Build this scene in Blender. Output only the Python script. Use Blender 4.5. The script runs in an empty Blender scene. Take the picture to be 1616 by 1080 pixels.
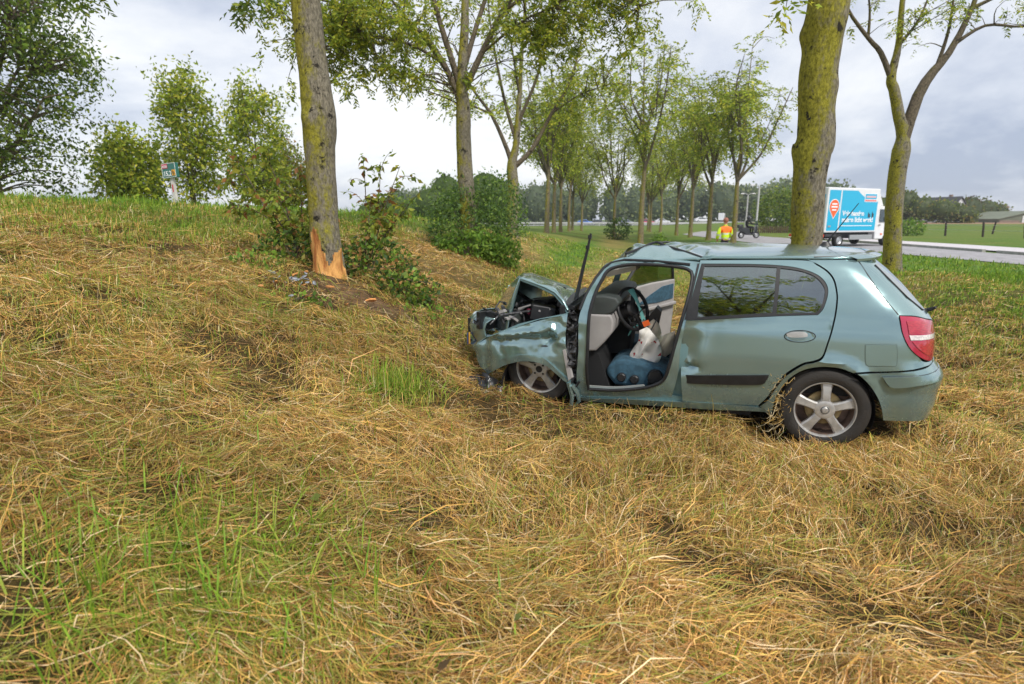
import bpy, math, random
import numpy as np
from mathutils import Vector, Matrix
from mathutils.geometry import delaunay_2d_cdt

scene = bpy.context.scene
COL = scene.collection
R = math.radians
rng = np.random.default_rng(7)

# ------------------------------------------------------------------ camera, sky, sun, exposure
cam_d = bpy.data.cameras.new('camera')
cam = bpy.data.objects.new('camera', cam_d)
COL.objects.link(cam)
cam.location = (0, 0, 1.62)
cam.rotation_euler = (R(90) - math.atan(193 / 900), 0, 0)
cam_d.sensor_width = 36
cam_d.lens = 36 * 900 / 1616
cam_d.clip_start = 0.05
cam_d.clip_end = 3000
cam_d.dof.use_dof = True
cam_d.dof.focus_distance = 4.6
cam_d.dof.aperture_fstop = 2.2
scene.camera = cam

SUN_EL, SUN_AZ = R(50), R(150)          # azimuth clockwise from +Y
world = bpy.data.worlds.new('World')
scene.world = world
world.use_nodes = True
wt = world.node_tree
for n in list(wt.nodes):
    wt.nodes.remove(n)
def wn(t, **k):
    n = wt.nodes.new(t)
    for a, b in k.items():
        setattr(n, a, b)
    return n
w_out = wn('ShaderNodeOutputWorld')
w_bg = wn('ShaderNodeBackground')
w_bg.inputs['Strength'].default_value = 0.1
w_sky = wn('ShaderNodeTexSky', sky_type='NISHITA')
w_sky.sun_disc = False
w_sky.sun_elevation = SUN_EL
w_sky.sun_rotation = SUN_AZ
w_tc = wn('ShaderNodeTexCoord')
w_sep = wn('ShaderNodeSeparateXYZ')
wt.links.new(w_tc.outputs['Generated'], w_sep.inputs[0])
w_add = wn('ShaderNodeMath', operation='ADD'); w_add.inputs[1].default_value = 0.22
w_abs = wn('ShaderNodeMath', operation='ABSOLUTE')
wt.links.new(w_sep.outputs['Z'], w_abs.inputs[0])
wt.links.new(w_abs.outputs[0], w_add.inputs[0])
w_dx = wn('ShaderNodeMath', operation='DIVIDE'); w_dy = wn('ShaderNodeMath', operation='DIVIDE')
wt.links.new(w_sep.outputs['X'], w_dx.inputs[0]); wt.links.new(w_add.outputs[0], w_dx.inputs[1])
wt.links.new(w_sep.outputs['Y'], w_dy.inputs[0]); wt.links.new(w_add.outputs[0], w_dy.inputs[1])
w_cmb = wn('ShaderNodeCombineXYZ')
wt.links.new(w_dx.outputs[0], w_cmb.inputs[0]); wt.links.new(w_dy.outputs[0], w_cmb.inputs[1])
w_cmb.inputs[2].default_value = 5.2
w_n1 = wn('ShaderNodeTexNoise'); w_n1.inputs['Scale'].default_value = 0.55
w_n1.inputs['Detail'].default_value = 8; w_n1.inputs['Roughness'].default_value = 0.58
w_n1.inputs['Distortion'].default_value = 0.35
wt.links.new(w_cmb.outputs[0], w_n1.inputs['Vector'])
w_ramp = wn('ShaderNodeValToRGB')
cr = w_ramp.color_ramp
cr.elements[0].position = 0.38; cr.elements[0].color = (2.2, 2.5, 3.2, 1)
cr.elements[1].position = 0.575; cr.elements[1].color = (5.1, 5.15, 5.2, 1)
e = cr.elements.new(0.47); e.color = (3.6, 3.82, 4.3, 1)
wt.links.new(w_n1.outputs['Fac'], w_ramp.inputs[0])
w_mix = wn('ShaderNodeMixRGB'); w_mix.inputs[0].default_value = 0.93
wt.links.new(w_sky.outputs[0], w_mix.inputs[1]); wt.links.new(w_ramp.outputs[0], w_mix.inputs[2])
wt.links.new(w_mix.outputs[0], w_bg.inputs['Color'])
wt.links.new(w_bg.outputs[0], w_out.inputs[0])

sun_d = bpy.data.lights.new('sun', 'SUN')
sun_d.energy = 1.5
sun_d.angle = R(10)
sun_d.color = (1.0, 0.955, 0.88)
sun = bpy.data.objects.new('sun', sun_d)
COL.objects.link(sun)
sdir = Vector((math.sin(SUN_AZ) * math.cos(SUN_EL), math.cos(SUN_AZ) * math.cos(SUN_EL), math.sin(SUN_EL)))
sun.rotation_euler = (-sdir).to_track_quat('-Z', 'Y').to_euler()
sun.location = (0, 0, 30)

vs = scene.view_settings
vs.view_transform = 'Standard'; vs.look = 'None'; vs.gamma = 1.0; vs.exposure = 1.08
vs.use_curve_mapping = False
scene.cycles.max_bounces = 8
scene.cycles.transparent_max_bounces = 24

# ------------------------------------------------------------------ materials
def material(name, col, rough=0.6, metal=0.0, var=0.0, vscale=8.0, bump=0.0, bscale=60.0, coat=0.0,
             spec=0.5, col2=None, lo=0.4, hi=0.6, detail=4.0, stretch=(1, 1, 1), attr=None, transl=0.0, emit=0.0):
    m = bpy.data.materials.new(name)
    m.use_nodes = True
    nt = m.node_tree
    b = nt.nodes['Principled BSDF']
    b.inputs['Base Color'].default_value = (*col, 1)
    b.inputs['Roughness'].default_value = rough
    b.inputs['Metallic'].default_value = metal
    b.inputs['Coat Weight'].default_value = coat
    b.inputs['Coat Roughness'].default_value = 0.06
    b.inputs['Specular IOR Level'].default_value = spec
    if emit:
        b.inputs['Emission Color'].default_value = (*col, 1)
        b.inputs['Emission Strength'].default_value = emit
    L = nt.links.new
    tc = nt.nodes.new('ShaderNodeTexCoord')
    mp = nt.nodes.new('ShaderNodeMapping'); mp.inputs['Scale'].default_value = stretch
    L(tc.outputs['Object'], mp.inputs['Vector'])
    csrc = None
    if attr:
        at = nt.nodes.new('ShaderNodeAttribute'); at.attribute_name = attr
        csrc = at.outputs['Color']
    if col2 is not None or var > 0:
        nz = nt.nodes.new('ShaderNodeTexNoise')
        nz.inputs['Scale'].default_value = vscale; nz.inputs['Detail'].default_value = detail
        L(mp.outputs[0], nz.inputs['Vector'])
        rp = nt.nodes.new('ShaderNodeMapRange')
        rp.inputs['From Min'].default_value = lo; rp.inputs['From Max'].default_value = hi
        L(nz.outputs['Fac'], rp.inputs['Value'])
        mx = nt.nodes.new('ShaderNodeMixRGB')
        L(rp.outputs[0], mx.inputs[0])
        if csrc is not None:
            mx.blend_type = 'MULTIPLY'
            mx.inputs[0].default_value = 1.0
            rp.inputs['To Min'].default_value = 1 - var; rp.inputs['To Max'].default_value = 1 + var
            nt.links.remove(mx.inputs[0].links[0])
            L(csrc, mx.inputs[1]); L(rp.outputs[0], mx.inputs[2])
        else:
            c2 = col2 if col2 is not None else tuple(c * (1 - var) for c in col)
            mx.inputs[1].default_value = (*c2, 1); mx.inputs[2].default_value = (*col, 1)
        csrc = mx.outputs[0]
    if csrc is not None:
        L(csrc, b.inputs['Base Color'])
    if bump > 0:
        bn = nt.nodes.new('ShaderNodeTexNoise'); bn.inputs['Scale'].default_value = bscale
        bn.inputs['Detail'].default_value = 5
        L(mp.outputs[0], bn.inputs['Vector'])
        bp = nt.nodes.new('ShaderNodeBump'); bp.inputs['Strength'].default_value = bump
        bp.inputs['Distance'].default_value = 0.02
        L(bn.outputs['Fac'], bp.inputs['Height']); L(bp.outputs[0], b.inputs['Normal'])
    if transl > 0:
        tr = nt.nodes.new('ShaderNodeBsdfTranslucent')
        if csrc is not None:
            L(csrc, tr.inputs['Color'])
        else:
            tr.inputs['Color'].default_value = (*col, 1)
        ms = nt.nodes.new('ShaderNodeMixShader'); ms.inputs[0].default_value = transl
        L(b.outputs[0], ms.inputs[1]); L(tr.outputs[0], ms.inputs[2])
        L(ms.outputs[0], nt.nodes['Material Output'].inputs['Surface'])
    return m

def glass_material(name, tint, refl=0.12, rough=0.02, alpha=0.75, haze=(0.3, 0.34, 0.34), hz=0.0):
    """thin pane: tinted see-through with a sky reflection that grows to grazing angles"""
    m = bpy.data.materials.new(name); m.use_nodes = True
    nt = m.node_tree
    for n in list(nt.nodes):
        if n.type != 'OUTPUT_MATERIAL':
            nt.nodes.remove(n)
    out = [n for n in nt.nodes if n.type == 'OUTPUT_MATERIAL'][0]
    L = nt.links.new
    tr = nt.nodes.new('ShaderNodeBsdfTransparent'); tr.inputs[0].default_value = (*tint, 1)
    gl = nt.nodes.new('ShaderNodeBsdfGlossy'); gl.inputs['Roughness'].default_value = rough
    gl.inputs['Color'].default_value = (0.95, 0.97, 0.97, 1)
    fr = nt.nodes.new('ShaderNodeLayerWeight'); fr.inputs['Blend'].default_value = 0.25
    mr = nt.nodes.new('ShaderNodeMapRange')
    mr.inputs['To Min'].default_value = refl; mr.inputs['To Max'].default_value = 0.9
    L(fr.outputs['Fresnel'], mr.inputs['Value'])
    ms = nt.nodes.new('ShaderNodeMixShader')
    L(mr.outputs[0], ms.inputs[0]); L(tr.outputs[0], ms.inputs[1]); L(gl.outputs[0], ms.inputs[2])
    last = ms
    if hz > 0:
        df = nt.nodes.new('ShaderNodeBsdfDiffuse'); df.inputs[0].default_value = (*haze, 1)
        m2 = nt.nodes.new('ShaderNodeMixShader'); m2.inputs[0].default_value = hz
        L(ms.outputs[0], m2.inputs[1]); L(df.outputs[0], m2.inputs[2])
        last = m2
    L(last.outputs[0], out.inputs['Surface'])
    return m

# ------------------------------------------------------------------ mesh helpers
def link(name, me, mat=None, parent=None, smooth=True, sharp=None):
    o = bpy.data.objects.new(name, me)
    COL.objects.link(o)
    if mat is not None:
        mats = mat if isinstance(mat, (list, tuple)) else [mat]
        if not me.materials:
            for q in mats:
                me.materials.append(q)
    if parent is not None:
        o.parent = parent
    if smooth and len(me.polygons):
        me.polygons.foreach_set('use_smooth', [True] * len(me.polygons))
        if sharp:
            me.set_sharp_from_angle(angle=R(sharp))
    return o

def mesh_np(name, V, F, colors=None, colname='Col'):
    """V (n,3); F (m,k) with constant k"""
    V = np.ascontiguousarray(V, dtype=np.float32); F = np.ascontiguousarray(F, dtype=np.int32)
    me = bpy.data.meshes.new(name)
    me.vertices.add(len(V)); me.vertices.foreach_set('co', V.ravel())
    k = F.shape[1]
    me.loops.add(F.size); me.loops.foreach_set('vertex_index', F.ravel())
    me.polygons.add(len(F))
    me.polygons.foreach_set('loop_start', np.arange(0, F.size, k, dtype=np.int32))
    if colors is not None:
        ca = me.color_attributes.new(colname, 'FLOAT_COLOR', 'POINT')
        c4 = np.ones((len(V), 4), np.float32); c4[:, :3] = colors
        ca.data.foreach_set('color', c4.ravel())
    me.update(calc_edges=True)
    return me

def mesh_py(name, V, F):
    me = bpy.data.meshes.new(name); me.from_pydata([tuple(v) for v in V], [], [tuple(f) for f in F]); me.update()
    return me

import bmesh
def recalc(me):
    bm = bmesh.new(); bm.from_mesh(me)
    bmesh.ops.recalc_face_normals(bm, faces=bm.faces[:]); bm.to_mesh(me); bm.free()
    return me

class MB:
    """collects boxes, tubes, lathes and prisms into one mesh"""
    def __init__(s):
        s.V = []; s.F = []; s.mi = []; s.cur = 0
    def add(s, V, F):
        b = len(s.V); s.V += [tuple(map(float, v)) for v in V]; s.F += [tuple(b + i for i in f) for f in F]
        s.mi += [s.cur] * len(F)
    def box(s, c, d, rot=None, taper=1.0):
        P = []
        for k in (-1, 1):
            tp = taper if k > 0 else 1.0
            for (i, j) in ((-1, -1), (1, -1), (1, 1), (-1, 1)):
                v = Vector((i * d[0] / 2 * tp, j * d[1] / 2 * tp, k * d[2] / 2))
                if rot is not None:
                    v = rot @ v
                P.append(v + Vector(c))
        s.add(P, [(0, 3, 2, 1), (4, 5, 6, 7), (0, 1, 5, 4), (1, 2, 6, 5), (2, 3, 7, 6), (3, 0, 4, 7)])
    def tube(s, pts, rad, n=8, cap=True, flat=1.0):
        pts = [Vector(p) for p in pts]
        if not hasattr(rad, '__len__'):
            rad = [rad] * len(pts)
        V = []; up = Vector((0.13, 0.21, 0.97))
        prev = None
        for i, p in enumerate(pts):
            t = (pts[min(i + 1, len(pts) - 1)] - pts[max(i - 1, 0)])
            t = t.normalized() if t.length > 1e-9 else Vector((0, 0, 1))
            if prev is None:
                x = t.cross(up)
                if x.length < 1e-3:
                    x = t.cross(Vector((1, 0, 0)))
                x.normalize()
            else:
                x = (prev - t * prev.dot(t)).normalized()
            prev = x; y = t.cross(x)
            for k in range(n):
                a = 2 * math.pi * k / n
                V.append(p + x * math.cos(a) * rad[i] + y * math.sin(a) * rad[i] * flat)
        F = []
        for i in range(len(pts) - 1):
            for k in range(n):
                F.append((i * n + k, i * n + (k + 1) % n, (i + 1) * n + (k + 1) % n, (i + 1) * n + k))
        if cap:
            F.append(tuple(range(n))[::-1]); F.append(tuple(range((len(pts) - 1) * n, len(pts) * n)))
        s.add(V, F)
    def lathe(s, prof, n=24, M=None, closed=False):
        """prof list of (r, z) about local z"""
        V = []; m = len(prof)
        for i in range(n):
            a = 2 * math.pi * i / n
            for (r, z) in prof:
                v = Vector((r * math.cos(a), r * math.sin(a), z))
                V.append(M @ v if M is not None else v)
        F = []
        for i in range(n):
            j = (i + 1) % n
            for k in range(m - 1 + (1 if closed else 0)):
                F.append((i * m + k, j * m + k, j * m + (k + 1) % m, i * m + (k + 1) % m))
        s.add(V, F)
    def prism(s, poly, f0, f1):
        """poly 2D list; f0,f1 map (x,y)->3D for both caps"""
        n = len(poly)
        s.add([f0(*p) for p in poly] + [f1(*p) for p in poly],
              [tuple(range(n))[::-1], tuple(range(n, 2 * n))] + [(i, (i + 1) % n, n + (i + 1) % n, n + i) for i in range(n)])
    def build(s, name, mat, parent=None, smooth=True, sharp=35, fix=True):
        me = mesh_py(name, s.V, s.F)
        if fix:
            recalc(me)
        o = link(name, me, mat, parent, smooth, sharp)
        if max(s.mi, default=0) > 0:
            me.polygons.foreach_set('material_index', s.mi)
        return o

def tag(o, label=None, cat=None, group=None, kind=None):
    if label: o['label'] = label
    if cat: o['category'] = cat
    if group: o['group'] = group
    if kind: o['kind'] = kind
    return o

def empty(name, loc, rz=0.0):
    o = bpy.data.objects.new(name, None); COL.objects.link(o)
    o.empty_display_size = 0.2
    o.location = loc; o.rotation_euler = (0, 0, rz)
    return o

def copy_tree(o, parent=None):
    c = o.copy(); COL.objects.link(c)
    if parent is not None:
        c.parent = parent
    for ch in list(o.children):
        copy_tree(ch, c)
    return c

# ------------------------------------------------------------------ noise
def _h(ix, iy, seed):
    n = (ix.astype(np.int64) * 374761393 + iy.astype(np.int64) * 668265263 + seed * 982451653) & 0x7fffffff
    n = ((n ^ (n >> 13)) * 1274126177) & 0x7fffffff
    n = n ^ (n >> 16)
    return (n & 0xffff) / 32767.5 - 1.0
def vnoise(x, y, seed=0):
    x = np.asarray(x, float); y = np.asarray(y, float)
    ix = np.floor(x); iy = np.floor(y); fx = x - ix; fy = y - iy
    fx = fx * fx * (3 - 2 * fx); fy = fy * fy * (3 - 2 * fy)
    a = _h(ix, iy, seed); b = _h(ix + 1, iy, seed); c = _h(ix, iy + 1, seed); d = _h(ix + 1, iy + 1, seed)
    return (a * (1 - fx) + b * fx) * (1 - fy) + (c * (1 - fx) + d * fx) * fy
def fbm(x, y, seed=0, oct=3):
    s = 0; a = 1.0; t = 0
    for k in range(oct):
        s = s + a * vnoise(np.asarray(x) * 2 ** k, np.asarray(y) * 2 ** k, seed + k * 17); t += a; a *= 0.5
    return s / t
def sst(x, a, b):
    t = np.clip((np.asarray(x, float) - a) / (b - a), 0, 1); return t * t * (3 - 2 * t)

# ------------------------------------------------------------------ terrain
S_X = [-90, -30, -15, -12.6, -11.6, -8, -5, -3.67, -2, -0.7, 0.8, 3, 4.5, 6.8, 9, 12, 60]
S_Z = [0.2, 0.7, 1.85, 1.98, 1.95, 1.66, 1.2, 0.86, 0.36, 0.05, -0.02, 0.0, 0.05, 0.36, 0.25, 0.15, 0.12]
def zt(X, Y, rough=True):
    X = np.asarray(X, float); Y = np.asarray(Y, float)
    s = X - 0.19 * Y
    b = np.interp(s, S_X, S_Z)
    for d in (0.25, 0.5):
        b = b * 0.5 + 0.25 * (np.interp(s + d, S_X, S_Z) + np.interp(s - d, S_X, S_Z))
    lf = np.interp(Y, [0, 22, 28, 36, 43, 60, 120], [1, 1, .88, .72, .5, .35, .05])
    z = np.where(s < 0, b * lf, b)
    hump = 1 - sst(Y, 16, 25)
    z = np.where(s > 3, 0.12 * sst(s, 3, 9) + (b - 0.12 * sst(s, 3, 9)) * hump, z)
    z = z * (1 - sst(X, 12.5, 15)) + 0.15 * sst(X, 12.5, 15)
    z = z + 0.85 * sst(Y, 60, 105) * sst(X, 32, 62)
    near = 1 - sst(np.hypot(X, Y), 22, 40)
    if rough:
        off = 1 - sst(X, 13.5, 14.5) * 0.95
        z = z + near * off * (0.06 * fbm(X * 0.75, Y * 0.75, 3) + 0.055 * fbm(X * 2.2, Y * 2.2, 9))
        ca = (X - 2.305) * -0.94868 + (Y - 4.0) * 0.31623; cwv = (X - 2.305) * 0.31623 + (Y - 4.0) * 0.94868
        z = z + 0.085 * sst(ca, 0.25, 0.7) * (1 - sst(ca, 1.7, 2.0)) * np.exp(-((cwv + 0.05) / 0.22) ** 2)
        z = z + near * 0.12 * np.exp(-((X + 2.3) ** 2 + (Y - 7.2) ** 2) / 0.5)
        # raked-up ridges of hay right of the car and left of the middle
        z = z + 0.10 * np.exp(-(((X - 3.6) * 0.8) ** 2 + ((Y - 2.95 - 0.15 * (X - 3.6)) * 3.2) ** 2))
        z = z + 0.07 * np.exp(-(((X + 3.2) * 0.5) ** 2 + ((Y - 4.4) * 2.0) ** 2))
        z = z + 0.10 * np.exp(-(((X + 0.1) * 0.45) ** 2 + ((Y - 8.3 - 0.2 * X) * 1.6) ** 2))
    return z

def clump(X, Y):
    """lumps of raked hay, metres above the ground sheet"""
    c = fbm(X * 2.3 + 0.8 * Y, Y * 3.0, 401, 3) + 0.45 * fbm(X * 6.5, Y * 7.5, 402, 2)
    return 0.10 * np.clip(c, -0.55, 0.75)

def regions(X, Y):
    """greenness 0..1 and strawness 0..1 of the ground cover"""
    s = X - 0.19 * Y
    n1 = fbm(X * 0.45, Y * 0.45, 41); n2 = fbm(X * 1.3, Y * 1.3, 77)
    g = 0.13 + 0.30 * np.clip(n1, 0, 1) + 0.22 * np.clip(n2, 0, 1)
    bank = (1 - sst(s, -6.5, -4.5)) * sst(Y, 5, 9)
    g = g + bank * (0.32 + 0.3 * n2)
    g = g + (1 - sst(s, -5.5, -4.0)) * sst(Y, 13, 20) * 0.35
    crest = (1 - sst(np.abs(s + 12.4), 0.4, 1.7))
    g = g + crest * 0.55
    verge = sst(X + 0.35 * Y, 6.5, 9.5)
    g = g + verge * (0.36 + 0.35 * n2) + sst(X, 9.5, 12) * 0.45
    tuft = np.exp(-(((X + 0.90) / 0.28) ** 2 + ((Y - 4.35) / 0.45) ** 2)); g = g + tuft * 0.55
    tuft2 = np.exp(-(((X + 1.15) / 0.6) ** 2 + ((Y - 2.0) / 0.8) ** 2)); g = g + tuft2 * 0.42
    path = np.exp(-((s + 1.9 + 0.25 * n1) / 0.55) ** 2) * sst(Y, 7.5, 10); g = g + path * 0.55
    path2 = np.exp(-((s - 1.2) / 0.5) ** 2) * sst(Y, 12, 18); g = g + path2 * 0.3
    far = sst(Y, 26, 50); g = g * (1 - far) + far * (0.85 + 0.2 * n1 - 0.5 * np.exp(-((s + 0.6) / 1.1) ** 2) * (1 - sst(Y, 60, 80)))
    g = np.clip(g, 0, 1)
    st = np.clip(1 - 0.62 * bank - 0.75 * verge - 0.85 * crest - 0.6 * tuft - 0.8 * sst(X, 9.5, 12) - 0.5 * path - far, 0.02, 1)
    return g, st

# ------------------------------------------------------------------ ground sheet
def axis(parts):
    a = []
    for (x0, x1, n) in parts:
        a.append(np.linspace(x0, x1, n, endpoint=False))
    return np.concatenate(a + [np.array([parts[-1][1]])])
gx = axis([(-1500, -200, 8), (-200, -40, 12), (-40, -16, 20), (-16, -8, 40), (-8, 8, 130), (8, 16, 34), (16, 60, 40), (60, 200, 14), (200, 1500, 8)])
gy = axis([(-60, -4, 10), (-4, 0, 16), (0, 12, 110), (12, 24, 56), (24, 60, 56), (60, 200, 40), (200, 1800, 14)])
GX, GY = np.meshgrid(gx, gy)
GZ = zt(GX, GY) - 0.02
g_, st_ = regions(GX, GY)
soil = np.array([0.032, 0.021, 0.010]); dry = np.array([0.30, 0.20, 0.075]); grn = np.array([0.085, 0.16, 0.022])
nearw = 1 - sst(GY, 6, 16)
cov = g_[..., None] * grn + (1 - g_[..., None]) * dry
nearw = nearw * (1 - sst(np.abs(GX) - np.maximum(0.93 * GY, 0.4), 1.2, 2.8)) * sst(GY, -2.0, -0.2)
gc = soil * nearw[..., None] * 0.9 + cov * (1 - 0.9 * nearw[..., None])
# bare scraped soil by the struck tree, ploughed field far right
bare = np.exp(-(((GX + 1.75) / 0.8) ** 2 + ((GY - 6.65) / 0.45) ** 2))[..., None]
gc = gc * (1 - bare) + np.array([0.14, 0.085, 0.05]) * bare
pl = (sst(GY, 96, 100) * sst(GX, 55, 62) * (1 - sst(GY, 170, 190)))[..., None]
gc = gc * (1 - pl) + np.array([0.30, 0.19, 0.12]) * pl
nx, ny = len(gx), len(gy)
idx = np.arange(nx * ny).reshape(ny, nx)
F = np.stack([idx[:-1, :-1], idx[:-1, 1:], idx[1:, 1:], idx[1:, :-1]], -1).reshape(-1, 4)
me = mesh_np('ground', np.stack([GX, GY, GZ], -1).reshape(-1, 3), F, gc.reshape(-1, 3))
m_ground = material('ground_cover', (0.1, 0.1, 0.04), rough=0.95, spec=0.1, var=0.45, vscale=9, lo=0.3, hi=0.7, detail=8, bump=0.6, bscale=30, attr='Col')
tag(link('ground', me, m_ground), 'rough verge and embankment of mown grass', kind='structure')

# ------------------------------------------------------------------ blades of hay and grass
PAL = np.array([[0.78, 0.55, 0.20], [0.74, 0.46, 0.12], [0.88, 0.74, 0.46], [0.42, 0.22, 0.075], [0.60, 0.47, 0.12], [0.36, 0.33, 0.08], [0.80, 0.50, 0.23]])
PG = np.array([[0.17, 0.32, 0.025], [0.24, 0.39, 0.03], [0.34, 0.42, 0.05], [0.11, 0.21, 0.02]])
def ribbons(P, Wd, wid, colors):
    """P (n,k,3) centre lines, Wd (n,k,3) width directions, wid (n,k)"""
    n, k, _ = P.shape
    A = P - Wd * wid[..., None] * 0.5; B = P + Wd * wid[..., None] * 0.5
    V = np.stack([A, B], 2).reshape(n, k * 2, 3)
    base = np.arange(n)[:, None] * (k * 2)
    fs = []
    for i in range(k - 1):
        fs.append(np.stack([base[:, 0] + 2 * i, base[:, 0] + 2 * i + 1, base[:, 0] + 2 * i + 3, base[:, 0] + 2 * i + 2], -1))
    F = np.stack(fs, 1).reshape(-1, 4)
    C = np.repeat(colors, k * 2, axis=0)
    return V.reshape(-1, 3), F, C

CAR_O = np.array([2.305, 4.0]); CAR_A = np.array([-0.94868, 0.31623]); CAR_W = np.array([0.31623, 0.94868])
def under_car(x, y):
    a = (x - CAR_O[0]) * CAR_A[0] + (y - CAR_O[1]) * CAR_A[1]
    w = (x - CAR_O[0]) * CAR_W[0] + (y - CAR_O[1]) * CAR_W[1]
    return (a > -0.6) & (a < 2.6) & (w > 0.10) & (w < 1.6)

rings = [(0.9, 2.4, 62000, 4), (2.4, 3.8, 90000, 3), (3.8, 6.0, 128000, 3), (6.0, 9.5, 120000, 3), (9.5, 15, 86000, 3), (15, 30, 58000, 3), (-0.8, 9.0, 34000, 3)]
allV, allF, allC, off = [], [], [], 0
upV, upF, upC, uoff = [], [], [], 0
for (y0, y1, N, K) in rings:
    Y = np.sqrt(rng.uniform(y0 ** 2, y1 ** 2, N)); X = rng.uniform(-1, 1, N) * (0.93 * Y + 0.7)
    beside = y0 < 0                                         # margin just outside the frame, thinner and coarser
    if beside:
        Y = rng.uniform(y0, y1, N); X = np.where(rng.uniform(0, 1, N) < 0.5, -1, 1) * (np.maximum(0.93 * Y, 0.4) + 0.6 + 2.4 * rng.uniform(0, 1, N) ** 1.3)
    gr, st = regions(X, Y)
    cl = clump(X, Y)
    hole = (np.hypot(X + 1.85, (Y - 6.65) * 1.5) < 0.5 + 0.25 * fbm(X * 3, Y * 3, 71)) & (rng.uniform(0, 1, N) < 0.86)
    keep = ~under_car(X, Y) & (X < np.where(Y < 31, 16.7, 15.2)) & ~hole
    keep &= ~((X - 0.19 * Y < -14) & (Y > 10))
    keep &= rng.uniform(0, 1, N) < 0.26 + 0.74 * sst(cl, -0.040, 0.020)      # hay gathers in lumps
    X, Y, gr, st, cl = X[keep], Y[keep], gr[keep], st[keep], cl[keep]
    u = rng.uniform(0, 1, len(X))
    lie = u < st
    # ---- lying hay
    x, y, g, cz = X[lie], Y[lie], gr[lie], cl[lie]; n = len(x)
    dist = np.hypot(x, y)
    sw = np.maximum(1.0, dist / 4.2)                       # far blades stand for small bundles
    flow = 0.15 + 2.3 * fbm(x * 0.55 + 3, y * 0.55, 55, 2) + 1.3 * fbm(x * 2.1, y * 2.1, 66, 2)
    th = flow + rng.normal(0, 0.5, n) + np.where(rng.uniform(0, 1, n) < 0.3, rng.uniform(-1.6, 1.6, n), 0)
    L = rng.gamma(2.8, 0.058, n).clip(0.035, 0.55) * np.interp(dist, [2, 6, 20], [1, 0.9, 1.1])
    kap = (2.4 * vnoise(x * 0.9, y * 0.9, 88) + rng.normal(0, 1.2, n)) / (K - 1)
    pts = np.zeros((n, K, 3)); px, py = x.copy(), y.copy(); a = th - kap * (K - 1) / 2
    pts[:, 0, 0], pts[:, 0, 1] = px, py
    for k in range(1, K):
        px = px + np.cos(a) * L / (K - 1); py = py + np.sin(a) * L / (K - 1); a = a + kap
        pts[:, k, 0], pts[:, k, 1] = px, py
    hz = rng.beta(1.4, 1.9, n) * 0.060 - 0.015
    arch = rng.gamma(1.2, 0.010, n)
    tilt = rng.normal(0, 0.12, n) + np.where(rng.uniform(0, 1, n) < 0.10, rng.uniform(0, 0.5, n), 0)
    zb = zt(pts[..., 0], pts[..., 1]) + np.maximum(clump(pts[..., 0], pts[..., 1]), cz[:, None] * 0.5 - 0.01)
    f = np.linspace(0, 1, K)[None, :]
    pts[..., 2] = zb + hz[:, None] + arch[:, None] * np.sin(np.pi * f) + (tilt * L)[:, None] * (f - 0.15)
    dv = np.gradient(pts, axis=1); dv /= np.linalg.norm(dv, axis=2, keepdims=True) + 1e-9
    ro = rng.uniform(-0.9, 0.9, n)
    pw = np.stack([-dv[..., 1], dv[..., 0], np.zeros_like(dv[..., 0])], -1)
    Wd = pw * np.cos(ro)[:, None, None] + np.array([0, 0, 1.0]) * np.sin(ro)[:, None, None]
    w0 = rng.gamma(5.0, 0.00052, n).clip(0.0011, 0.0065) * sw * (2.2 if beside else 1.0)
    wid = w0[:, None] * np.interp(f, [0, 0.15, 0.7, 1], [0.6, 1, 0.9, 0.25])
    pc = rng.choice(len(PAL), n, p=[0.22, 0.16, 0.15, 0.15, 0.13, 0.10, 0.09])
    c = PAL[pc] * rng.uniform(0.62, 1.25, (n, 1)) * np.array([1.05, 0.96, 0.90])
    patch = fbm(x * 0.8, y * 0.8, 123, 3)[:, None]
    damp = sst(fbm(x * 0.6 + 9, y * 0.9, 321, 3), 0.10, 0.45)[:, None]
    brown = (sst(-x, 0.8, 2.2) * (1 - sst(y, 1.8, 3.2)) * 0.18 + 0.12 * sst(fbm(x * 0.33, y * 0.4, 222, 2), 0.0, 0.5))[:, None]  # random brown patches, plus vignette darkening painted into the lower-left hay
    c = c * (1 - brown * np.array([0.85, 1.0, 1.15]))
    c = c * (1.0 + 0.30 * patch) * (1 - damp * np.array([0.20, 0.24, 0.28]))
    old = rng.uniform(0, 1, n) < 0.27                       # last year's damp brown stalks, all through the mat
    c[old] = c[old] * np.array([0.40, 0.34, 0.27])
    isg = rng.uniform(0, 1, n) < g * 0.78
    c[isg] = (PG[rng.integers(0, 4, isg.sum())] * rng.uniform(0.6, 1.2, (isg.sum(), 1))) * 0.75 + c[isg] * 0.30
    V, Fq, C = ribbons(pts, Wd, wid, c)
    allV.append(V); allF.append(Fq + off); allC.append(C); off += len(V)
    # ---- standing stubble and grass
    x, y, g = X[~lie], Y[~lie], gr[~lie]
    ex = rng.uniform(0, 1, lie.sum()) < 0.08 + 0.34 * gr[lie]
    x = np.concatenate([x, X[lie][ex] + 0.01]); y = np.concatenate([y, Y[lie][ex]]); g = np.concatenate([g, gr[lie][ex]])
    n = len(x); dist = np.hypot(x, y)
    sw = np.maximum(1.0, dist / 4.0)
    hgt = rng.gamma(5, 0.017, n) * (0.7 + 0.7 * g) * np.interp(dist, [0, 10, 25], [1, 1.0, 1.3])
    hgt = hgt * np.where((X[~lie].size > 0) & (np.abs(x - 0.19 * y + 12.4) < 1.3) & (y > 8), 0.95, 1.0)
    hgt = hgt * (1 - 0.45 * sst(x + 0.35 * y, 6.5, 9.5)); tf = np.exp(-(((x + 0.90) / 0.3) ** 2 + ((y - 4.35) / 0.45) ** 2)); hgt = hgt * (1 + 0.6 * tf)
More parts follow.
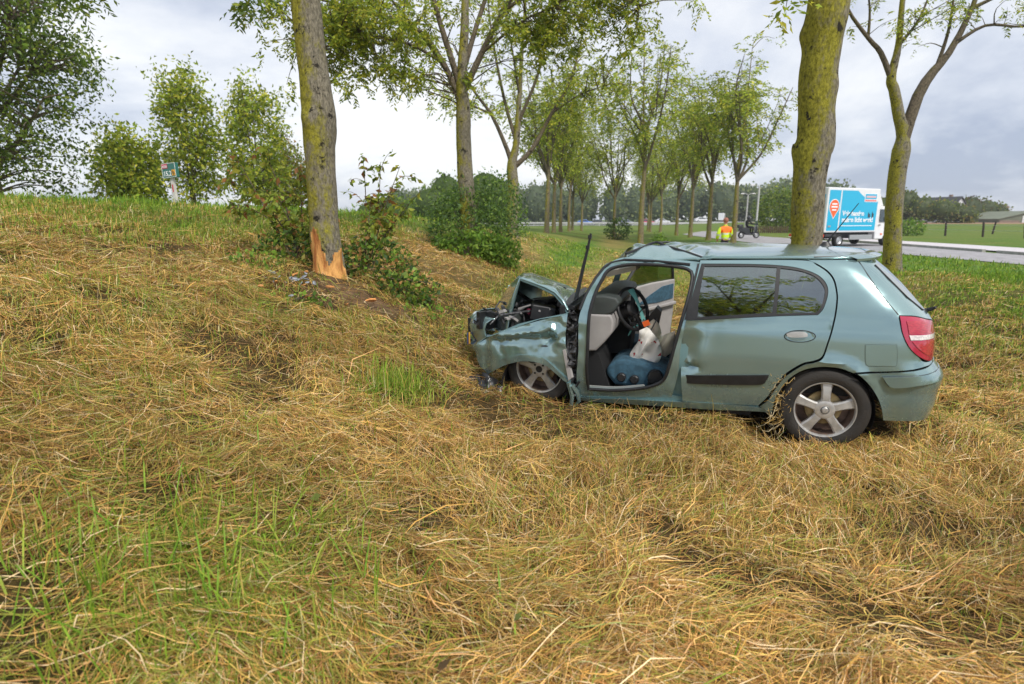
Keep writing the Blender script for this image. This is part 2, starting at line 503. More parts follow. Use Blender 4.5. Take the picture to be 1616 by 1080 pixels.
    th = rng.uniform(0, 2 * np.pi, n); ln = rng.gamma(2.2, 0.3, n).clip(0, 2.4)
    pts = np.zeros((n, 3, 3)); z0 = zt(x, y) - 0.005 + 0.6 * clump(x, y)
    for k, fk in enumerate((0, 0.55, 1.0)):
        r = hgt * ln * fk ** 2 * 0.6
        pts[:, k, 0] = x + np.cos(th) * r; pts[:, k, 1] = y + np.sin(th) * r
        pts[:, k, 2] = z0 + hgt * (fk - 0.25 * np.minimum(ln, 1.6) * fk ** 2)
    Wd = np.repeat(np.stack([-np.sin(th + 0.5), np.cos(th + 0.5), 0 * th], -1)[:, None, :], 3, 1)
    wid = (rng.uniform(0.003, 0.006, n) * sw)[:, None] * np.array([[1, 0.85, 0.12]])
    isg = rng.uniform(0, 1, n) < 0.15 + 1.15 * g
    c = PAL[rng.integers(0, 7, n)] * rng.uniform(0.7, 1.1, (n, 1)) * np.array([0.95, 1.0, 0.8])
    c[isg] = PG[rng.integers(0, 4, isg.sum())] * rng.uniform(0.7, 1.25, (isg.sum(), 1))
    V, Fq, C = ribbons(pts, Wd, wid, c)
    upV.append(V); upF.append(Fq + uoff); upC.append(C); uoff += len(V)

m_hay = material('hay', (0.4, 0.3, 0.1), rough=0.62, spec=0.25, attr='Col', transl=0.12)
m_blade = material('grass_blade', (0.1, 0.2, 0.03), rough=0.55, spec=0.3, attr='Col', transl=0.3)
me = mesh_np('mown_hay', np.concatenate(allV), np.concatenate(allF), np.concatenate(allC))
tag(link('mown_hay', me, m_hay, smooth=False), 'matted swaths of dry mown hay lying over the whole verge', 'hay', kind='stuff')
me = mesh_np('standing_grass', np.concatenate(upV), np.concatenate(upF), np.concatenate(upC))
tag(link('standing_grass', me, m_blade, smooth=False), 'short standing green grass growing up through the hay', 'grass', kind='stuff')

# long fresh green blades lying in the lower left corner and by the middle tuft
n = 900
x = np.concatenate([rng.normal(-1.25, 0.45, 420), rng.normal(-0.92, 0.24, 330), rng.uniform(-2.5, 3.0, 150)])
y = np.concatenate([rng.normal(1.95, 0.42, 420), rng.normal(4.3, 0.34, 330), rng.uniform(1.4, 4.0, 150)])
th = rng.uniform(0, 2 * np.pi, n); L = np.concatenate([rng.uniform(0.10, 0.28, 420), rng.uniform(0.05, 0.16, 330), rng.uniform(0.05, 0.16, 150)])
ln = rng.uniform(0.2, 1.3, n); f5 = np.linspace(0, 1, 5)
pts = np.zeros((n, 5, 3))
for k, fk in enumerate(f5):
    r = L * np.sin(ln * fk) * 0.95
    pts[:, k, 0] = x + np.cos(th) * r; pts[:, k, 1] = y + np.sin(th) * r
    pts[:, k, 2] = zt(x, y) + 0.01 + L * (fk * np.cos(ln * fk))
Wd = np.repeat(np.stack([-np.sin(th), np.cos(th), 0 * th], -1)[:, None, :], 5, 1)
wid = rng.uniform(0.004, 0.0085, n)[:, None] * np.array([[0.8, 1, 0.9, 0.6, 0.08]])
c = PG[rng.integers(0, 3, n)] * rng.uniform(0.8, 1.2, (n, 1))
V, Fq, C = ribbons(pts, Wd, wid, c)
tag(link('green_grass_tufts', mesh_np('green_grass_tufts', V, Fq, C), m_blade, smooth=False), 'long fresh green grass blades in tufts among the hay', 'grass', kind='stuff')

# ------------------------------------------------------------------ road, path, kerb, motorway
m_asph = material('asphalt', (0.36, 0.345, 0.355), rough=0.8, var=0.25, vscale=3, detail=8, bump=0.2, bscale=200)
m_path = material('path_paving', (0.62, 0.58, 0.60), rough=0.8, var=0.15, vscale=5)
m_kerb = material('kerb_stone', (0.42, 0.40, 0.37), rough=0.85, var=0.2, vscale=6)
def strip(name, near, far, dz, mat, label):
    n = 60
    def rs(P):
        P = np.array(P, float); d = np.r_[0, np.cumsum(np.hypot(*np.diff(P, axis=0).T))]; d /= d[-1]
        t = np.linspace(0, 1, n); return np.stack([np.interp(t, d, P[:, 0]), np.interp(t, d, P[:, 1])], -1)
    a, b = rs(near), rs(far)
    V = []; k = 6
    for i in range(n):
        for j in range(k):
            p = a[i] * (1 - j / (k - 1)) + b[i] * j / (k - 1); V.append((p[0], p[1], float(zt(p[0], p[1], False)) + dz))
    F = [(i * k + j, i * k + j + 1, (i + 1) * k + j + 1, (i + 1) * k + j) for i in range(n - 1) for j in range(k - 1)]
    me = mesh_py(name, V, F); recalc(me)
    return tag(link(name, me, mat), label, kind='structure')
strip('road', [(16.9, 4), (17.1, 19), (17.0, 26), (15.6, 36), (16.2, 46), (17.6, 60), (25, 76)], [(21.3, 4), (21.5, 24), (22.3, 32), (22.6, 42), (22.5, 52), (24.2, 62), (29, 71)], 0.004, m_asph, 'grey asphalt road curving past the verge')
strip('bike_path', [(22.0, 4), (22.3, 24), (23.2, 32), (23.6, 42), (23.6, 50)], [(25.6, 4), (26.0, 27), (26.6, 34), (26.8, 42), (26.6, 50)], 0.05, m_path, 'pale paved path beyond the road')
mb = MB()
for (y0, y1) in ((9, 20.5), (21.3, 26.0), (26.9, 33.5), (34.2, 41)):
    P = [(21.75 + 0.9 * max(0, (yy - 24)) / 10, yy, 0.15) for yy in np.linspace(y0, y1, 8)]
    for i in range(7):
        p, q = P[i], P[i + 1]
        ang = math.atan2(q[1] - p[1], q[0] - p[0]); Ln = math.hypot(q[0] - p[0], q[1] - p[1])
        mb.box(((p[0] + q[0]) / 2, (p[1] + q[1]) / 2, 0.19), (Ln * 0.985, 0.16, 0.16), Matrix.Rotation(ang, 3, 'Z'))
tag(mb.build('kerb', m_kerb, smooth=False), 'raised concrete kerb between road and path', kind='structure')
m_mway = material('motorway_asphalt', (0.36, 0.36, 0.37), rough=0.8, var=0.1)
strip('motorway', [(-30, 150), (20, 152), (75, 150), (120, 146)], [(-30, 172), (20, 174), (75, 172), (120, 168)], 0.06, m_mway, 'motorway crossing in the distance')

# ------------------------------------------------------------------ trees
def bark_material(name, base, moss, dark, moss_amt=0.5):
    m = bpy.data.materials.new(name); m.use_nodes = True
    nt = m.node_tree; b = nt.nodes['Principled BSDF']; L = nt.links.new
    b.inputs['Roughness'].default_value = 0.9; b.inputs['Specular IOR Level'].default_value = 0.15
    tc = nt.nodes.new('ShaderNodeTexCoord')
    def noise(scale, det, sx=1, sz=1, rough=0.55):
        mp = nt.nodes.new('ShaderNodeMapping'); mp.inputs['Scale'].default_value = (sx, sx, sz)
        L(tc.outputs['Object'], mp.inputs[0])
        n = nt.nodes.new('ShaderNodeTexNoise'); n.inputs['Scale'].default_value = scale
        n.inputs['Detail'].default_value = det; n.inputs['Roughness'].default_value = rough
        L(mp.outputs[0], n.inputs['Vector']); return n
    def rangeof(n, a, c):
        r = nt.nodes.new('ShaderNodeMapRange'); r.inputs['From Min'].default_value = a; r.inputs['From Max'].default_value = c
        L(n.outputs['Fac'], r.inputs['Value']); return r
    def mix(fac, c1, c2):
        x = nt.nodes.new('ShaderNodeMixRGB'); L(fac.outputs[0], x.inputs[0])
        for i, c in ((1, c1), (2, c2)):
            if isinstance(c, tuple): x.inputs[i].default_value = (*c, 1)
            else: L(c.outputs[0], x.inputs[i])
        return x
    fine = rangeof(noise(46, 10, 1, 0.4, 0.7), 0.38, 0.62)
    c1 = mix(fine, tuple(x * 0.38 for x in base), tuple(x * 1.1 for x in base))
    nrm = nt.nodes.new('ShaderNodeNewGeometry'); sp = nt.nodes.new('ShaderNodeSeparateXYZ'); L(nrm.outputs['Normal'], sp.inputs[0])
    nm = noise(3.0, 12, 1, 0.55, 0.78); ad = nt.nodes.new('ShaderNodeMath'); ad.operation = 'MULTIPLY_ADD'; ad.inputs[1].default_value = -0.11     # lichen favours the weather side
    L(sp.outputs['X'], ad.inputs[0]); L(nm.outputs['Fac'], ad.inputs[2]); ad.outputs[0].name
    ms = nt.nodes.new('ShaderNodeMapRange'); ms.inputs['From Min'].default_value = 0.66 - moss_amt * 0.3; ms.inputs['From Max'].default_value = 0.71 - moss_amt * 0.2
    L(ad.outputs[0], ms.inputs['Value'])
    mc = mix(rangeof(noise(38, 9, 1, 0.7, 0.7), 0.36, 0.62), tuple(x * 0.32 for x in moss), moss)
    c2 = mix(ms, c1, mc)
    dk = rangeof(noise(6.5, 12, 1, 0.9, 0.72), 0.57, 0.62)
    c3 = mix(dk, c2, dark)
    L(c3.outputs[0], b.inputs['Base Color'])
    bn = noise(34, 10, 1, 0.35, 0.72)
    bp = nt.nodes.new('ShaderNodeBump'); bp.inputs['Strength'].default_value = 0.9; bp.inputs['Distance'].default_value = 0.02
    L(bn.outputs['Fac'], bp.inputs['Height']); L(bp.outputs[0], b.inputs['Normal'])
    return m
m_bark = bark_material('bark_mossy', (0.27, 0.24, 0.18), (0.37, 0.34, 0.045), (0.03, 0.026, 0.02), 0.70)
m_barkg = bark_material('bark_far', (0.27, 0.22, 0.13), (0.36, 0.32, 0.05), (0.07, 0.055, 0.035), 0.55)
m_barkd = bark_material('bark_limbs', (0.19, 0.155, 0.11), (0.20, 0.18, 0.05), (0.04, 0.034, 0.025), 0.30)
m_leaf = material('leaves', (0.1, 0.16, 0.03), rough=0.5, spec=0.3, attr='Col', transl=0.46)

ASH = np.array([[0.23, 0.31, 0.032], [0.33, 0.42, 0.038], [0.45, 0.50, 0.05], [0.16, 0.22, 0.027], [0.55, 0.52, 0.06]])
DARK = np.array([[0.12, 0.19, 0.03], [0.16, 0.25, 0.035], [0.23, 0.31, 0.04], [0.08, 0.13, 0.025], [0.30, 0.35, 0.05]])
YEL = np.array([[0.20, 0.26, 0.035], [0.26, 0.30, 0.04], [0.16, 0.22, 0.03], [0.30, 0.28, 0.045], [0.35, 0.20, 0.06]])

def cr_line(P, n):
    """smooth curve through points (k,d) -> about n samples"""
    P = np.asarray(P, float); k = len(P)
    out = []
    for i in range(k - 1):
        p0, p1, p2, p3 = P[max(i - 1, 0)], P[i], P[i + 1], P[min(i + 2, k - 1)]
        m = max(2, n // (k - 1))
        for t in np.linspace(0, 1, m, endpoint=False):
            out.append(0.5 * ((2 * p1) + (-p0 + p2) * t + (2 * p0 - 5 * p1 + 4 * p2 - p3) * t ** 2 + (-p0 + 3 * p1 - 3 * p2 + p3) * t ** 3))
    out.append(P[-1])
    return np.array(out)

def tubes_np(lines, sides=8, rough=0.0, seed=0, knots=()):
    """lines: list of (k,4) arrays x,y,z,r -> V,F"""
    Vs, Fs, off = [], [], 0
    ang = np.linspace(0, 2 * np.pi, sides, endpoint=False)
    for li, Pn in enumerate(lines):
        P = Pn[:, :3]; r = Pn[:, 3]
        t = np.gradient(P, axis=0); t /= np.linalg.norm(t, axis=1, keepdims=True) + 1e-9
        ref = np.array([0.9, 0.3, 0.1]) if abs(t[0, 2]) > 0.6 else np.array([0.1, 0.2, 1.0])
        x = np.cross(t, ref); x /= np.linalg.norm(x, axis=1, keepdims=True) + 1e-9
        y = np.cross(t, x)
        rr = np.repeat(r[:, None], sides, 1)
        if rough > 0:
            zc = np.cumsum(np.r_[0, np.linalg.norm(np.diff(P, axis=0), axis=1)])
            A2, Z2 = np.meshgrid(ang, zc)
            rr = rr * (1 + rough * (fbm(np.cos(A2) * 1.5 + 10 + li * 7, Z2 * 2.2 + np.sin(A2) * 1.5, seed, 3)) + rough * 0.5 * vnoise(A2 * 3.2, Z2 * 9, seed + 5))
            if li == 0:
                for (kz, ka, kr, ks) in knots:
                    da = np.angle(np.exp(1j * (A2 - ka)))
                    rr = rr + kr * np.exp(-(da / 0.45) ** 2 - ((Z2 - kz) / ks) ** 2)
        V = P[:, None, :] + x[:, None, :] * (np.cos(ang)[None, :] * rr)[..., None] + y[:, None, :] * (np.sin(ang)[None, :] * rr)[..., None]
        k = len(P); idx = np.arange(k * sides).reshape(k, sides)
        nxt = np.roll(idx, -1, axis=1)
        Fs.append(np.stack([idx[:-1], nxt[:-1], nxt[1:], idx[1:]], -1).reshape(-1, 4) + off)
        Vs.append(V.reshape(-1, 3)); off += k * sides
    return np.concatenate(Vs), np.concatenate(Fs)

def leaves_np(P, D, size, aspect, pal, rg, bright=None):
    """kite leaves at P pointing along D"""
    n = len(P)
    D = D / (np.linalg.norm(D, axis=1, keepdims=True) + 1e-9)
    rnd = rg.normal(0, 1, (n, 3)); S = np.cross(D, rnd); S /= np.linalg.norm(S, axis=1, keepdims=True) + 1e-9
    Nn = np.cross(S, D)
    L = size * rg.uniform(0.65, 1.3, n)[:, None]; W = L * aspect
    a = P; b = P + D * L * 0.45 + S * W * 0.5 + Nn * L * 0.06; c = P + D * L - Nn * L * 0.10; d = P + D * L * 0.45 - S * W * 0.5 + Nn * L * 0.06
    V = np.stack([a, b, c, d], 1).reshape(-1, 3)
    F = np.arange(n * 4).reshape(n, 4)
    col = pal[rg.integers(0, len(pal), n)] * rg.uniform(0.75, 1.25, (n, 1))
    if bright is not None:
        col = col * bright[:, None]
    return V, F, np.repeat(col, 4, 0)

def rachis_leaves(C, nr, m, rlen, size, aspect, pal, rg, out=None, droop=0.5):
    """pinnate leaves: nr stalks from each clump centre, m leaflets on each"""
    n = len(C)
    P0 = np.repeat(C, nr, 0) + rg.normal(0, rlen * 0.35, (n * nr, 3))
    D = rg.normal(0, 1, (n * nr, 3)); D[:, 2] -= droop
    if out is not None:
        D += np.repeat(out, nr, 0) * 0.8
    D /= np.linalg.norm(D, axis=1, keepdims=True)
    f = np.linspace(0.15, 1, m)
    P = P0[:, None, :] + D[:, None, :] * (rlen * f)[None, :, None]; P[..., 2] -= (rlen * 0.35 * f ** 2)[None, :]
    side = np.cross(D, np.array([0, 0, 1.0])); side /= np.linalg.norm(side, axis=1, keepdims=True) + 1e-9
    sg = np.where(np.arange(m) % 2 == 0, 1, -1)[None, :, None]
    LD = D[:, None, :] * 0.6 + side[:, None, :] * sg * 0.9 + np.array([0, 0, -0.35])
    LD = LD + rg.normal(0, 0.25, LD.shape)
    cb = np.repeat(rg.uniform(0.75, 1.25, n), nr * m)
    return leaves_np(P.reshape(-1, 3), LD.reshape(-1, 3), size, aspect, pal, rg, cb)

def twigs_to(C, limbs, rg, r0=0.014, up=0.25):
    """thin curved twigs from the nearest limb point to every clump centre"""
    S = np.concatenate([l[:, :3] for l in limbs]); lines = []
    for c in C:
        d = S - c; w = np.linalg.norm(d, axis=1) + np.maximum(d[:, 2], -0.2) * 0.9
        p = S[np.argmin(w)]
        ln = np.linalg.norm(c - p)
        mid = (p + c) / 2 + np.array([0, 0, up * ln * 0.4]) + rg.normal(0, 0.07 * ln, 3)
        q = cr_line([p, mid, c], 6)
        lines.append(np.c_[q, np.linspace(r0 * min(1.6, 0.5 + ln), r0 * 0.25, len(q))])
    return lines

def build_tree(name, loc, trunk_lines, twig_lines, leaf, label, group=None, bark=None, sides=10, rough=0.05, knots=(), seed=0, limb_mat=None):
    root = empty(name, loc)
    tag(root, label, 'tree', group)
    V, F = tubes_np(trunk_lines[:1], max(sides, 10), rough, seed, knots)
    link('trunk', mesh_np('trunk', V, F), bark or m_bark, root)
    if len(trunk_lines) > 1 or twig_lines:
        parts = []
        if len(trunk_lines) > 1: parts.append(tubes_np(trunk_lines[1:], 8, rough * 0.6, seed + 3))
        if twig_lines: parts.append(tubes_np(twig_lines, 4))
        V = np.concatenate([p[0] for p in parts]); o = np.cumsum([0] + [len(p[0]) for p in parts])
        F = np.concatenate([p[1] + o[i] for i, p in enumerate(parts)])
        link('limbs', mesh_np('limbs', V, F), limb_mat or m_barkd, root)
    if leaf is not None:
        link('crown', mesh_np('crown', *leaf), m_leaf, root, smooth=False)
    return root

def limb(pts, r0, r1, n=14):
    q = cr_line(pts, n); return np.c_[q, np.linspace(r0, r1, len(q))]

def shoot_limbs(base, rg, n, L, r0, spread, zmin=0.35):
    """n ascending limbs from a fork point, each forking once"""
    out = []
    a0 = rg.uniform(0, 6.28)
    for i in range(n):
        a = a0 + i * 6.28 / n + rg.normal(0, 0.3); e = rg.uniform(*spread); l = L * rg.uniform(0.75, 1.1)
        d = np.array([math.cos(a) * math.sin(e), math.sin(a) * math.sin(e), math.cos(e)])
        b = base + np.array([0, 0, -rg.uniform(0, 0.12) * L])
        p1 = b + d * l * 0.35; p2 = b + d * l * 0.7 + np.array([0, 0, 0.06 * l]); p3 = b + d * l + np.array([0, 0, 0.14 * l])
        out.append(limb([b, p1 + rg.normal(0, 0.03 * l, 3), p2 + rg.normal(0, 0.03 * l, 3), p3], r0 * 0.6, r0 * 0.12))
        for k in range(2):
            a2 = a + rg.normal(0, 0.9); e2 = e + rg.uniform(0.1, 0.5)
            d2 = np.array([math.cos(a2) * math.sin(e2), math.sin(a2) * math.sin(e2), math.cos(e2)])
            s0 = b + (p2 - b) * rg.uniform(0.45, 0.9); l2 = l * rg.uniform(0.35, 0.6)
            out.append(limb([s0, s0 + d2 * l2 * 0.5 + np.array([0, 0, 0.05 * l2]), s0 + d2 * l2 + np.array([0, 0, 0.15 * l2])], r0 * 0.25, r0 * 0.07, 8))
    return out

def ash_proto(seed, H, r, fork, nl, clumps, cw, pal, lsize, nr=5, m=7):
    """trunk, limbs, twigs and leaf arrays of a roadside ash, base at the origin"""
    rg = np.random.default_rng(seed)
    top = np.array([rg.normal(0, 0.25), rg.normal(0, 0.25), H * 0.93])
    tr = limb([(0, 0, -0.1), (rg.normal(0, .05), rg.normal(0, .05), fork * 0.5), (rg.normal(0, .08), rg.normal(0, .08), fork), top * np.array([.5, .5, .62]), top], r * 1.05, r * 0.08, 40)
    k = np.arange(len(tr)); tr[:3, 3] *= [1.35, 1.18, 1.06]
    base = np.array([tr[np.argmin(abs(tr[:, 2] - fork)), 0], tr[np.argmin(abs(tr[:, 2] - fork)), 1], fork])
    lb = shoot_limbs(base, rg, nl, (H - fork) * 0.85, r * 0.9, (0.22, 0.55))
    S = np.concatenate([l[len(l) // 3:, :3] for l in lb] + [tr[tr[:, 2] > fork * 1.15][:, :3]])
    C = S[rg.integers(0, len(S), clumps)] + rg.normal(0, 1, (clumps, 3)) * np.array([cw, cw, cw * 0.8])
    C = C[C[:, 2] > fork * 0.95]
    hh = (C[:, 2] - fork) / (H - fork)
    C = C[(hh < 1.08)]
    tw = twigs_to(C, lb + [tr], rg, r * 0.09)
    ctr = np.array([0, 0, fork + 0.4 * (H - fork)])
    o = C - ctr; o /= np.linalg.norm(o, axis=1, keepdims=True)
    lf = rachis_leaves(C, nr, m, lsize * 2.4, lsize, 0.42, pal, rg, o)
    return [tr] + lb, tw, lf

rg = np.random.default_rng(11)
# --- struck tree (left), trunk only in view; crown above the frame
zA = 0.80
Apts = np.array([(-2.30, 7.2, zA - 0.1), (-2.31, 7.2, zA + 0.35), (-2.325, 7.2, 1.6), (-2.32, 7.2, 2.35), (-2.30, 7.2, 2.85), (-2.33, 7.2, 3.4), (-2.36, 7.2, 4.1), (-2.36, 7.22, 5.4), (-2.3, 7.3, 7.2), (-2.2, 7.2, 9.5)])
q = cr_line(Apts, 170)
rA = np.interp(q[:, 2], [zA - .1, zA + 0.05, zA + 0.25, zA + 0.8, 2.3, 2.8, 3.3, 4.2, 5.4, 9.5], [0.265, 0.235, 0.20, 0.173, 0.177, 0.200, 0.170, 0.164, 0.15, 0.03])
trunkA = np.c_[q, rA]
limbsA = shoot_limbs(np.array([-2.35, 7.22, 5.3]), np.random.default_rng(5), 5, 4.2, 0.11, (0.45, 0.95))
SA = np.concatenate([l[4:, :3] for l in limbsA])
CA = SA[rg.integers(0, len(SA), 150)] + rg.normal(0, 0.55, (150, 3))
CA = CA[(CA[:, 2] > 5.3)]
# two hanging sprays that reach into the top of the frame
CA = np.concatenate([CA, np.array([-4.75, 6.9, 4.03]) + rg.normal(0, 1, (6, 3)) * [0.22, 0.15, 0.05],
                     np.array([-2.75, 6.6, 3.85]) + rg.normal(0, 1, (5, 3)) * [0.10, 0.15, 0.06]])
limbsA.append(limb([(-2.35, 7.22, 5.5), (-3.2, 7.1, 5.6), (-4.3, 7.0, 5.1), (-4.9, 6.9, 4.3)], 0.06, 0.006))
limbsA.append(limb([(-2.35, 7.22, 5.2), (-2.5, 6.9, 5.0), (-2.7, 6.6, 4.2)], 0.03, 0.005))
twA = twigs_to(CA, limbsA, rg, 0.012)
root = empty('struck_tree', (0, 0, 0))
tag(root, 'mossy tree trunk with bark torn off its base beside scattered debris', 'tree', 'roadside ash trees')
SID = 56
V, Fq = tubes_np([trunkA], SID, 0.05, 4, knots=((2.05, 2.4, 0.035, 0.10), (1.95, 5.2, 0.025, 0.12), (0.95, 0.6, 0.012, .1)))
# the wound: faces of the lower trunk on the camera side, pressed in and split off as bare wood
cen = V[Fq].mean(1)
lat = (cen[:, 0] + 2.305) / 0.22; hgt = cen[:, 2] - zA
front = cen[:, 1] < 7.22
edge = np.interp(lat, [-1.1, -0.80, -0.62, -0.45, -0.22, -0.05, 0.12, 0.3, 0.42, 0.6, 0.85, 1.1],
                 [0.20, 0.56, 0.70, 0.74, 0.66, 0.46, 0.36, 0.29, 0.31, 0.42, 0.46, 0.22])
edge = edge + 0.045 * vnoise(lat * 9, hgt * 5, 31) + 0.03 * vnoise(lat * 23, hgt * 11, 33)
wound = front & (hgt < edge) & (hgt > -0.12 + 0.05 * vnoise(lat * 5, lat * 0, 8)) & ~((lat < -0.55) & (hgt < 0.16))
vd = np.zeros(len(V))
lv = (V[:, 0] + 2.305) / 0.22; hv = V[:, 2] - zA
ev = np.interp(lv, [-1.1, -0.80, -0.62, -0.45, -0.22, -0.05, 0.12, 0.3, 0.42, 0.6, 0.85, 1.1], [0.20, 0.56, 0.70, 0.74, 0.66, 0.46, 0.36, 0.29, 0.31, 0.42, 0.46, 0.22])
vd = np.where(V[:, 1] < 7.22, np.clip((ev - hv) * 12, 0, 1), 0)
axisx = np.interp(V[:, 2], trunkA[:, 2], trunkA[:, 0]); axisy = np.interp(V[:, 2], trunkA[:, 2], trunkA[:, 1])
rad = np.stack([V[:, 0] - axisx, V[:, 1] - axisy], -1); rl = np.linalg.norm(rad, axis=1, keepdims=True) + 1e-9
V[:, :2] -= rad / rl * (vd * (0.016 + 0.012 * fbm(lv * 4, hv * 3, 12)))[:, None]
link('trunk', mesh_np('trunk', V, Fq[~wound]), m_bark, root)
m_wood = material('bare_wood', (0.78, 0.40, 0.12), rough=0.75, col2=(0.38, 0.13, 0.03), vscale=9, lo=0.36, hi=0.56, detail=9, stretch=(1.6, 1.6, 0.35), bump=0.9, bscale=40)
tag(link('exposed_wood', mesh_np('exposed_wood', V, Fq[wound]), m_wood, root), 'fresh orange wood where the bark was stripped')
Vl, Fl = tubes_np(limbsA + twA, 6)
link('limbs', mesh_np('limbs', Vl, Fl), m_barkd, root)
link('crown', mesh_np('crown', *rachis_leaves(CA, 5, 7, 0.20, 0.085, 0.36, DARK, rg)), m_leaf, root, smooth=False)

# --- big tree behind the car, right
Dpts = np.array([(3.22, 6.3, -0.1), (3.21, 6.3, 0.6), (3.21, 6.3, 1.34), (3.175, 6.3, 1.75), (3.17, 6.3, 2.26), (3.19, 6.3, 2.45), (3.14, 6.3, 3.0), (3.16, 6.3, 3.42), (3.17, 6.3, 4.0), (3.1, 6.35, 5.6), (3.2, 6.3, 9.0)])
q = cr_line(Dpts, 150)
rD = np.interp(q[:, 2], [-.1, 0.1, 0.6, 1.4, 2.0, 2.4, 2.7, 3.4, 3.6, 4.2, 5.6, 9], [0.24, 0.21, 0.175, 0.153, 0.160, 0.184, 0.172, 0.178, 0.196, 0.17, 0.15, 0.03])
limbsD = shoot_limbs(np.array([3.12, 6.33, 5.2]), np.random.default_rng(8), 5, 4.0, 0.11, (0.35, 0.8))
SD = np.concatenate([l[4:, :3] for l in limbsD]); CD = SD[rg.integers(0, len(SD), 120)] + rg.normal(0, 0.5, (120, 3)); CD = CD[CD[:, 2] > 5.6]
CD = np.concatenate([CD, np.array([2.62, 6.0, 3.62]) + rg.normal(0, 1, (3, 3)) * [0.08, 0.1, 0.05]])
limbsD.append(limb([(3.1, 6.3, 4.8), (2.8, 6.1, 4.5), (2.62, 6.0, 3.8)], 0.03, 0.004))
build_tree('roadside_tree', (0, 0, 0), [np.c_[q, rD]] + limbsD, twigs_to(CD, limbsD, rg, 0.012), rachis_leaves(CD, 4, 7, 0.2, 0.085, 0.36, ASH, rg),
           'thick mossy trunk standing directly behind the wrecked car roof', 'roadside ash trees', sides=44, rough=0.05, seed=21,
           knots=((2.45, 0.6, 0.035, 0.09), (3.55, 0.9, 0.045, 0.12), (3.05, 3.6, 0.03, 0.12), (1.9, 3.4, 0.02, 0.08)))

# --- second tree of the left row, spreading limbs
zB = 0.75
trB = limb([(-1.04, 14, zB - 0.1), (-1.05, 14, 1.72), (-1.12, 14, 3.03), (-1.13, 14, 4.15), (-1.15, 14, 4.75), (-1.05, 14.1, 6.6), (-1.2, 14.2, 9.6)], 0.21, 0.03, 70)
trB[:, 3] = np.interp(trB[:, 2], [0.6, 0.9, 1.6, 2.6, 4.1, 4.7, 6.5, 9.6], [0.27, 0.235, 0.20, 0.185, 0.165, 0.12, 0.08, 0.02])
lbB = [limb([(-1.15, 14, 4.2), (-1.56, 14, 5.1), (-2.11, 13.9, 5.76), (-3.0, 13.6, 6.0), (-4.1, 13.2, 6.15)], 0.085, 0.02),
       limb([(-1.15, 14, 4.4), (-0.69, 14, 5.3), (-0.11, 13.9, 6.27), (0.7, 13.8, 7.4), (1.3, 13.7, 8.4)], 0.085, 0.02),
       limb([(-1.15, 14, 4.5), (-1.6, 14, 5.9), (-1.95, 14.1, 7.2), (-2.4, 14.2, 8.8)], 0.085, 0.02),
       limb([(-1.12, 14, 4.9), (-0.8, 14.3, 6.0), (-0.3, 14.8, 7.6), (0.0, 15, 9.0)], 0.07, 0.02),
       limb([(-1.56, 14, 5.1), (-2.3, 13.6, 5.4), (-3.2, 13.0, 5.35), (-4.0, 12.6, 5.0)], 0.04, 0.012),
       limb([(-0.11, 13.9, 6.2), (0.9, 13.6, 6.6), (1.9, 13.2, 6.35), (2.6, 12.9, 5.9)], 0.04, 0.012),
       limb([(-1.3, 14, 4.6), (-1.9, 14.6, 5.6), (-2.9, 15.2, 6.8), (-3.6, 15.6, 8.0)], 0.06, 0.015),
       limb([(-0.69, 14, 5.3), (0.2, 13.5, 5.8), (0.9, 13.2, 6.0)], 0.035, 0.012)]
SB = np.concatenate([l[6:, :3] for l in lbB])
CB = np.concatenate([SB[rg.integers(0, len(SB), 230)] + rg.normal(0, 1, (230, 3)) * [0.5, 0.5, 0.42],
                     np.array([-3.6, 13.0, 5.55]) + rg.normal(0, 1, (95, 3)) * [0.75, 0.5, 0.42],
                     np.array([-2.3, 13.2, 4.9]) + rg.normal(0, 1, (26, 3)) * [0.55, 0.4, 0.32],
                     np.array([1.9, 13.2, 5.9]) + rg.normal(0, 1, (36, 3)) * [0.6, 0.4, 0.4],
                     np.array([0.6, 13.4, 5.6]) + rg.normal(0, 1, (24, 3)) * [0.45, 0.4, 0.3]])
CB = CB[(CB[:, 2] > 4.15)]
build_tree('roadside_tree', (0, 0, 0), [trB] + lbB, twigs_to(CB, lbB, rg, 0.012), rachis_leaves(CB, 8, 9, 0.24, 0.105, 0.38, ASH, rg),
           'spreading ash with wide leafy crown rising from a dark round bush', 'roadside ash trees', sides=24, rough=0.05, seed=31)

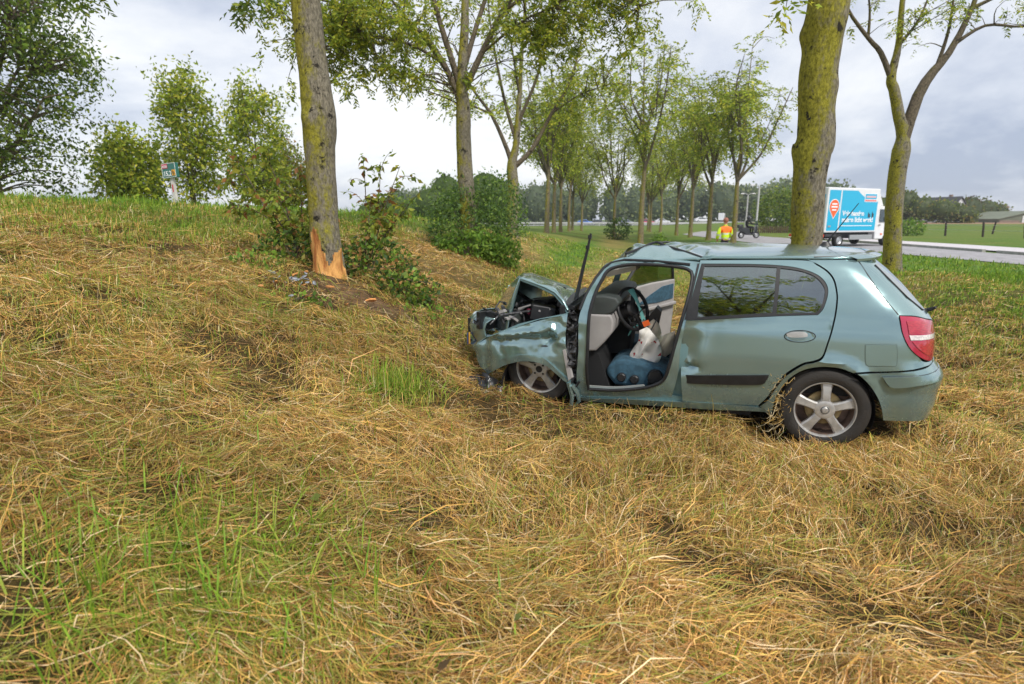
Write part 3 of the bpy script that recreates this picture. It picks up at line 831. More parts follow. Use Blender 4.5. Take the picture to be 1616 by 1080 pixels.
# --- third tree of the left row
zC = 0.9
trC = limb([(0.0, 22, zC - .1), (0.05, 22, 2.7), (0.0, 22, 3.6), (0.16, 22, 4.4), (0.27, 22, 6.0), (0.38, 22, 7.9), (0.6, 22, 10.5)], 0.22, 0.03, 50)
trC[:, 3] = np.interp(trC[:, 2], [0.8, 1.2, 3.4, 4.2, 6, 10.5], [0.28, 0.225, 0.20, 0.13, 0.085, 0.02])
lbC = [limb([(0.0, 22, 3.6), (-0.19, 22, 4.17), (-0.76, 22, 5.38), (-1.44, 21.9, 6.24), (-2.0, 21.8, 7.6)], 0.11, 0.02),
       limb([(0.05, 22, 3.5), (0.75, 22, 4.17), (1.43, 22, 5.38), (2.1, 22, 6.5), (2.5, 22, 8.0)], 0.11, 0.02),
       limb([(0.16, 22, 4.4), (-0.3, 22.3, 6.0), (-0.7, 22.5, 8.0), (-0.9, 22.6, 9.6)], 0.08, 0.02),
       limb([(0.2, 22, 5.0), (0.9, 21.7, 6.6), (1.3, 21.5, 8.2), (1.7, 21.4, 9.8)], 0.07, 0.02),
       limb([(-0.76, 22, 5.38), (-1.5, 21.5, 5.6), (-2.4, 21.2, 5.9)], 0.05, 0.012),
       limb([(0.27, 22, 6.0), (0.0, 21.4, 7.4), (-0.3, 21.0, 8.8)], 0.05, 0.012),
       limb([(1.43, 22, 5.38), (2.3, 21.6, 5.9), (3.2, 21.4, 6.2)], 0.04, 0.012)]
SC = np.concatenate([l[7:, :3] for l in lbC])
CC = SC[rg.integers(0, len(SC), 170)] + rg.normal(0, 1, (170, 3)) * [0.55, 0.5, 0.5]
CC = CC[(CC[:, 2] > 5.2)]
build_tree('roadside_tree', (0, 0, 0), [trC] + lbC, twigs_to(CC, lbC, rg, 0.016), rachis_leaves(CC, 6, 8, 0.28, 0.13, 0.38, ASH, rg),
           'vase shaped ash with bare upright limbs just behind the bush', 'roadside ash trees', sides=16, rough=0.05, seed=41)

# --- slim forked tree at right near the road
trE = limb([(9.62, 14.5, 0.25), (9.48, 14.5, 1.73), (9.42, 14.5, 2.64), (9.44, 14.5, 3.5), (9.25, 14.5, 4.1), (9.08, 14.5, 4.62), (8.97, 14.5, 4.9), (9.04, 14.5, 5.63), (9.0, 14.5, 6.6), (9.0, 14.5, 9)], 0.2, 0.03, 70)
trE[:, 3] = np.interp(trE[:, 2], [0.25, 0.6, 1.6, 3.3, 3.6, 4.6, 4.9, 5.6, 9], [0.25, 0.215, 0.19, 0.195, 0.13, 0.115, 0.10, 0.07, 0.02])
lbE = [limb([(9.44, 14.5, 3.45), (9.66, 14.5, 4.5), (9.95, 14.5, 5.05), (10.25, 14.5, 5.45), (10.64, 14.5, 6.44), (11.0, 14.5, 8.2)], 0.145, 0.03),
       limb([(8.99, 14.5, 4.85), (8.65, 14.5, 5.45), (8.31, 14.5, 5.77), (7.64, 14.4, 6.44), (7.2, 14.3, 7.4)], 0.07, 0.02),
       limb([(10.3, 14.5, 5.6), (10.92, 14.4, 6.0), (11.7, 14.3, 5.95), (12.4, 14.2, 6.1)], 0.045, 0.012),
       limb([(8.31, 14.5, 5.77), (8.2, 14.4, 6.4), (7.9, 14.3, 7.2)], 0.035, 0.01),
       limb([(9.04, 14.5, 5.6), (9.4, 14.4, 6.2), (9.6, 14.3, 7.2)], 0.04, 0.01),
       limb([(10.0, 14.5, 5.1), (10.1, 14.4, 6.0), (10.0, 14.3, 7.2)], 0.05, 0.012),
       limb([(10.64, 14.5, 6.4), (11.3, 14.4, 6.7), (12.2, 14.2, 7.0)], 0.05, 0.012)]
SE = np.concatenate([l[7:, :3] for l in lbE])
CE = np.concatenate([SE[rg.integers(0, len(SE), 70)] + rg.normal(0, 1, (70, 3)) * [0.5, 0.5, 0.4],
                     np.array([9.75, 14.2, 6.15]) + rg.normal(0, 1, (12, 3)) * [0.28, 0.2, 0.12],
                     np.array([8.85, 14.2, 5.95]) + rg.normal(0, 1, (5, 3)) * [0.14, 0.2, 0.1],
                     np.array([11.75, 14.2, 6.35]) + rg.normal(0, 1, (14, 3)) * [0.4, 0.3, 0.2]])
CE = CE[(CE[:, 2] > 5.75)]
build_tree('roadside_tree', (0, 0, 0), [trE] + lbE, twigs_to(CE, lbE, rg, 0.011), rachis_leaves(CE, 4, 7, 0.19, 0.09, 0.34, ASH, rg),
           'slim tree with forked dark limbs in front of the delivery truck cab', 'roadside ash trees', sides=24, rough=0.06, seed=51,
           knots=((3.55, 3.5, 0.03, 0.1), (1.6, 0.3, 0.02, 0.1)))

# --- avenue trees further off: four prototypes, copied
protos = []
for k, (sd, H, fk, nl, cl) in enumerate(((101, 12.5, 4.6, 5, 185), (102, 13.0, 5.0, 4, 150), (103, 11.8, 4.3, 5, 200), (104, 12.6, 4.8, 6, 190))):
    protos.append(ash_proto(sd, H, 0.185, fk, nl, cl, 0.60, np.concatenate([ASH[:3], ASH[4:], YEL[:2]]) * 1.08, 0.22, 5, 7))
AV = [(14.52, 38, 0, 1.0, 'mossy avenue tree rising beside the person in high visibility jacket'),
      (14.57, 43, 2, 1.02, 'avenue tree just left of the person in high visibility jacket'),
      (15.36, 50, 3, 0.97, 'avenue tree two trunks left of the person in high visibility jacket'),
      (15.87, 56, 2, 0.92, 'short avenue tree three trunks left of the person in high visibility jacket'),
      (17.35, 68, 1, 0.9, 'thin distant avenue tree, rightmost of the three slender ones'),
      (17.1, 72, 3, 0.88, 'thin distant avenue tree, middle of the three slender ones'),
      (18.0, 77, 0, 0.9, 'thin distant avenue tree, leftmost of the three slender ones'),
      (8.22, 37, 1, 1.03, 'tall pale trunked avenue tree behind the front of the car roof'),
      (8.44, 48, 3, 0.80, 'avenue tree with bushy base standing in the middle of the path'),
      (2.55, 43, 2, 1.06, 'first grey trunked avenue tree right of the vase shaped ash'),
      (3.45, 48, 0, 0.98, 'leaning avenue tree, second right of the vase shaped ash'),
      (4.51, 54, 3, 0.95, 'avenue tree third right of the vase shaped ash'),
      (5.9, 60, 1, 0.92, 'avenue tree fourth right of the vase shaped ash'),
      (7.15, 69, 2, 0.93, 'avenue tree fifth right of the vase shaped ash'),
      (8.0, 67, 0, 0.82, 'last dark avenue tree of the left row before the motorway')]
first = {}
for i, (X, Y, k, sc, lab) in enumerate(AV):
    z = float(zt(X, Y)) - 0.03
    if k not in first:
        t, tw, lf = protos[k]
        o = build_tree('avenue_tree', (X, Y, z), t, tw, lf, lab, 'avenue trees along the path', bark=m_barkg, sides=12, rough=0.04, seed=k)
        first[k] = o
    else:
        o = copy_tree(first[k]); o.location = (X, Y, z); o['label'] = lab
    o.rotation_euler = (0, 0, [0.4, 2.3, 4.0, 5.2, 1.1, 3.0, 0.0, 2.6, 5.9, 1.7, 3.6, 0.8, 4.6, 2.0, 5.5][i]); o.scale = (sc, sc, sc)

for (X, Y, k, sc, lab) in ((-1.9, -7.2, 0, 1.25, 'avenue tree behind the photographer, mirrored in the side windows'),):
    o = copy_tree(first[k]); o.location = (X, Y, float(zt(X, Y)) - 0.05); o['label'] = lab; o.rotation_euler = (0, 0, 1.3 + k); o.scale = (sc, sc, sc)

# --- bushy trees on the far side of the embankment, left
def bushy(seed, H, W, trunk_h, nclump, per, spread, lsize, pal, r, stems=1, low=0.0):
    rg = np.random.default_rng(seed)
    lines = []
    for s_ in range(stems):
        a = rg.uniform(0, 6.28); t = 0.28 * W * (s_ > 0)
        lines.append(limb([(0.12 * math.cos(a) * (s_ > 0), 0.12 * math.sin(a) * (s_ > 0), -0.2), (t * .4 * math.cos(a), t * .4 * math.sin(a), H * 0.3), (t * math.cos(a), t * math.sin(a), H * 0.85)], r * (1 if s_ == 0 else 0.7), r * 0.15, 20))
    lb = []
    for k in range(9):
        a = rg.uniform(0, 6.28); z0 = trunk_h + (H * 0.62 - trunk_h) * rg.uniform(0, 1); l = W * rg.uniform(0.5, 0.85)
        lb.append(limb([(0, 0, z0), (math.cos(a) * l * .5, math.sin(a) * l * .5, z0 + l * 0.45), (math.cos(a) * l * .9, math.sin(a) * l * .9, min(H * 0.95, z0 + l * 0.95))], r * 0.45, r * 0.1, 10))
    u = rg.normal(0, 1, (nclump, 3)); u /= np.linalg.norm(u, axis=1, keepdims=True)
    rr = rg.uniform(0.25, 1, nclump) ** 0.5
    lump = 1 + 0.35 * fbm(np.arctan2(u[:, 1], u[:, 0]) * 1.6 + seed, u[:, 2] * 2.4, seed, 2)
    zc = (H + low + trunk_h) / 2
    C = u * rr[:, None] * lump[:, None] * np.array([W, W, (H - trunk_h - low) / 2]) + np.array([0, 0, zc])
    C = C[C[:, 2] > low]
    tw = twigs_to(C, lb + lines, rg, r * 0.10)
    n = len(C)
    P = np.repeat(C, per, 0) + rg.normal(0, spread, (n * per, 3))
    D = rg.normal(0, 1, (n * per, 3)) + np.repeat(u[:n], per, 0) * 0.3; D[:, 2] -= 0.35
    cb = np.repeat(rg.uniform(0.7, 1.3, n), per)
    return lines + lb, tw, leaves_np(P, D, lsize, 0.5, pal, rg, cb)
BT = [(-14.9, 17.0, 901, 10.8, 2.9, 0.9, 560, 48, 0.26, 0.14, DARK, 0.20, 1, 'large dark leafy tree filling the left edge of the picture'),
      (-14.8, 23.0, 902, 3.5, 1.12, 0.2, 230, 28, 0.22, 0.18, ASH, 0.06, 4, 'low rounded multi stemmed tree left of the distance marker'),
      (-13.5, 25.0, 903, 6.3, 1.22, 0.5, 250, 28, 0.24, 0.18, ASH, 0.08, 3, 'upright leafy tree standing behind the distance marker'),
      (-12.0, 28.0, 904, 6.6, 1.35, 0.6, 240, 28, 0.24, 0.19, ASH, 0.08, 3, 'tree with rounded top half hidden behind the struck trunk'),
      (-12.6, 33.0, 905, 4.6, 1.2, 0.5, 200, 34, 0.28, 0.17, YEL, 0.08, 2, 'small yellowish tree between the distance marker and struck trunk')]
for (X, Y, sd, H, W, th_, nc, per, sp, ls, pal, r, stm, lab) in BT:
    t, tw, lf = bushy(sd, H, W, th_, nc, per, sp, ls, pal, r, stm)
    build_tree('bushy_tree', (X, Y, float(zt(X, Y)) - 0.05), t, tw, lf, lab, 'trees on the embankment', bark=m_barkg, sides=10, seed=sd)

# --- saplings and undergrowth round the struck tree, bush round the second tree
def sapling(seed, base, tips, lsize, pal, label, nl=26, r=0.012):
    rg = np.random.default_rng(seed)
    lines = []; P = []; D = []
    for tp in tips:
        tp = np.array(tp, float); b = np.array(base, float) + rg.normal(0, 0.06, 3) * [1, 1, 0]
        mid = b + (tp - b) * 0.5 + np.array([0, 0, 0.14]) + rg.normal(0, 0.05, 3)
        l = limb([b - [0, 0, .1], mid, tp], r, r * 0.25, 16); lines.append(l)
        for k in range(6):
            s0 = l[rg.integers(5, len(l)), :3]; d = rg.normal(0, 1, 3) * [1, 1, 0.5]; d /= np.linalg.norm(d)
            e = s0 + d * rg.uniform(0.15, 0.34); sl = limb([s0, (s0 + e) / 2 + [0, 0, 0.04], e], r * 0.4, r * 0.12, 6); lines.append(sl)
            q = sl[rg.integers(0, len(sl), nl // 7), :3]; P.append(q)
            dd = rg.normal(0, 1, (len(q), 3)) * [1, 1, 0.4] + d * 0.8; dd[:, 2] -= 0.75; D.append(dd)
        q = l[rg.integers(6, len(l), nl // 3), :3]; P.append(q); dd = rg.normal(0, 1, (len(q), 3)) * [1, 1, 0.4]; dd[:, 2] -= 0.7; D.append(dd)
    P = np.concatenate(P); D = np.concatenate(D)
    root = empty('sapling', (0, 0, 0)); tag(root, label, 'sapling', 'saplings round the struck tree')
    V, F = tubes_np(lines, 6); link('stems', mesh_np('stems', V, F), m_barkd, root)
    link('foliage', mesh_np('foliage', *leaves_np(P + rg.normal(0, 0.02, P.shape), D, lsize, 0.48, pal, rg)), m_leaf, root, smooth=False)
SAP = np.array([[0.22, 0.29, 0.035], [0.32, 0.36, 0.045], [0.16, 0.23, 0.03], [0.40, 0.38, 0.05], [0.27, 0.33, 0.04], [0.34, 0.42, 0.06], [0.18, 0.26, 0.035], [0.38, 0.18, 0.06]])
zs = lambda x, y: float(zt(x, y))
sapling(61, (-2.75, 7.5, zs(-2.75, 7.5)), [(-3.45, 7.5, 2.35), (-3.1, 7.4, 2.5), (-3.55, 7.4, 2.1), (-2.7, 7.5, 2.30), (-3.6, 7.6, 1.75), (-2.95, 7.3, 1.9), (-3.3, 7.8, 2.0), (-2.62, 7.6, 1.95)], 0.10, SAP, 'leafy sapling with some reddish leaves growing left of the struck trunk', 84)
sapling(62, (-2.05, 7.75, zs(-2.05, 7.75)), [(-1.45, 7.8, 2.1), (-1.7, 7.7, 2.35), (-1.95, 7.8, 2.45), (-1.4, 7.9, 1.75), (-1.85, 7.7, 1.9), (-1.2, 7.8, 2.0), (-1.45, 7.7, 2.3)], 0.10, SAP, 'leafy sapling arching right behind the struck trunk', 58)
def thicket(name, label, cat, ell, n, lsize, pal, seed, aspect=0.5, group=None, stems=14, floor=True):
    rg = np.random.default_rng(seed)
    P = []; 
    for (cx, cy, cz, rx, ry, rz, w) in ell:
        k = int(n * w); u = rg.normal(0, 1, (k, 3)); u /= np.linalg.norm(u, axis=1, keepdims=True)
        rr = rg.uniform(0.3, 1, k) ** 0.4 * (1 + 0.32 * fbm(np.arctan2(u[:, 1], u[:, 0]) * 2.5, u[:, 2] * 3, seed, 3))
        P.append(u * rr[:, None] * [rx, ry, rz] + [cx, cy, cz])
    P = np.concatenate(P); g = zt(P[:, 0], P[:, 1]); P = P[P[:, 2] > g + 0.01]
    D = rg.normal(0, 1, P.shape); D[:, 2] -= 0.2
    root = empty(name, (ell[0][0], ell[0][1], float(zt(ell[0][0], ell[0][1]))))
    P = P - np.array(root.location)
    tag(root, label, cat, group)
    br = 1 + 0.3 * fbm(P[:, 0] * 4, P[:, 2] * 4 + P[:, 1] * 3, seed + 2, 2)
    link('foliage', mesh_np('foliage', *leaves_np(P, D, lsize, aspect, pal, rg, br)), m_leaf, root, smooth=False)
    lines = []
    for k in range(stems):
        q = P[rg.integers(0, len(P))]; lines.append(limb([(rg.normal(0, .1), rg.normal(0, .1), -0.08), q * [.4, .4, .6], q], 0.012, 0.004, 8))
    V, F = tubes_np(lines, 5); link('stems', mesh_np('stems', V, F), m_barkd, root)
DK2 = np.array([[0.08, 0.15, 0.03], [0.12, 0.20, 0.04], [0.055, 0.105, 0.025], [0.17, 0.25, 0.045], [0.09, 0.15, 0.055]])
BRT = np.array([[0.15, 0.28, 0.035], [0.21, 0.35, 0.045], [0.11, 0.20, 0.03], [0.27, 0.39, 0.055]])
thicket('bush', 'dark green bramble bush crowding both sides of the struck trunk base', 'bush',
        [(-2.75, 7.5, 1.15, 0.62, 0.35, 0.40, 0.5), (-1.8, 7.6, 1.05, 0.5, 0.35, 0.38, 0.36), (-1.35, 7.35, 0.74, 0.42, 0.3, 0.26, 0.25)], 3000, 0.075, np.concatenate([DK2, BRT, PAL[3:4], PAL[5:6]]), 71, 0.55)
thicket('bush', 'tall dark evergreen bush wrapped round the foot of the spreading ash', 'bush',
        [(-1.0, 13.9, 1.5, 1.05, 0.8, 1.0, 0.55), (-0.35, 14.1, 1.75, 0.75, 0.7, 0.95, 0.35), (-1.6, 14.0, 1.5, 0.5, 0.6, 0.85, 0.2)], 6000, 0.085, DK2 * 1.35, 72, 0.45)
thicket('bush', 'low bright green bramble spilling in front of the dark evergreen bush', 'bush',
        [(-0.95, 13.05, 1.0, 0.95, 0.4, 0.38, 0.7), (-0.3, 13.1, 0.85, 0.55, 0.4, 0.42, 0.35)], 2800, 0.10, BRT, 73, 0.62)
thicket('bush', 'small bush at the foot of the tree in the middle of the path', 'bush', [(8.7, 47.6, 0.8, 1.1, 0.8, 1.0, 1.0)], 700, 0.22, DK2, 74)
thicket('bush', 'dense round bush by the small stake fence beyond the road', 'bush', [(32.2, 70, 2.4, 3.2, 3.0, 3.0, 1.0)], 4500, 0.34, DARK, 75)
thicket('bush', 'little leafy shrub standing up behind the front edge of the roof', 'bush', [(6.9, 27, 0.35, 0.5, 0.4, 0.75, 1.0)], 420, 0.16, BRT, 76)
thicket('bush', 'ragged shrub at the field fence by the slim forked tree', 'bush', [(37.4, 55, 0.8, 1.7, 0.8, 0.9, 1.0)], 700, 0.28, BRT, 77)

# grey-dark old leaves and weeds around the wound: sparse ground plants
thicket('weeds', 'small leafy weeds sprouting on the bare soil by the debris', 'weeds', [(-2.35, 6.0, 0.78, 0.45, 0.15, 0.08, 0.3), (-1.1, 6.75, 0.55, 0.45, 0.3, 0.10, 0.3), (-3.1, 6.85, 1.15, 0.45, 0.3, 0.12, 0.4)], 380, 0.055, BRT, 78, 0.7, stems=2)

# ------------------------------------------------------------------ far woods (read as one mass)
def far_mass(name, spots, lsize, pal, seed, label, cat):
    rg = np.random.default_rng(seed); P = []; D = []; B = []
    cores = MB()
    for (x, y, h, w, n) in spots:
        z0 = float(zt(x, y, False))
        u = rg.normal(0, 1, (n, 3)); u /= np.linalg.norm(u, axis=1, keepdims=True); lowz = u[:, 2] < -0.3; u[lowz, 2] *= 0.9
        rr = (1 + 0.28 * fbm(np.arctan2(u[:, 1], u[:, 0]) * 2.2 + x, u[:, 2] * 3.0, seed, 3)) * rg.uniform(0.72, 1.0, n)
        Q = u * rr[:, None] * [w, w * 0.7, h * 0.55] + [x, y, z0 + h * 0.46]; Q[:, 2] = np.maximum(Q[:, 2], z0 + 0.1); P.append(Q); D.append(u + rg.normal(0, 0.8, (n, 3)))
        B.append(np.full(n, rg.uniform(0.7, 1.25)))
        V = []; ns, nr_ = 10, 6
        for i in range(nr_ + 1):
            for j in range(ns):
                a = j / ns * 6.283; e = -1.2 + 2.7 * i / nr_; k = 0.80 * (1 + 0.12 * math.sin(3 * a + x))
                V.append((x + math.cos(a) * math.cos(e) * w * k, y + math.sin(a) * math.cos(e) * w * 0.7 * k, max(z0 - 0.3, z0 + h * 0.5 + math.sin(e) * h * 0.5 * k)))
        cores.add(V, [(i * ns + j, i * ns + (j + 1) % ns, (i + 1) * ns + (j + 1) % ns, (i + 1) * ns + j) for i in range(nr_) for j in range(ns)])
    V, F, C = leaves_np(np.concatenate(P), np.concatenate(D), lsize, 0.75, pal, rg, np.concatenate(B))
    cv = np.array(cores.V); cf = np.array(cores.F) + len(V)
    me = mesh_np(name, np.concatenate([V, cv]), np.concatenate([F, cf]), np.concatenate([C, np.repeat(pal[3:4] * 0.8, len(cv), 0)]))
    return tag(link(name, me, m_leaf, smooth=False), label, cat, kind='stuff')
FARP = np.array([[0.20, 0.26, 0.12], [0.25, 0.31, 0.13], [0.32, 0.36, 0.14], [0.16, 0.215, 0.11]])
sp = []
for i in range(46):
    x = -38 + i * 3.1 + rg.normal(0, 0.8); sp.append((x, rg.uniform(182, 200), rg.uniform(10.5, 14.5), rg.uniform(3.2, 4.8), 420))
for i in range(14):
    x = 62 + i * 3.4; sp.append((x, rg.uniform(180, 195), rg.uniform(9.5, 12.5), rg.uniform(3.2, 4.6), 380))
far_mass('far_wood', sp, 0.95, FARP, 201, 'dark wood closing the view beyond the motorway', 'wood')
sp = [(-17 + i * 2.2 + rg.normal(0, 0.5), rg.uniform(62, 78), rg.uniform(4.2, 6.0), rg.uniform(2.6, 3.6), 420) for i in range(8)]
sp = [(x, y, h * (0.75 + 0.5 * (i > 2)), w, n) for i, (x, y, h, w, n) in enumerate(sp)]
far_mass('distant_copse', sp, 0.42, DARK[:4] * 1.35, 202, 'soft green copse on the skyline left of the spreading ash', 'wood')
HEDP = np.array([[0.18, 0.23, 0.05], [0.24, 0.29, 0.06], [0.14, 0.18, 0.05], [0.11, 0.15, 0.045], [0.30, 0.25, 0.07]])
sp = [(72 + i * 2.7 + rg.normal(0, 0.4), rg.uniform(112, 120), [4.6, 5.4, 6.6, 5.2, 4.6, 3.6, 2.6][i], rg.uniform(2.8, 3.6), 420) for i in range(7)]
far_mass('field_hedge', sp, 0.5, HEDP, 203, 'leafy hedge row across the field right of the slim forked tree', 'hedge')
sp = [(101 + i * 3.3, rg.uniform(146, 158), [6.2, 4.4, 5.0, 6.0, 6.4, 6.0, 5.6, 6.0, 5.0][i], rg.uniform(2.8, 4.0), 380) for i in range(9)]
far_mass('village_trees', sp, 0.6, np.concatenate([HEDP, [[0.26, 0.15, 0.08]]]), 204, 'brownish trees around the far houses at right', 'trees')

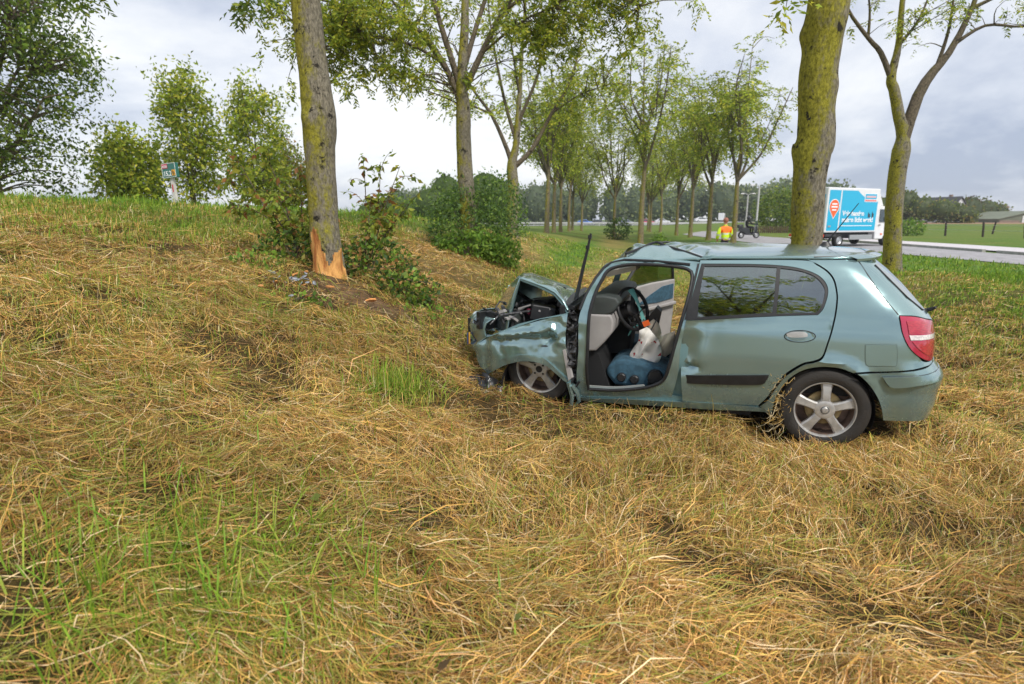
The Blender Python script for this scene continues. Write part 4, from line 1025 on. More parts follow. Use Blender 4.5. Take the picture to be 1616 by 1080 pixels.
# ------------------------------------------------------------------ the wrecked car
# side outlines in metres: along the car from the rear axle (forward +), height above the ground
OUT = {'quarter': [[0.197,1.328],[0.02,1.331],[-0.232,1.336],[-0.234,1.312],[-0.246,1.227],[-0.279,1.143],[-0.334,1.053],[-0.398,0.969],[-0.401,0.944],[-0.418,0.86],[-0.464,0.759],[-0.544,0.682],[-0.588,0.648],[-0.585,0.609],[-0.48,0.59],[-0.358,0.572],[-0.17,0.553],[-0.151,0.543],[-0.067,0.571],[0.042,0.574],[0.123,0.558],[0.19,0.527],[0.256,0.469],[0.305,0.392],[0.333,0.312],[0.343,0.22],[0.344,0.168],[0.441,0.215],[0.389,0.288],[0.347,0.38],[0.286,0.486],[0.181,0.579],[0.114,0.603],[0.055,0.64],[0.03,0.742],[0.001,0.895],[-0.014,1.041],[-0.01,1.113],[0.009,1.193],[0.05,1.25],[0.12,1.297]],
     'door': [[1.009,0.197],[1.034,0.437],[1.043,0.657],[1.021,0.855],[0.985,1.077],[0.947,1.31],[0.585,1.319],[0.204,1.324],[0.125,1.293],[0.056,1.246],[0.015,1.19],[-0.004,1.113],[-0.008,1.041],[0.007,0.895],[0.036,0.742],[0.061,0.646],[0.117,0.611],[0.186,0.586],[0.294,0.494],[0.355,0.387],[0.398,0.296],[0.448,0.225],[0.723,0.208]],
     'wintrim': [[0.934,1.282],[0.584,1.287],[0.377,1.282],[0.233,1.263],[0.12,1.222],[0.064,1.165],[0.05,1.097],[0.076,0.994],[0.11,0.946],[0.406,0.921],[1.016,0.858],[1.009,0.927],[0.977,1.077]],
     'glassA': [[0.911,1.263],[0.583,1.271],[0.394,1.268],[0.41,0.945],[0.937,0.885],[0.935,1.032]],
     'glassB': [[0.368,1.264],[0.233,1.247],[0.136,1.211],[0.08,1.151],[0.067,1.093],[0.091,0.999],[0.121,0.959],[0.384,0.939]],
     'handle_recess': [[0.115,0.794],[0.12,0.779],[0.135,0.766],[0.158,0.755],[0.189,0.747],[0.222,0.744],[0.255,0.745],[0.285,0.751],[0.307,0.761],[0.319,0.774],[0.32,0.788],[0.31,0.802],[0.29,0.814],[0.262,0.824],[0.229,0.829],[0.195,0.83],[0.164,0.826],[0.139,0.818],[0.122,0.807]],
     'handle_bar': [[0.31,0.802],[0.272,0.818],[0.202,0.823],[0.171,0.81],[0.169,0.792],[0.199,0.784],[0.269,0.779],[0.304,0.783]],
     'rubstrip': [[1.027,0.425],[0.681,0.457],[0.401,0.483],[0.415,0.442],[0.466,0.399],[0.767,0.373],[1.02,0.358]],
     'flap': [[-0.209,0.756],[-0.375,0.77],[-0.396,0.754],[-0.408,0.631],[-0.396,0.613],[-0.237,0.602],[-0.217,0.623],[-0.204,0.736]],
     'tail': [[-0.403,0.965],[-0.516,0.958],[-0.628,0.934],[-0.987,0.838],[-0.909,0.765],[-0.955,0.629],[-0.654,0.644],[-0.543,0.685],[-0.464,0.759],[-0.418,0.86]],
     'tailA': [[-0.445,0.931],[-0.541,0.929],[-0.616,0.883],[-1.09,0.785],[-0.461,0.844]],
     'tailB': [[-0.459,0.835],[-0.988,0.792],[-0.988,0.755],[-0.471,0.804]],
     'tailC': [[-0.481,0.789],[-1.201,0.705],[-1.092,0.67],[-0.523,0.759]],
     'bumperL': [[-0.171,0.546],[-0.229,0.497],[-0.283,0.434],[-0.327,0.364],[-0.357,0.293],[-0.387,0.2],[-0.529,0.228],[-0.937,0.177]],
     'bumper_top': [[-0.171,0.546],[-0.359,0.566],[-0.48,0.584],[-0.584,0.603],[-0.638,0.624]],
     'bumper_mould': [[-0.33,0.535],[-0.425,0.545],[-0.549,0.558],[-0.682,0.575],[-0.678,0.521],[-0.556,0.492],[-0.47,0.472],[-0.396,0.465],[-0.361,0.489]],
     'quarter_top_seam': [[-0.232,1.336],[-0.234,1.312],[-0.246,1.227],[-0.279,1.143],[-0.334,1.053],[-0.398,0.969]],
     'sill': [[1.846,0.155],[1.787,0.143],[1.432,0.173],[1.082,0.191],[0.828,0.209],[0.495,0.231],[0.481,0.18],[0.797,0.146],[1.122,0.134],[1.433,0.119],[1.789,0.106],[1.842,0.118]],
     'frame_out': [[1.858,0.162],[1.871,0.328],[1.858,0.559],[1.866,0.763],[1.857,0.871],[1.807,1.033],[1.755,1.144],[1.709,1.242],[1.642,1.285],[1.533,1.32],[1.294,1.319],[0.948,1.297],[0.967,1.155],[1.014,0.866],[1.045,0.632],[1.051,0.433],[1.09,0.222],[1.432,0.183],[1.786,0.149]],
     'frame_in': [[1.778,0.58],[1.779,0.711],[1.775,0.882],[1.742,1.035],[1.697,1.146],[1.668,1.202],[1.608,1.238],[1.469,1.264],[1.26,1.264],[1.07,1.247],[1.008,1.22],[0.997,1.168],[1.014,1.037],[1.053,0.851],[1.098,0.628],[1.129,0.47],[1.158,0.378],[1.211,0.328],[1.32,0.283],[1.547,0.238],[1.768,0.227],[1.782,0.414]],
     'fender': [[2.845,0.498],[2.729,0.578],[2.596,0.647],[2.392,0.727],[2.188,0.797],[1.956,0.859],[1.956,0.768],[1.966,0.677],[1.955,0.588],[1.94,0.474],[1.927,0.367],[1.886,0.247],[1.972,0.292],[2.041,0.351],[2.111,0.406],[2.193,0.437],[2.289,0.44],[2.403,0.419],[2.528,0.367],[2.62,0.309],[2.707,0.253],[2.794,0.308],[2.841,0.402]],
     'flare': [[2.707,0.253],[2.744,0.292],[2.554,0.421],[2.35,0.49],[2.181,0.489],[2.086,0.438],[2.006,0.36],[1.903,0.265],[1.886,0.247],[1.972,0.292],[2.041,0.351],[2.111,0.406],[2.193,0.437],[2.289,0.44],[2.403,0.419],[2.528,0.367],[2.62,0.309]],
     'frontwheel': [[2.219,0.347]],
     'crack': [[1.955,0.856],[1.907,0.891],[1.886,0.838],[1.874,0.683],[1.875,0.548],[1.878,0.408],[1.863,0.262],[1.865,0.115],[1.905,0.194],[1.927,0.367],[1.955,0.588],[1.966,0.677]],
     'dash_side': [[1.821,0.836],[1.627,0.846],[1.595,0.787],[1.602,0.697],[1.663,0.617],[1.736,0.535],[1.819,0.526]],
     'dash_top': [[1.797,0.862],[1.77,0.969],[1.667,1.003],[1.571,1.0],[1.555,0.949],[1.618,0.871],[1.706,0.837]],
     'steer': [[1.484,1.047],[1.468,0.678],[1.574,0.921],[1.379,0.776],[1.476,0.864]],
     'cushion': [[1.652,0.354],[1.602,0.438],[1.512,0.484],[1.377,0.471],[1.226,0.405],[1.167,0.379],[1.176,0.285],[1.35,0.214],[1.532,0.221],[1.626,0.26]],
     'knobs': [[1.518,0.313],[1.409,0.307]],
     'airbag': [[1.368,0.655],[1.286,0.637],[1.222,0.533],[1.233,0.455],[1.318,0.385],[1.393,0.371],[1.456,0.43],[1.465,0.476],[1.402,0.567]],
     'airbag2': [[1.263,0.595],[1.177,0.663],[1.12,0.698],[1.11,0.52],[1.181,0.459],[1.227,0.495]],
     'pdoor': [[1.652,0.87],[1.606,0.891],[1.205,1.022],[1.201,0.943],[1.225,0.738],[1.257,0.51],[1.502,0.649],[1.545,0.761]],
     'pwin': [[1.645,0.927],[1.595,1.06],[1.452,1.119],[1.193,1.117],[1.205,1.022],[1.624,0.88]],
     'visor': [[1.742,1.145],[1.72,1.176],[1.46,1.236],[1.466,1.198],[1.689,1.139]],
     'screenfar': [[1.977,0.931],[1.833,1.066],[1.582,1.137],[1.703,1.015],[1.846,0.917]],
     'orange': [[1.349,0.763]],
     'wiper': [[1.889,1.495],[2.032,0.765]],
     'hood_ridge': [[2.593,1.101],[2.478,1.121],[2.251,1.053],[2.062,0.992]],
     'hood_ridge_l': [[2.435,1.135],[2.123,1.0],[1.995,0.837]],
     'hood_front': [[2.711,0.965],[2.803,0.832],[2.832,0.603]],
     'bumperfront': [[3.1,0.64],[3.102,0.516],[3.076,0.428],[3.01,0.379],[3.033,0.731],[2.84,0.758],[2.786,0.588],[2.971,0.524]],
     'plate': [[3.011,0.529],[2.951,0.511],[2.965,0.445],[3.036,0.433]],
     'liner': [[2.885,0.118],[2.71,0.259],[2.642,0.224],[2.525,0.119],[2.542,0.017],[2.712,0.05]],
     'rooffront': [[1.533,1.328]],
     'rooffront2': [[1.323,1.411]],
     'roofdip': [[1.232,1.358],[0.942,1.301]],
     'antenna': [[-0.028,1.381],[-0.134,1.554]],
     'antenna_tip': [[-0.235,1.745]]}
OUT['tail'] = [(-0.403, 0.965), (-0.516, 0.958), (-0.628, 0.934), (-0.76, 0.905), (-0.83, 0.84), (-0.81, 0.72), (-0.73, 0.655), (-0.654, 0.644), (-0.543, 0.685), (-0.464, 0.759), (-0.418, 0.86)]
OUT['tailA'] = [(-0.445, 0.931), (-0.541, 0.931), (-0.64, 0.905), (-0.735, 0.875), (-0.755, 0.84), (-0.461, 0.844)]
OUT['tailB'] = [(-0.462, 0.836), (-0.765, 0.832), (-0.765, 0.80), (-0.474, 0.803)]
OUT['tailC'] = [(-0.484, 0.792), (-0.76, 0.79), (-0.745, 0.70), (-0.70, 0.672), (-0.60, 0.70), (-0.53, 0.745)]
HP = [0.10, .18, .30, .45, .60, .80, .90, 1.0, 1.1, 1.2, 1.3, 1.36]
WP = [.09, .05, .02, .0, .0, .015, .035, .07, .115, .165, .225, .28]
HE = [0.2, 0.29, 0.39, 0.48, 0.54, 0.60, 0.64, 0.72, 0.84, 0.92, 0.98, 1.05, 1.16, 1.26, 1.34, 1.42]
AE = [-0.81, -0.825, -0.83, -0.845, -0.835, -0.79, -0.768, -0.768, -0.755, -0.735, -0.685, -0.625, -0.53, -0.43, -0.335, -.25]
AL, NN, KK = .42, 2.8, 1.26
def side(t, h):
    """body side surface: parameter along the flank (wrapping round the tail) and height -> along, inward"""
    w0 = float(np.interp(h, HP, WP)); t0 = float(np.interp(h, HE, AE)) + AL
    if t >= t0:
        a, w = t, w0
        if t > 2.25: w += .30 * ((t - 2.25) / .7) ** 2
    else:
        ph = min((t0 - t) / KK, 1.0) * math.pi / 2; B = .85 - w0
        r = (abs(math.cos(ph) / B) ** NN + abs(math.sin(ph) / AL) ** NN) ** (-1 / NN)
        a = t0 - r * math.sin(ph); w = .85 - r * math.cos(ph)
    return a, w
def tmid(h):
    return float(np.interp(h, HE, AE)) + AL - KK
def P3(a, w, h):
    return (a, -w, h)

def smooth_outline(pts, sub=4, corner=48):
    P = [Vector(p) for p in pts]; n = len(P); out = []
    def is_corner(i):
        u = (P[i] - P[i - 1]); v = (P[(i + 1) % n] - P[i])
        return u.length > 0 and v.length > 0 and math.degrees(u.angle(v)) > corner
    cor = [is_corner(i) for i in range(n)]
    for i in range(n):
        p1, p2 = P[i], P[(i + 1) % n]
        p0 = P[i - 1] if not cor[i] else p1 * 2 - p2
        p3 = P[(i + 2) % n] if not cor[(i + 1) % n] else p2 * 2 - p1
        for k in range(sub):
            t = k / sub
            out.append(0.5 * ((2 * p1) + (-p0 + p2) * t + (2 * p0 - 5 * p1 + 4 * p2 - p3) * t * t + (-p0 + 3 * p1 - 3 * p2 + p3) * t ** 3))
    return [(q.x, q.y) for q in out]

def inset(pts, d):
    n = len(pts); A = sum(pts[i][0] * pts[(i + 1) % n][1] - pts[(i + 1) % n][0] * pts[i][1] for i in range(n))
    s = 1 if A > 0 else -1; out = []
    for i in range(n):
        x0, y0 = pts[i - 1]; x2, y2 = pts[(i + 1) % n]; tx, ty = x2 - x0, y2 - y0; l = math.hypot(tx, ty) + 1e-9
        out.append((pts[i][0] - s * ty / l * d, pts[i][1] + s * tx / l * d))
    return out

def in_poly(pts, x, y):
    poly = np.asarray(pts); x = np.asarray(x); y = np.asarray(y); c = np.zeros(x.shape, bool); n = len(poly); j = n - 1
    for i in range(n):
        xi, yi = poly[i]; xj, yj = poly[j]
        c ^= ((yi > y) != (yj > y)) & (x < (xj - xi) * (y - yi) / (yj - yi + 1e-12) + xi); j = i
    return c

def fill(outline, holes=(), res=0.03):
    """triangulate a 2D outline with inner grid points -> verts, tris, boundary loops"""
    loops = [outline] + list(holes); V = []; E = []; L = []
    for lp in loops:
        b = len(V); V += [Vector((p[0], p[1])) for p in lp]; E += [(b + i, b + (i + 1) % len(lp)) for i in range(len(lp))]; L.append((b, len(lp)))
    o = np.array(outline); x0, y0 = o.min(0); x1, y1 = o.max(0)
    gx_, gy_ = np.meshgrid(np.arange(x0 + res / 2, x1, res), np.arange(y0 + res / 2, y1, res))
    gx_ = gx_ + (np.arange(gx_.shape[0])[:, None] % 2) * res * 0.5
    X = gx_.ravel(); Y = gy_.ravel(); ok = in_poly(outline, X, Y)
    for hl in holes: ok &= ~in_poly(hl, X, Y)
    B = np.array([list(v) for v in V])
    for i in np.nonzero(ok)[0]:
        if np.min(np.abs(B[:, 0] - X[i]) + np.abs(B[:, 1] - Y[i])) > res * 0.55:
            V.append(Vector((X[i], Y[i])))
    v2, e2, f2, *_ = delaunay_2d_cdt(V, E, [], 0, 1e-6)
    T = np.array([list(f) for f in f2 if len(f) == 3]); vv = np.array([list(v) for v in v2])
    c = vv[T].mean(1); ok = in_poly(outline, c[:, 0], c[:, 1])
    for hl in holes: ok &= ~in_poly(hl, c[:, 0], c[:, 1])
    return vv, T[ok]

def skin(vv, T, pos, back, name, mat, parent, sharp=40):
    """front faces at pos(x,y), back faces at back(x,y), joined along the border"""
    n = len(vv); V = [pos(x, y) for x, y in vv] + [back(x, y) for x, y in vv]
    F = [tuple(int(i) for i in t) for t in T] + [tuple(int(i) + n for i in t[::-1]) for t in T]
    cnt = {}
    for t in T:
        for i in range(3):
            e = (int(t[i]), int(t[(i + 1) % 3])); k = (min(e), max(e)); cnt.setdefault(k, []).append(e)
    for k, l in cnt.items():
        if len(l) == 1:
            i, j = l[0]; F.append((i, i + n, j + n, j))
    me = mesh_py(name, V, F); recalc(me)
    return link(name, me, mat, parent, True, sharp)

def panel(name, out, mat, parent, th=0.012, off=0.0, holes=(), res=0.035, dent=None, gap=0.0025, sub=4, mirror=False, far=False, raw=False):
    o = out if raw else smooth_outline(out, sub)
    o = inset(o, gap) if gap else o
    hs = [inset(smooth_outline(h_, sub), -gap) for h_ in holes]
    vv, T = fill(o, hs, res)
    def pos(t, h, e=0.0):
        a, w = side(t, h); w += off + e + (dent(t, h) if dent else 0.0)
        return P3(a, (1.70 - w) if far else w, h)
    ob = skin(vv, T, pos, lambda t, h: pos(t, h, th), name, mat, parent)
    if mirror:
        bm = bmesh.new(); bm.from_mesh(ob.data)
        g = bmesh.ops.duplicate(bm, geom=bm.verts[:] + bm.edges[:] + bm.faces[:])
        vs2 = [x for x in g['geom'] if isinstance(x, bmesh.types.BMVert)]
        for v in vs2: v.co.y = -1.70 - v.co.y
        bmesh.ops.remove_doubles(bm, verts=bm.verts[:], dist=0.006)
        bmesh.ops.recalc_face_normals(bm, faces=bm.faces[:]); bm.to_mesh(ob.data); bm.free()
        ob.data.polygons.foreach_set('use_smooth', [True] * len(ob.data.polygons)); ob.data.set_sharp_from_angle(angle=R(40))
    return ob

def rim_tube(name, loop, rad, mat, parent, off=0.0, n=6, closed=True):
    mb = MB(); pts = []
    for t, h in loop:
        a, w = side(t, h); pts.append(P3(a, w + off, h))
    if closed: pts.append(pts[0])
    mb.tube(pts, rad, n, cap=not closed); return mb.build(name, mat, parent)

# paint: a metallic blue-green under clear coat, with fine dust
m_paint = material('paint', (0.275, 0.41, 0.42), rough=0.17, metal=0.65, coat=1.0, var=0.10, vscale=3.0, lo=0.3, hi=0.7)
def add_dirt(m):
    nt = m.node_tree; b = nt.nodes['Principled BSDF']; L = nt.links.new
    tc = nt.nodes.new('ShaderNodeTexCoord'); sp = nt.nodes.new('ShaderNodeSeparateXYZ'); L(tc.outputs['Object'], sp.inputs[0])
    hz = nt.nodes.new('ShaderNodeMapRange'); hz.inputs['From Min'].default_value = 0.75; hz.inputs['From Max'].default_value = 0.10
    hz.inputs['To Min'].default_value = 0.04; hz.inputs['To Max'].default_value = 0.30; L(sp.outputs['Z'], hz.inputs['Value'])
    n1 = nt.nodes.new('ShaderNodeTexNoise'); n1.inputs['Scale'].default_value = 6; n1.inputs['Detail'].default_value = 10; n1.inputs['Roughness'].default_value = 0.7; L(tc.outputs['Object'], n1.inputs['Vector'])
    r1 = nt.nodes.new('ShaderNodeMapRange'); r1.inputs['From Min'].default_value = 0.38; r1.inputs['From Max'].default_value = 0.68; L(n1.outputs['Fac'], r1.inputs['Value'])
    mu = nt.nodes.new('ShaderNodeMath'); mu.operation = 'MULTIPLY'; L(hz.outputs[0], mu.inputs[0]); L(r1.outputs[0], mu.inputs[1])
    mx = nt.nodes.new('ShaderNodeMixRGB'); mx.inputs[2].default_value = (0.20, 0.16, 0.11, 1); L(mu.outputs[0], mx.inputs[0])
    src = b.inputs['Base Color'].links[0].from_socket; L(src, mx.inputs[1]); L(mx.outputs[0], b.inputs['Base Color'])
    ro = nt.nodes.new('ShaderNodeMath'); ro.operation = 'MULTIPLY_ADD'; ro.inputs[1].default_value = 0.9; ro.inputs[2].default_value = b.inputs['Roughness'].default_value; L(mu.outputs[0], ro.inputs[0]); L(ro.outputs[0], b.inputs['Roughness'])
    cr_ = nt.nodes.new('ShaderNodeMath'); cr_.operation = 'MULTIPLY_ADD'; cr_.inputs[1].default_value = -2.2; cr_.inputs[2].default_value = 0.9; cr_.use_clamp = True; L(mu.outputs[0], cr_.inputs[0]); L(cr_.outputs[0], b.inputs['Coat Weight'])
add_dirt(m_paint)
m_paint_in = material('paint_inner', (0.16, 0.27, 0.28), rough=0.5, metal=0.3)
m_black = material('black_plastic', (0.018, 0.018, 0.02), rough=0.45, var=0.3, vscale=20)
m_rubber = material('tyre_rubber', (0.010, 0.010, 0.010), rough=0.7, col2=(0.028, 0.024, 0.02), vscale=7, lo=0.52, hi=0.75, bump=0.25, bscale=90)
m_alloy = material('alloy', (0.56, 0.55, 0.53), rough=0.42, metal=0.55, var=0.18, vscale=20)
m_barrel = material('rim_barrel', (0.22, 0.15, 0.12), rough=0.55, metal=0.4, var=0.4, vscale=18)
m_disc = material('brake_disc', (0.40, 0.31, 0.16), rough=0.5, metal=0.5, var=0.4, vscale=25)
m_dark = material('underside', (0.012, 0.012, 0.013), rough=0.8)
m_metal = material('torn_metal', (0.11, 0.11, 0.115), rough=0.5, metal=0.6, col2=(0.03, 0.03, 0.032), vscale=14, lo=0.42, hi=0.58, bump=0.5, bscale=30)
m_chrome = material('chrome', (0.75, 0.75, 0.75), rough=0.15, metal=1.0)
m_glass = glass_material('side_glass', (0.46, 0.58, 0.55), refl=0.22)
m_screen = glass_material('screen_glass', (0.75, 0.85, 0.82), refl=0.10, hz=0.10)
m_grey = material('grey_trim', (0.36, 0.34, 0.33), rough=0.7, var=0.12, vscale=6)
m_dgrey = material('dash_plastic', (0.055, 0.065, 0.062), rough=0.6, var=0.25, vscale=9)
m_blue = material('seat_cloth', (0.045, 0.115, 0.17), rough=0.9, var=0.35, vscale=25, bump=0.2, bscale=150)
m_visor = material('visor_cloth', (0.46, 0.42, 0.37), rough=0.85)
m_red = material('lamp_red', (0.42, 0.008, 0.05), rough=0.12, coat=1.0, spec=0.6)
m_pink = material('lamp_pink', (0.50, 0.025, 0.05), rough=0.10, coat=1.0, var=0.25, vscale=30, stretch=(1, 1, 4))
m_clear = material('lamp_clear', (0.80, 0.74, 0.72), rough=0.12, coat=1.0, var=0.3, vscale=60)
def bag_material():
    m = material('airbag_cloth', (0.74, 0.71, 0.66), rough=0.85, bump=0.35, bscale=14)
    nt = m.node_tree; b = nt.nodes['Principled BSDF']; L = nt.links.new
    tc = nt.nodes.new('ShaderNodeTexCoord'); nz = nt.nodes.new('ShaderNodeTexNoise'); nz.inputs['Scale'].default_value = 17
    L(tc.outputs['Object'], nz.inputs['Vector'])
    mr = nt.nodes.new('ShaderNodeMapRange'); mr.inputs['From Min'].default_value = 0.68; mr.inputs['From Max'].default_value = 0.70
    L(nz.outputs['Fac'], mr.inputs['Value'])
    mx = nt.nodes.new('ShaderNodeMixRGB'); mx.inputs[1].default_value = (0.74, 0.71, 0.66, 1); mx.inputs[2].default_value = (0.42, 0.02, 0.03, 1)
    L(mr.outputs[0], mx.inputs[0]); L(mx.outputs[0], b.inputs['Base Color']); return m
m_bag = bag_material()
m_bag2 = material('airbag_cloth_tan', (0.62, 0.53, 0.42), rough=0.85, bump=0.3, bscale=12)

CAR_RZ = math.atan2(0.31623, -0.94868)
car = empty('wrecked_car', (2.305, 4.0, 0.0), CAR_RZ)
tag(car, 'wrecked blue green hatchback with crushed front and missing driver door', 'car')

q_ = [tuple(p) for p in OUT['quarter']]; i_ = q_.index((-0.588, 0.648)); OUT['quarter'] = q_[:i_ + 1] + [(-0.654, 0.640), (-0.745, 0.650), (-0.75, 0.636), (-0.66, 0.617)] + q_[i_ + 1:]
OUT['sill'] = [tuple(p) for p in OUT['sill']]; OUT['sill'][5:7] = [(0.45, 0.213), (0.352, 0.172), (0.48, 0.170)]
# --- dents
gs = lambda t, h, t0, h0, st, sh: math.exp(-((t - t0) / st) ** 2 - ((h - h0) / sh) ** 2)
def door_dent(t, h):
    d = 0.06 * gs(t, h, 1.04, 0.60, 0.10, 0.13) - 0.016 * gs(t, h, 0.90, 0.60, 0.05, 0.16) + 0.034 * gs(t, h, 0.97, 0.49, 0.09, 0.025) - 0.016 * gs(t, h, 0.96, 0.545, 0.06, 0.02)
    d += 0.018 * gs(t, h, 0.97, 0.72, 0.06, 0.07)
    return d - 0.006 * gs(t, h, 0.5, 0.865, 2.0, 0.012) + belt(t, h)
def belt(t, h):
    return 0.010 * math.exp(-((h - (0.885 - 0.05 * t)) / 0.02) ** 2)
def arch_lip(t, h, cx, cy, r):
    d = math.hypot(t - cx, h - cy) - r
    return -0.020 * math.exp(-(d / 0.028) ** 2)
def quarter_dent(t, h):
    return arch_lip(t, h, 0.02, 0.235, 0.375) + (belt(t, h) if t > -0.4 else 0) * 0.7
def fend_dent(t, h):
    tent = lambda v, w_: max(0.0, 1 - abs(v) / w_)
    d = 0.014 * tent(h - (0.66 - 0.16 * (t - 2.3)), 0.05) - 0.012 * tent(h - (0.73 - 0.30 * (t - 2.15)), 0.04) + 0.010 * tent((t - 2.55) - 0.5 * (h - 0.5), 0.05)
    d += 0.03 * gs(t, h, 2.10, 0.64, 0.06, 0.09) - 0.03 * gs(t, h, 2.02, 0.68, 0.06, 0.07) - 0.025 * gs(t, h, 2.20, 0.70, 0.07, 0.05)
    d += 0.035 * gs(t, h, 2.04, 0.78, 0.05, 0.04) + 0.022 * math.exp(-((h - (0.62 - 0.13 * (t - 2.3))) / 0.03) ** 2) - 0.018 * math.exp(-((h - (0.68 - 0.13 * (t - 2.3))) / 0.03) ** 2)
    d += 0.02 * gs(t, h, 2.72, 0.45, 0.05, 0.2) - 0.10 * max(0.0, t - 2.4) ** 1.2
    d += 0.020 * tent((t - 2.12) + 0.8 * (h - 0.62), 0.05) * tent(h - 0.64, 0.14) - 0.02 * tent((t - 2.05) - 0.9 * (h - 0.7), 0.04) * tent(h - 0.7, 0.1)
    d += 0.016 * abs(float(vnoise(t * 7, h * 7, 5))) + 0.006 * abs(float(vnoise(t * 19, h * 19, 15)))
    return d

# --- left flank
panel('quarter_panel', OUT['quarter'], m_paint, car, dent=quarter_dent)
door = panel('rear_door', OUT['door'], m_paint, car, holes=[OUT['wintrim']], dent=door_dent)
trim = panel('window_trim', OUT['wintrim'], m_black, door, th=0.02, off=0.004, holes=[OUT['glassA'], OUT['glassB']], gap=0.0, res=0.05)
panel('window_glass', OUT['glassA'], m_glass, door, th=0.004, off=0.012, gap=-0.004, res=0.08)
panel('window_glass', OUT['glassB'], m_glass, door, th=0.004, off=0.012, gap=-0.004, res=0.08)
panel('rub_strip', OUT['rubstrip'], m_black, door, th=0.02, off=-0.012, gap=0.0, res=0.06, dent=lambda t, h: 0.03 * gs(t, h, 1.03, 0.45, 0.06, 0.2))
# handle: dark groove ring, dished cup and the pull bar
rc = OUT['handle_recess']; cxh, cyh = np.mean([p[0] for p in rc]), np.mean([p[1] for p in rc])
rim_tube('handle_seam', rc, 0.0035, m_black, door, off=0.0005)
panel('handle_cup', rc, m_paint, door, th=0.01, off=-0.002, gap=0.004, res=0.015, dent=lambda t, h: 0.02 * max(0.0, 1 - ((t - cxh) / 0.09) ** 2 - ((h - cyh) / 0.035) ** 2))
panel('door_handle', OUT['handle_bar'], m_alloy, door, th=0.016, off=-0.022, gap=0.0, res=0.02, dent=lambda t, h: 0.012 * ((t - 0.24) / 0.07) ** 2 * 0.6)
rim_tube('flap_seam', smooth_outline(OUT['flap'], 3), 0.0018, m_black, car, off=0.0012, n=5)
panel('fuel_flap', OUT['flap'], m_paint, car, th=0.008, off=-0.0035, gap=0.004, res=0.03)
# tail lamp
lamp = panel('tail_light', OUT['tail'], m_red, car, th=0.03, off=-0.008, gap=0.002, res=0.03)
panel('brake_lens', OUT['tailA'], m_pink, lamp, th=0.004, off=-0.0125, gap=0.0, res=0.03)
panel('reverse_lens', OUT['tailB'], m_clear, lamp, th=0.004, off=-0.0135, gap=0.0, res=0.03)
panel('fog_lens', OUT['tailC'], m_pink, lamp, th=0.004, off=-0.0125, gap=0.0, res=0.03)
rim_tube('lamp_seam', smooth_outline(OUT['tail'], 3), 0.003, m_black, lamp, off=-0.001, n=5)
# rear bumper
hc = [0.60, 0.50, 0.40, 0.30, 0.20]
bump_out = [(-0.171, 0.546), (-0.36, 0.566), (-0.48, 0.584), (-0.60, 0.604), (-0.75, 0.632), (-0.95, 0.635), (-1.25, 0.635)] + [(tmid(0.635), 0.635)] + [(tmid(h), h) for h in hc] + [(-1.2, 0.20), (-0.95, 0.20), (-0.70, 0.20), (-0.529, 0.205), (-0.387, 0.20), (-0.357, 0.293), (-0.327, 0.364), (-0.283, 0.434), (-0.229, 0.497)]
def bump_dent(t, h):
    return arch_lip(t, h, 0.02, 0.235, 0.375) - 0.010 * math.exp(-((h - 0.56) / 0.05) ** 2) + 0.014 * math.exp(-((h - 0.415) / 0.02) ** 2) * (t < -0.4)
bumper = panel('rear_bumper', bump_out, m_paint, car, dent=bump_dent, off=-0.004, mirror=True, gap=0.0015)
bm_out = OUT['bumper_mould'][:2] + [(-0.549, 0.558), (-0.70, 0.575), (-0.95, 0.58), (-1.3, 0.58), (tmid(0.58), 0.58), (tmid(0.52), 0.52), (-1.3, 0.515), (-0.95, 0.515), (-0.70, 0.51), (-0.556, 0.492), (-0.47, 0.472), (-0.396, 0.465), (-0.361, 0.489)]
panel('bumper_moulding', bm_out, m_paint, bumper, th=0.02, off=-0.030, gap=0.0, mirror=True)
rim_tube('bumper_seam', [p for p in smooth_outline(bm_out, 2) if p[0] > -0.9 and (p[0] > -0.5 or p[1] < 0.54 or p[1] > 0.54)][:46], 0.003, m_black, bumper, off=-0.016, n=5, closed=False)
# tailgate with its window
tg = list(OUT['quarter_top_seam']) + [(-0.403, 0.966), (-0.516, 0.96), (-0.628, 0.937), (-0.765, 0.908), (-0.84, 0.845), (-0.82, 0.72), (-0.745, 0.655), (-0.76, 0.64), (-1.25, 0.64), (tmid(0.64), 0.64)] + [(tmid(h), h) for h in (0.75, 0.85, 0.95, 1.05, 1.15, 1.25, 1.345)] + [(-1.0, 1.345), (-0.6, 1.345), (-0.4, 1.345)]
gl = [(-0.40, 1.295), (-0.44, 1.20), (-0.53, 1.08), (-0.66, 0.99), (-0.85, 0.965), (-1.15, 0.955), (tmid(0.955), 0.955)] + [(tmid(h), h) for h in (1.05, 1.15, 1.25, 1.305)] + [(-0.9, 1.305), (-0.55, 1.305)]
tgate = panel('tailgate', [p for p in tg], m_paint, car, holes=(), mirror=True, off=0.0, res=0.04)
panel('rear_window', gl, m_screen_dark if 'm_screen_dark' in globals() else material('rear_glass', (0.16, 0.19, 0.19), rough=0.05, coat=1.0, spec=0.8), tgate, th=0.004, off=-0.006, mirror=True, res=0.06, gap=0.0)
rim_tube('window_seal', [p for p in gl[:6]], 0.006, m_black, tgate, off=-0.006, closed=False)
wa, ww = side(-0.86, 0.965); mb = MB(); mb.tube([P3(wa + 0.02, ww + 0.02, 0.955), P3(wa - 0.03, ww, 0.975), P3(wa - 0.05, ww - 0.02, 0.992)], [0.014, 0.016, 0.010], 8)
mb.build('rear_wiper', m_black, tgate)
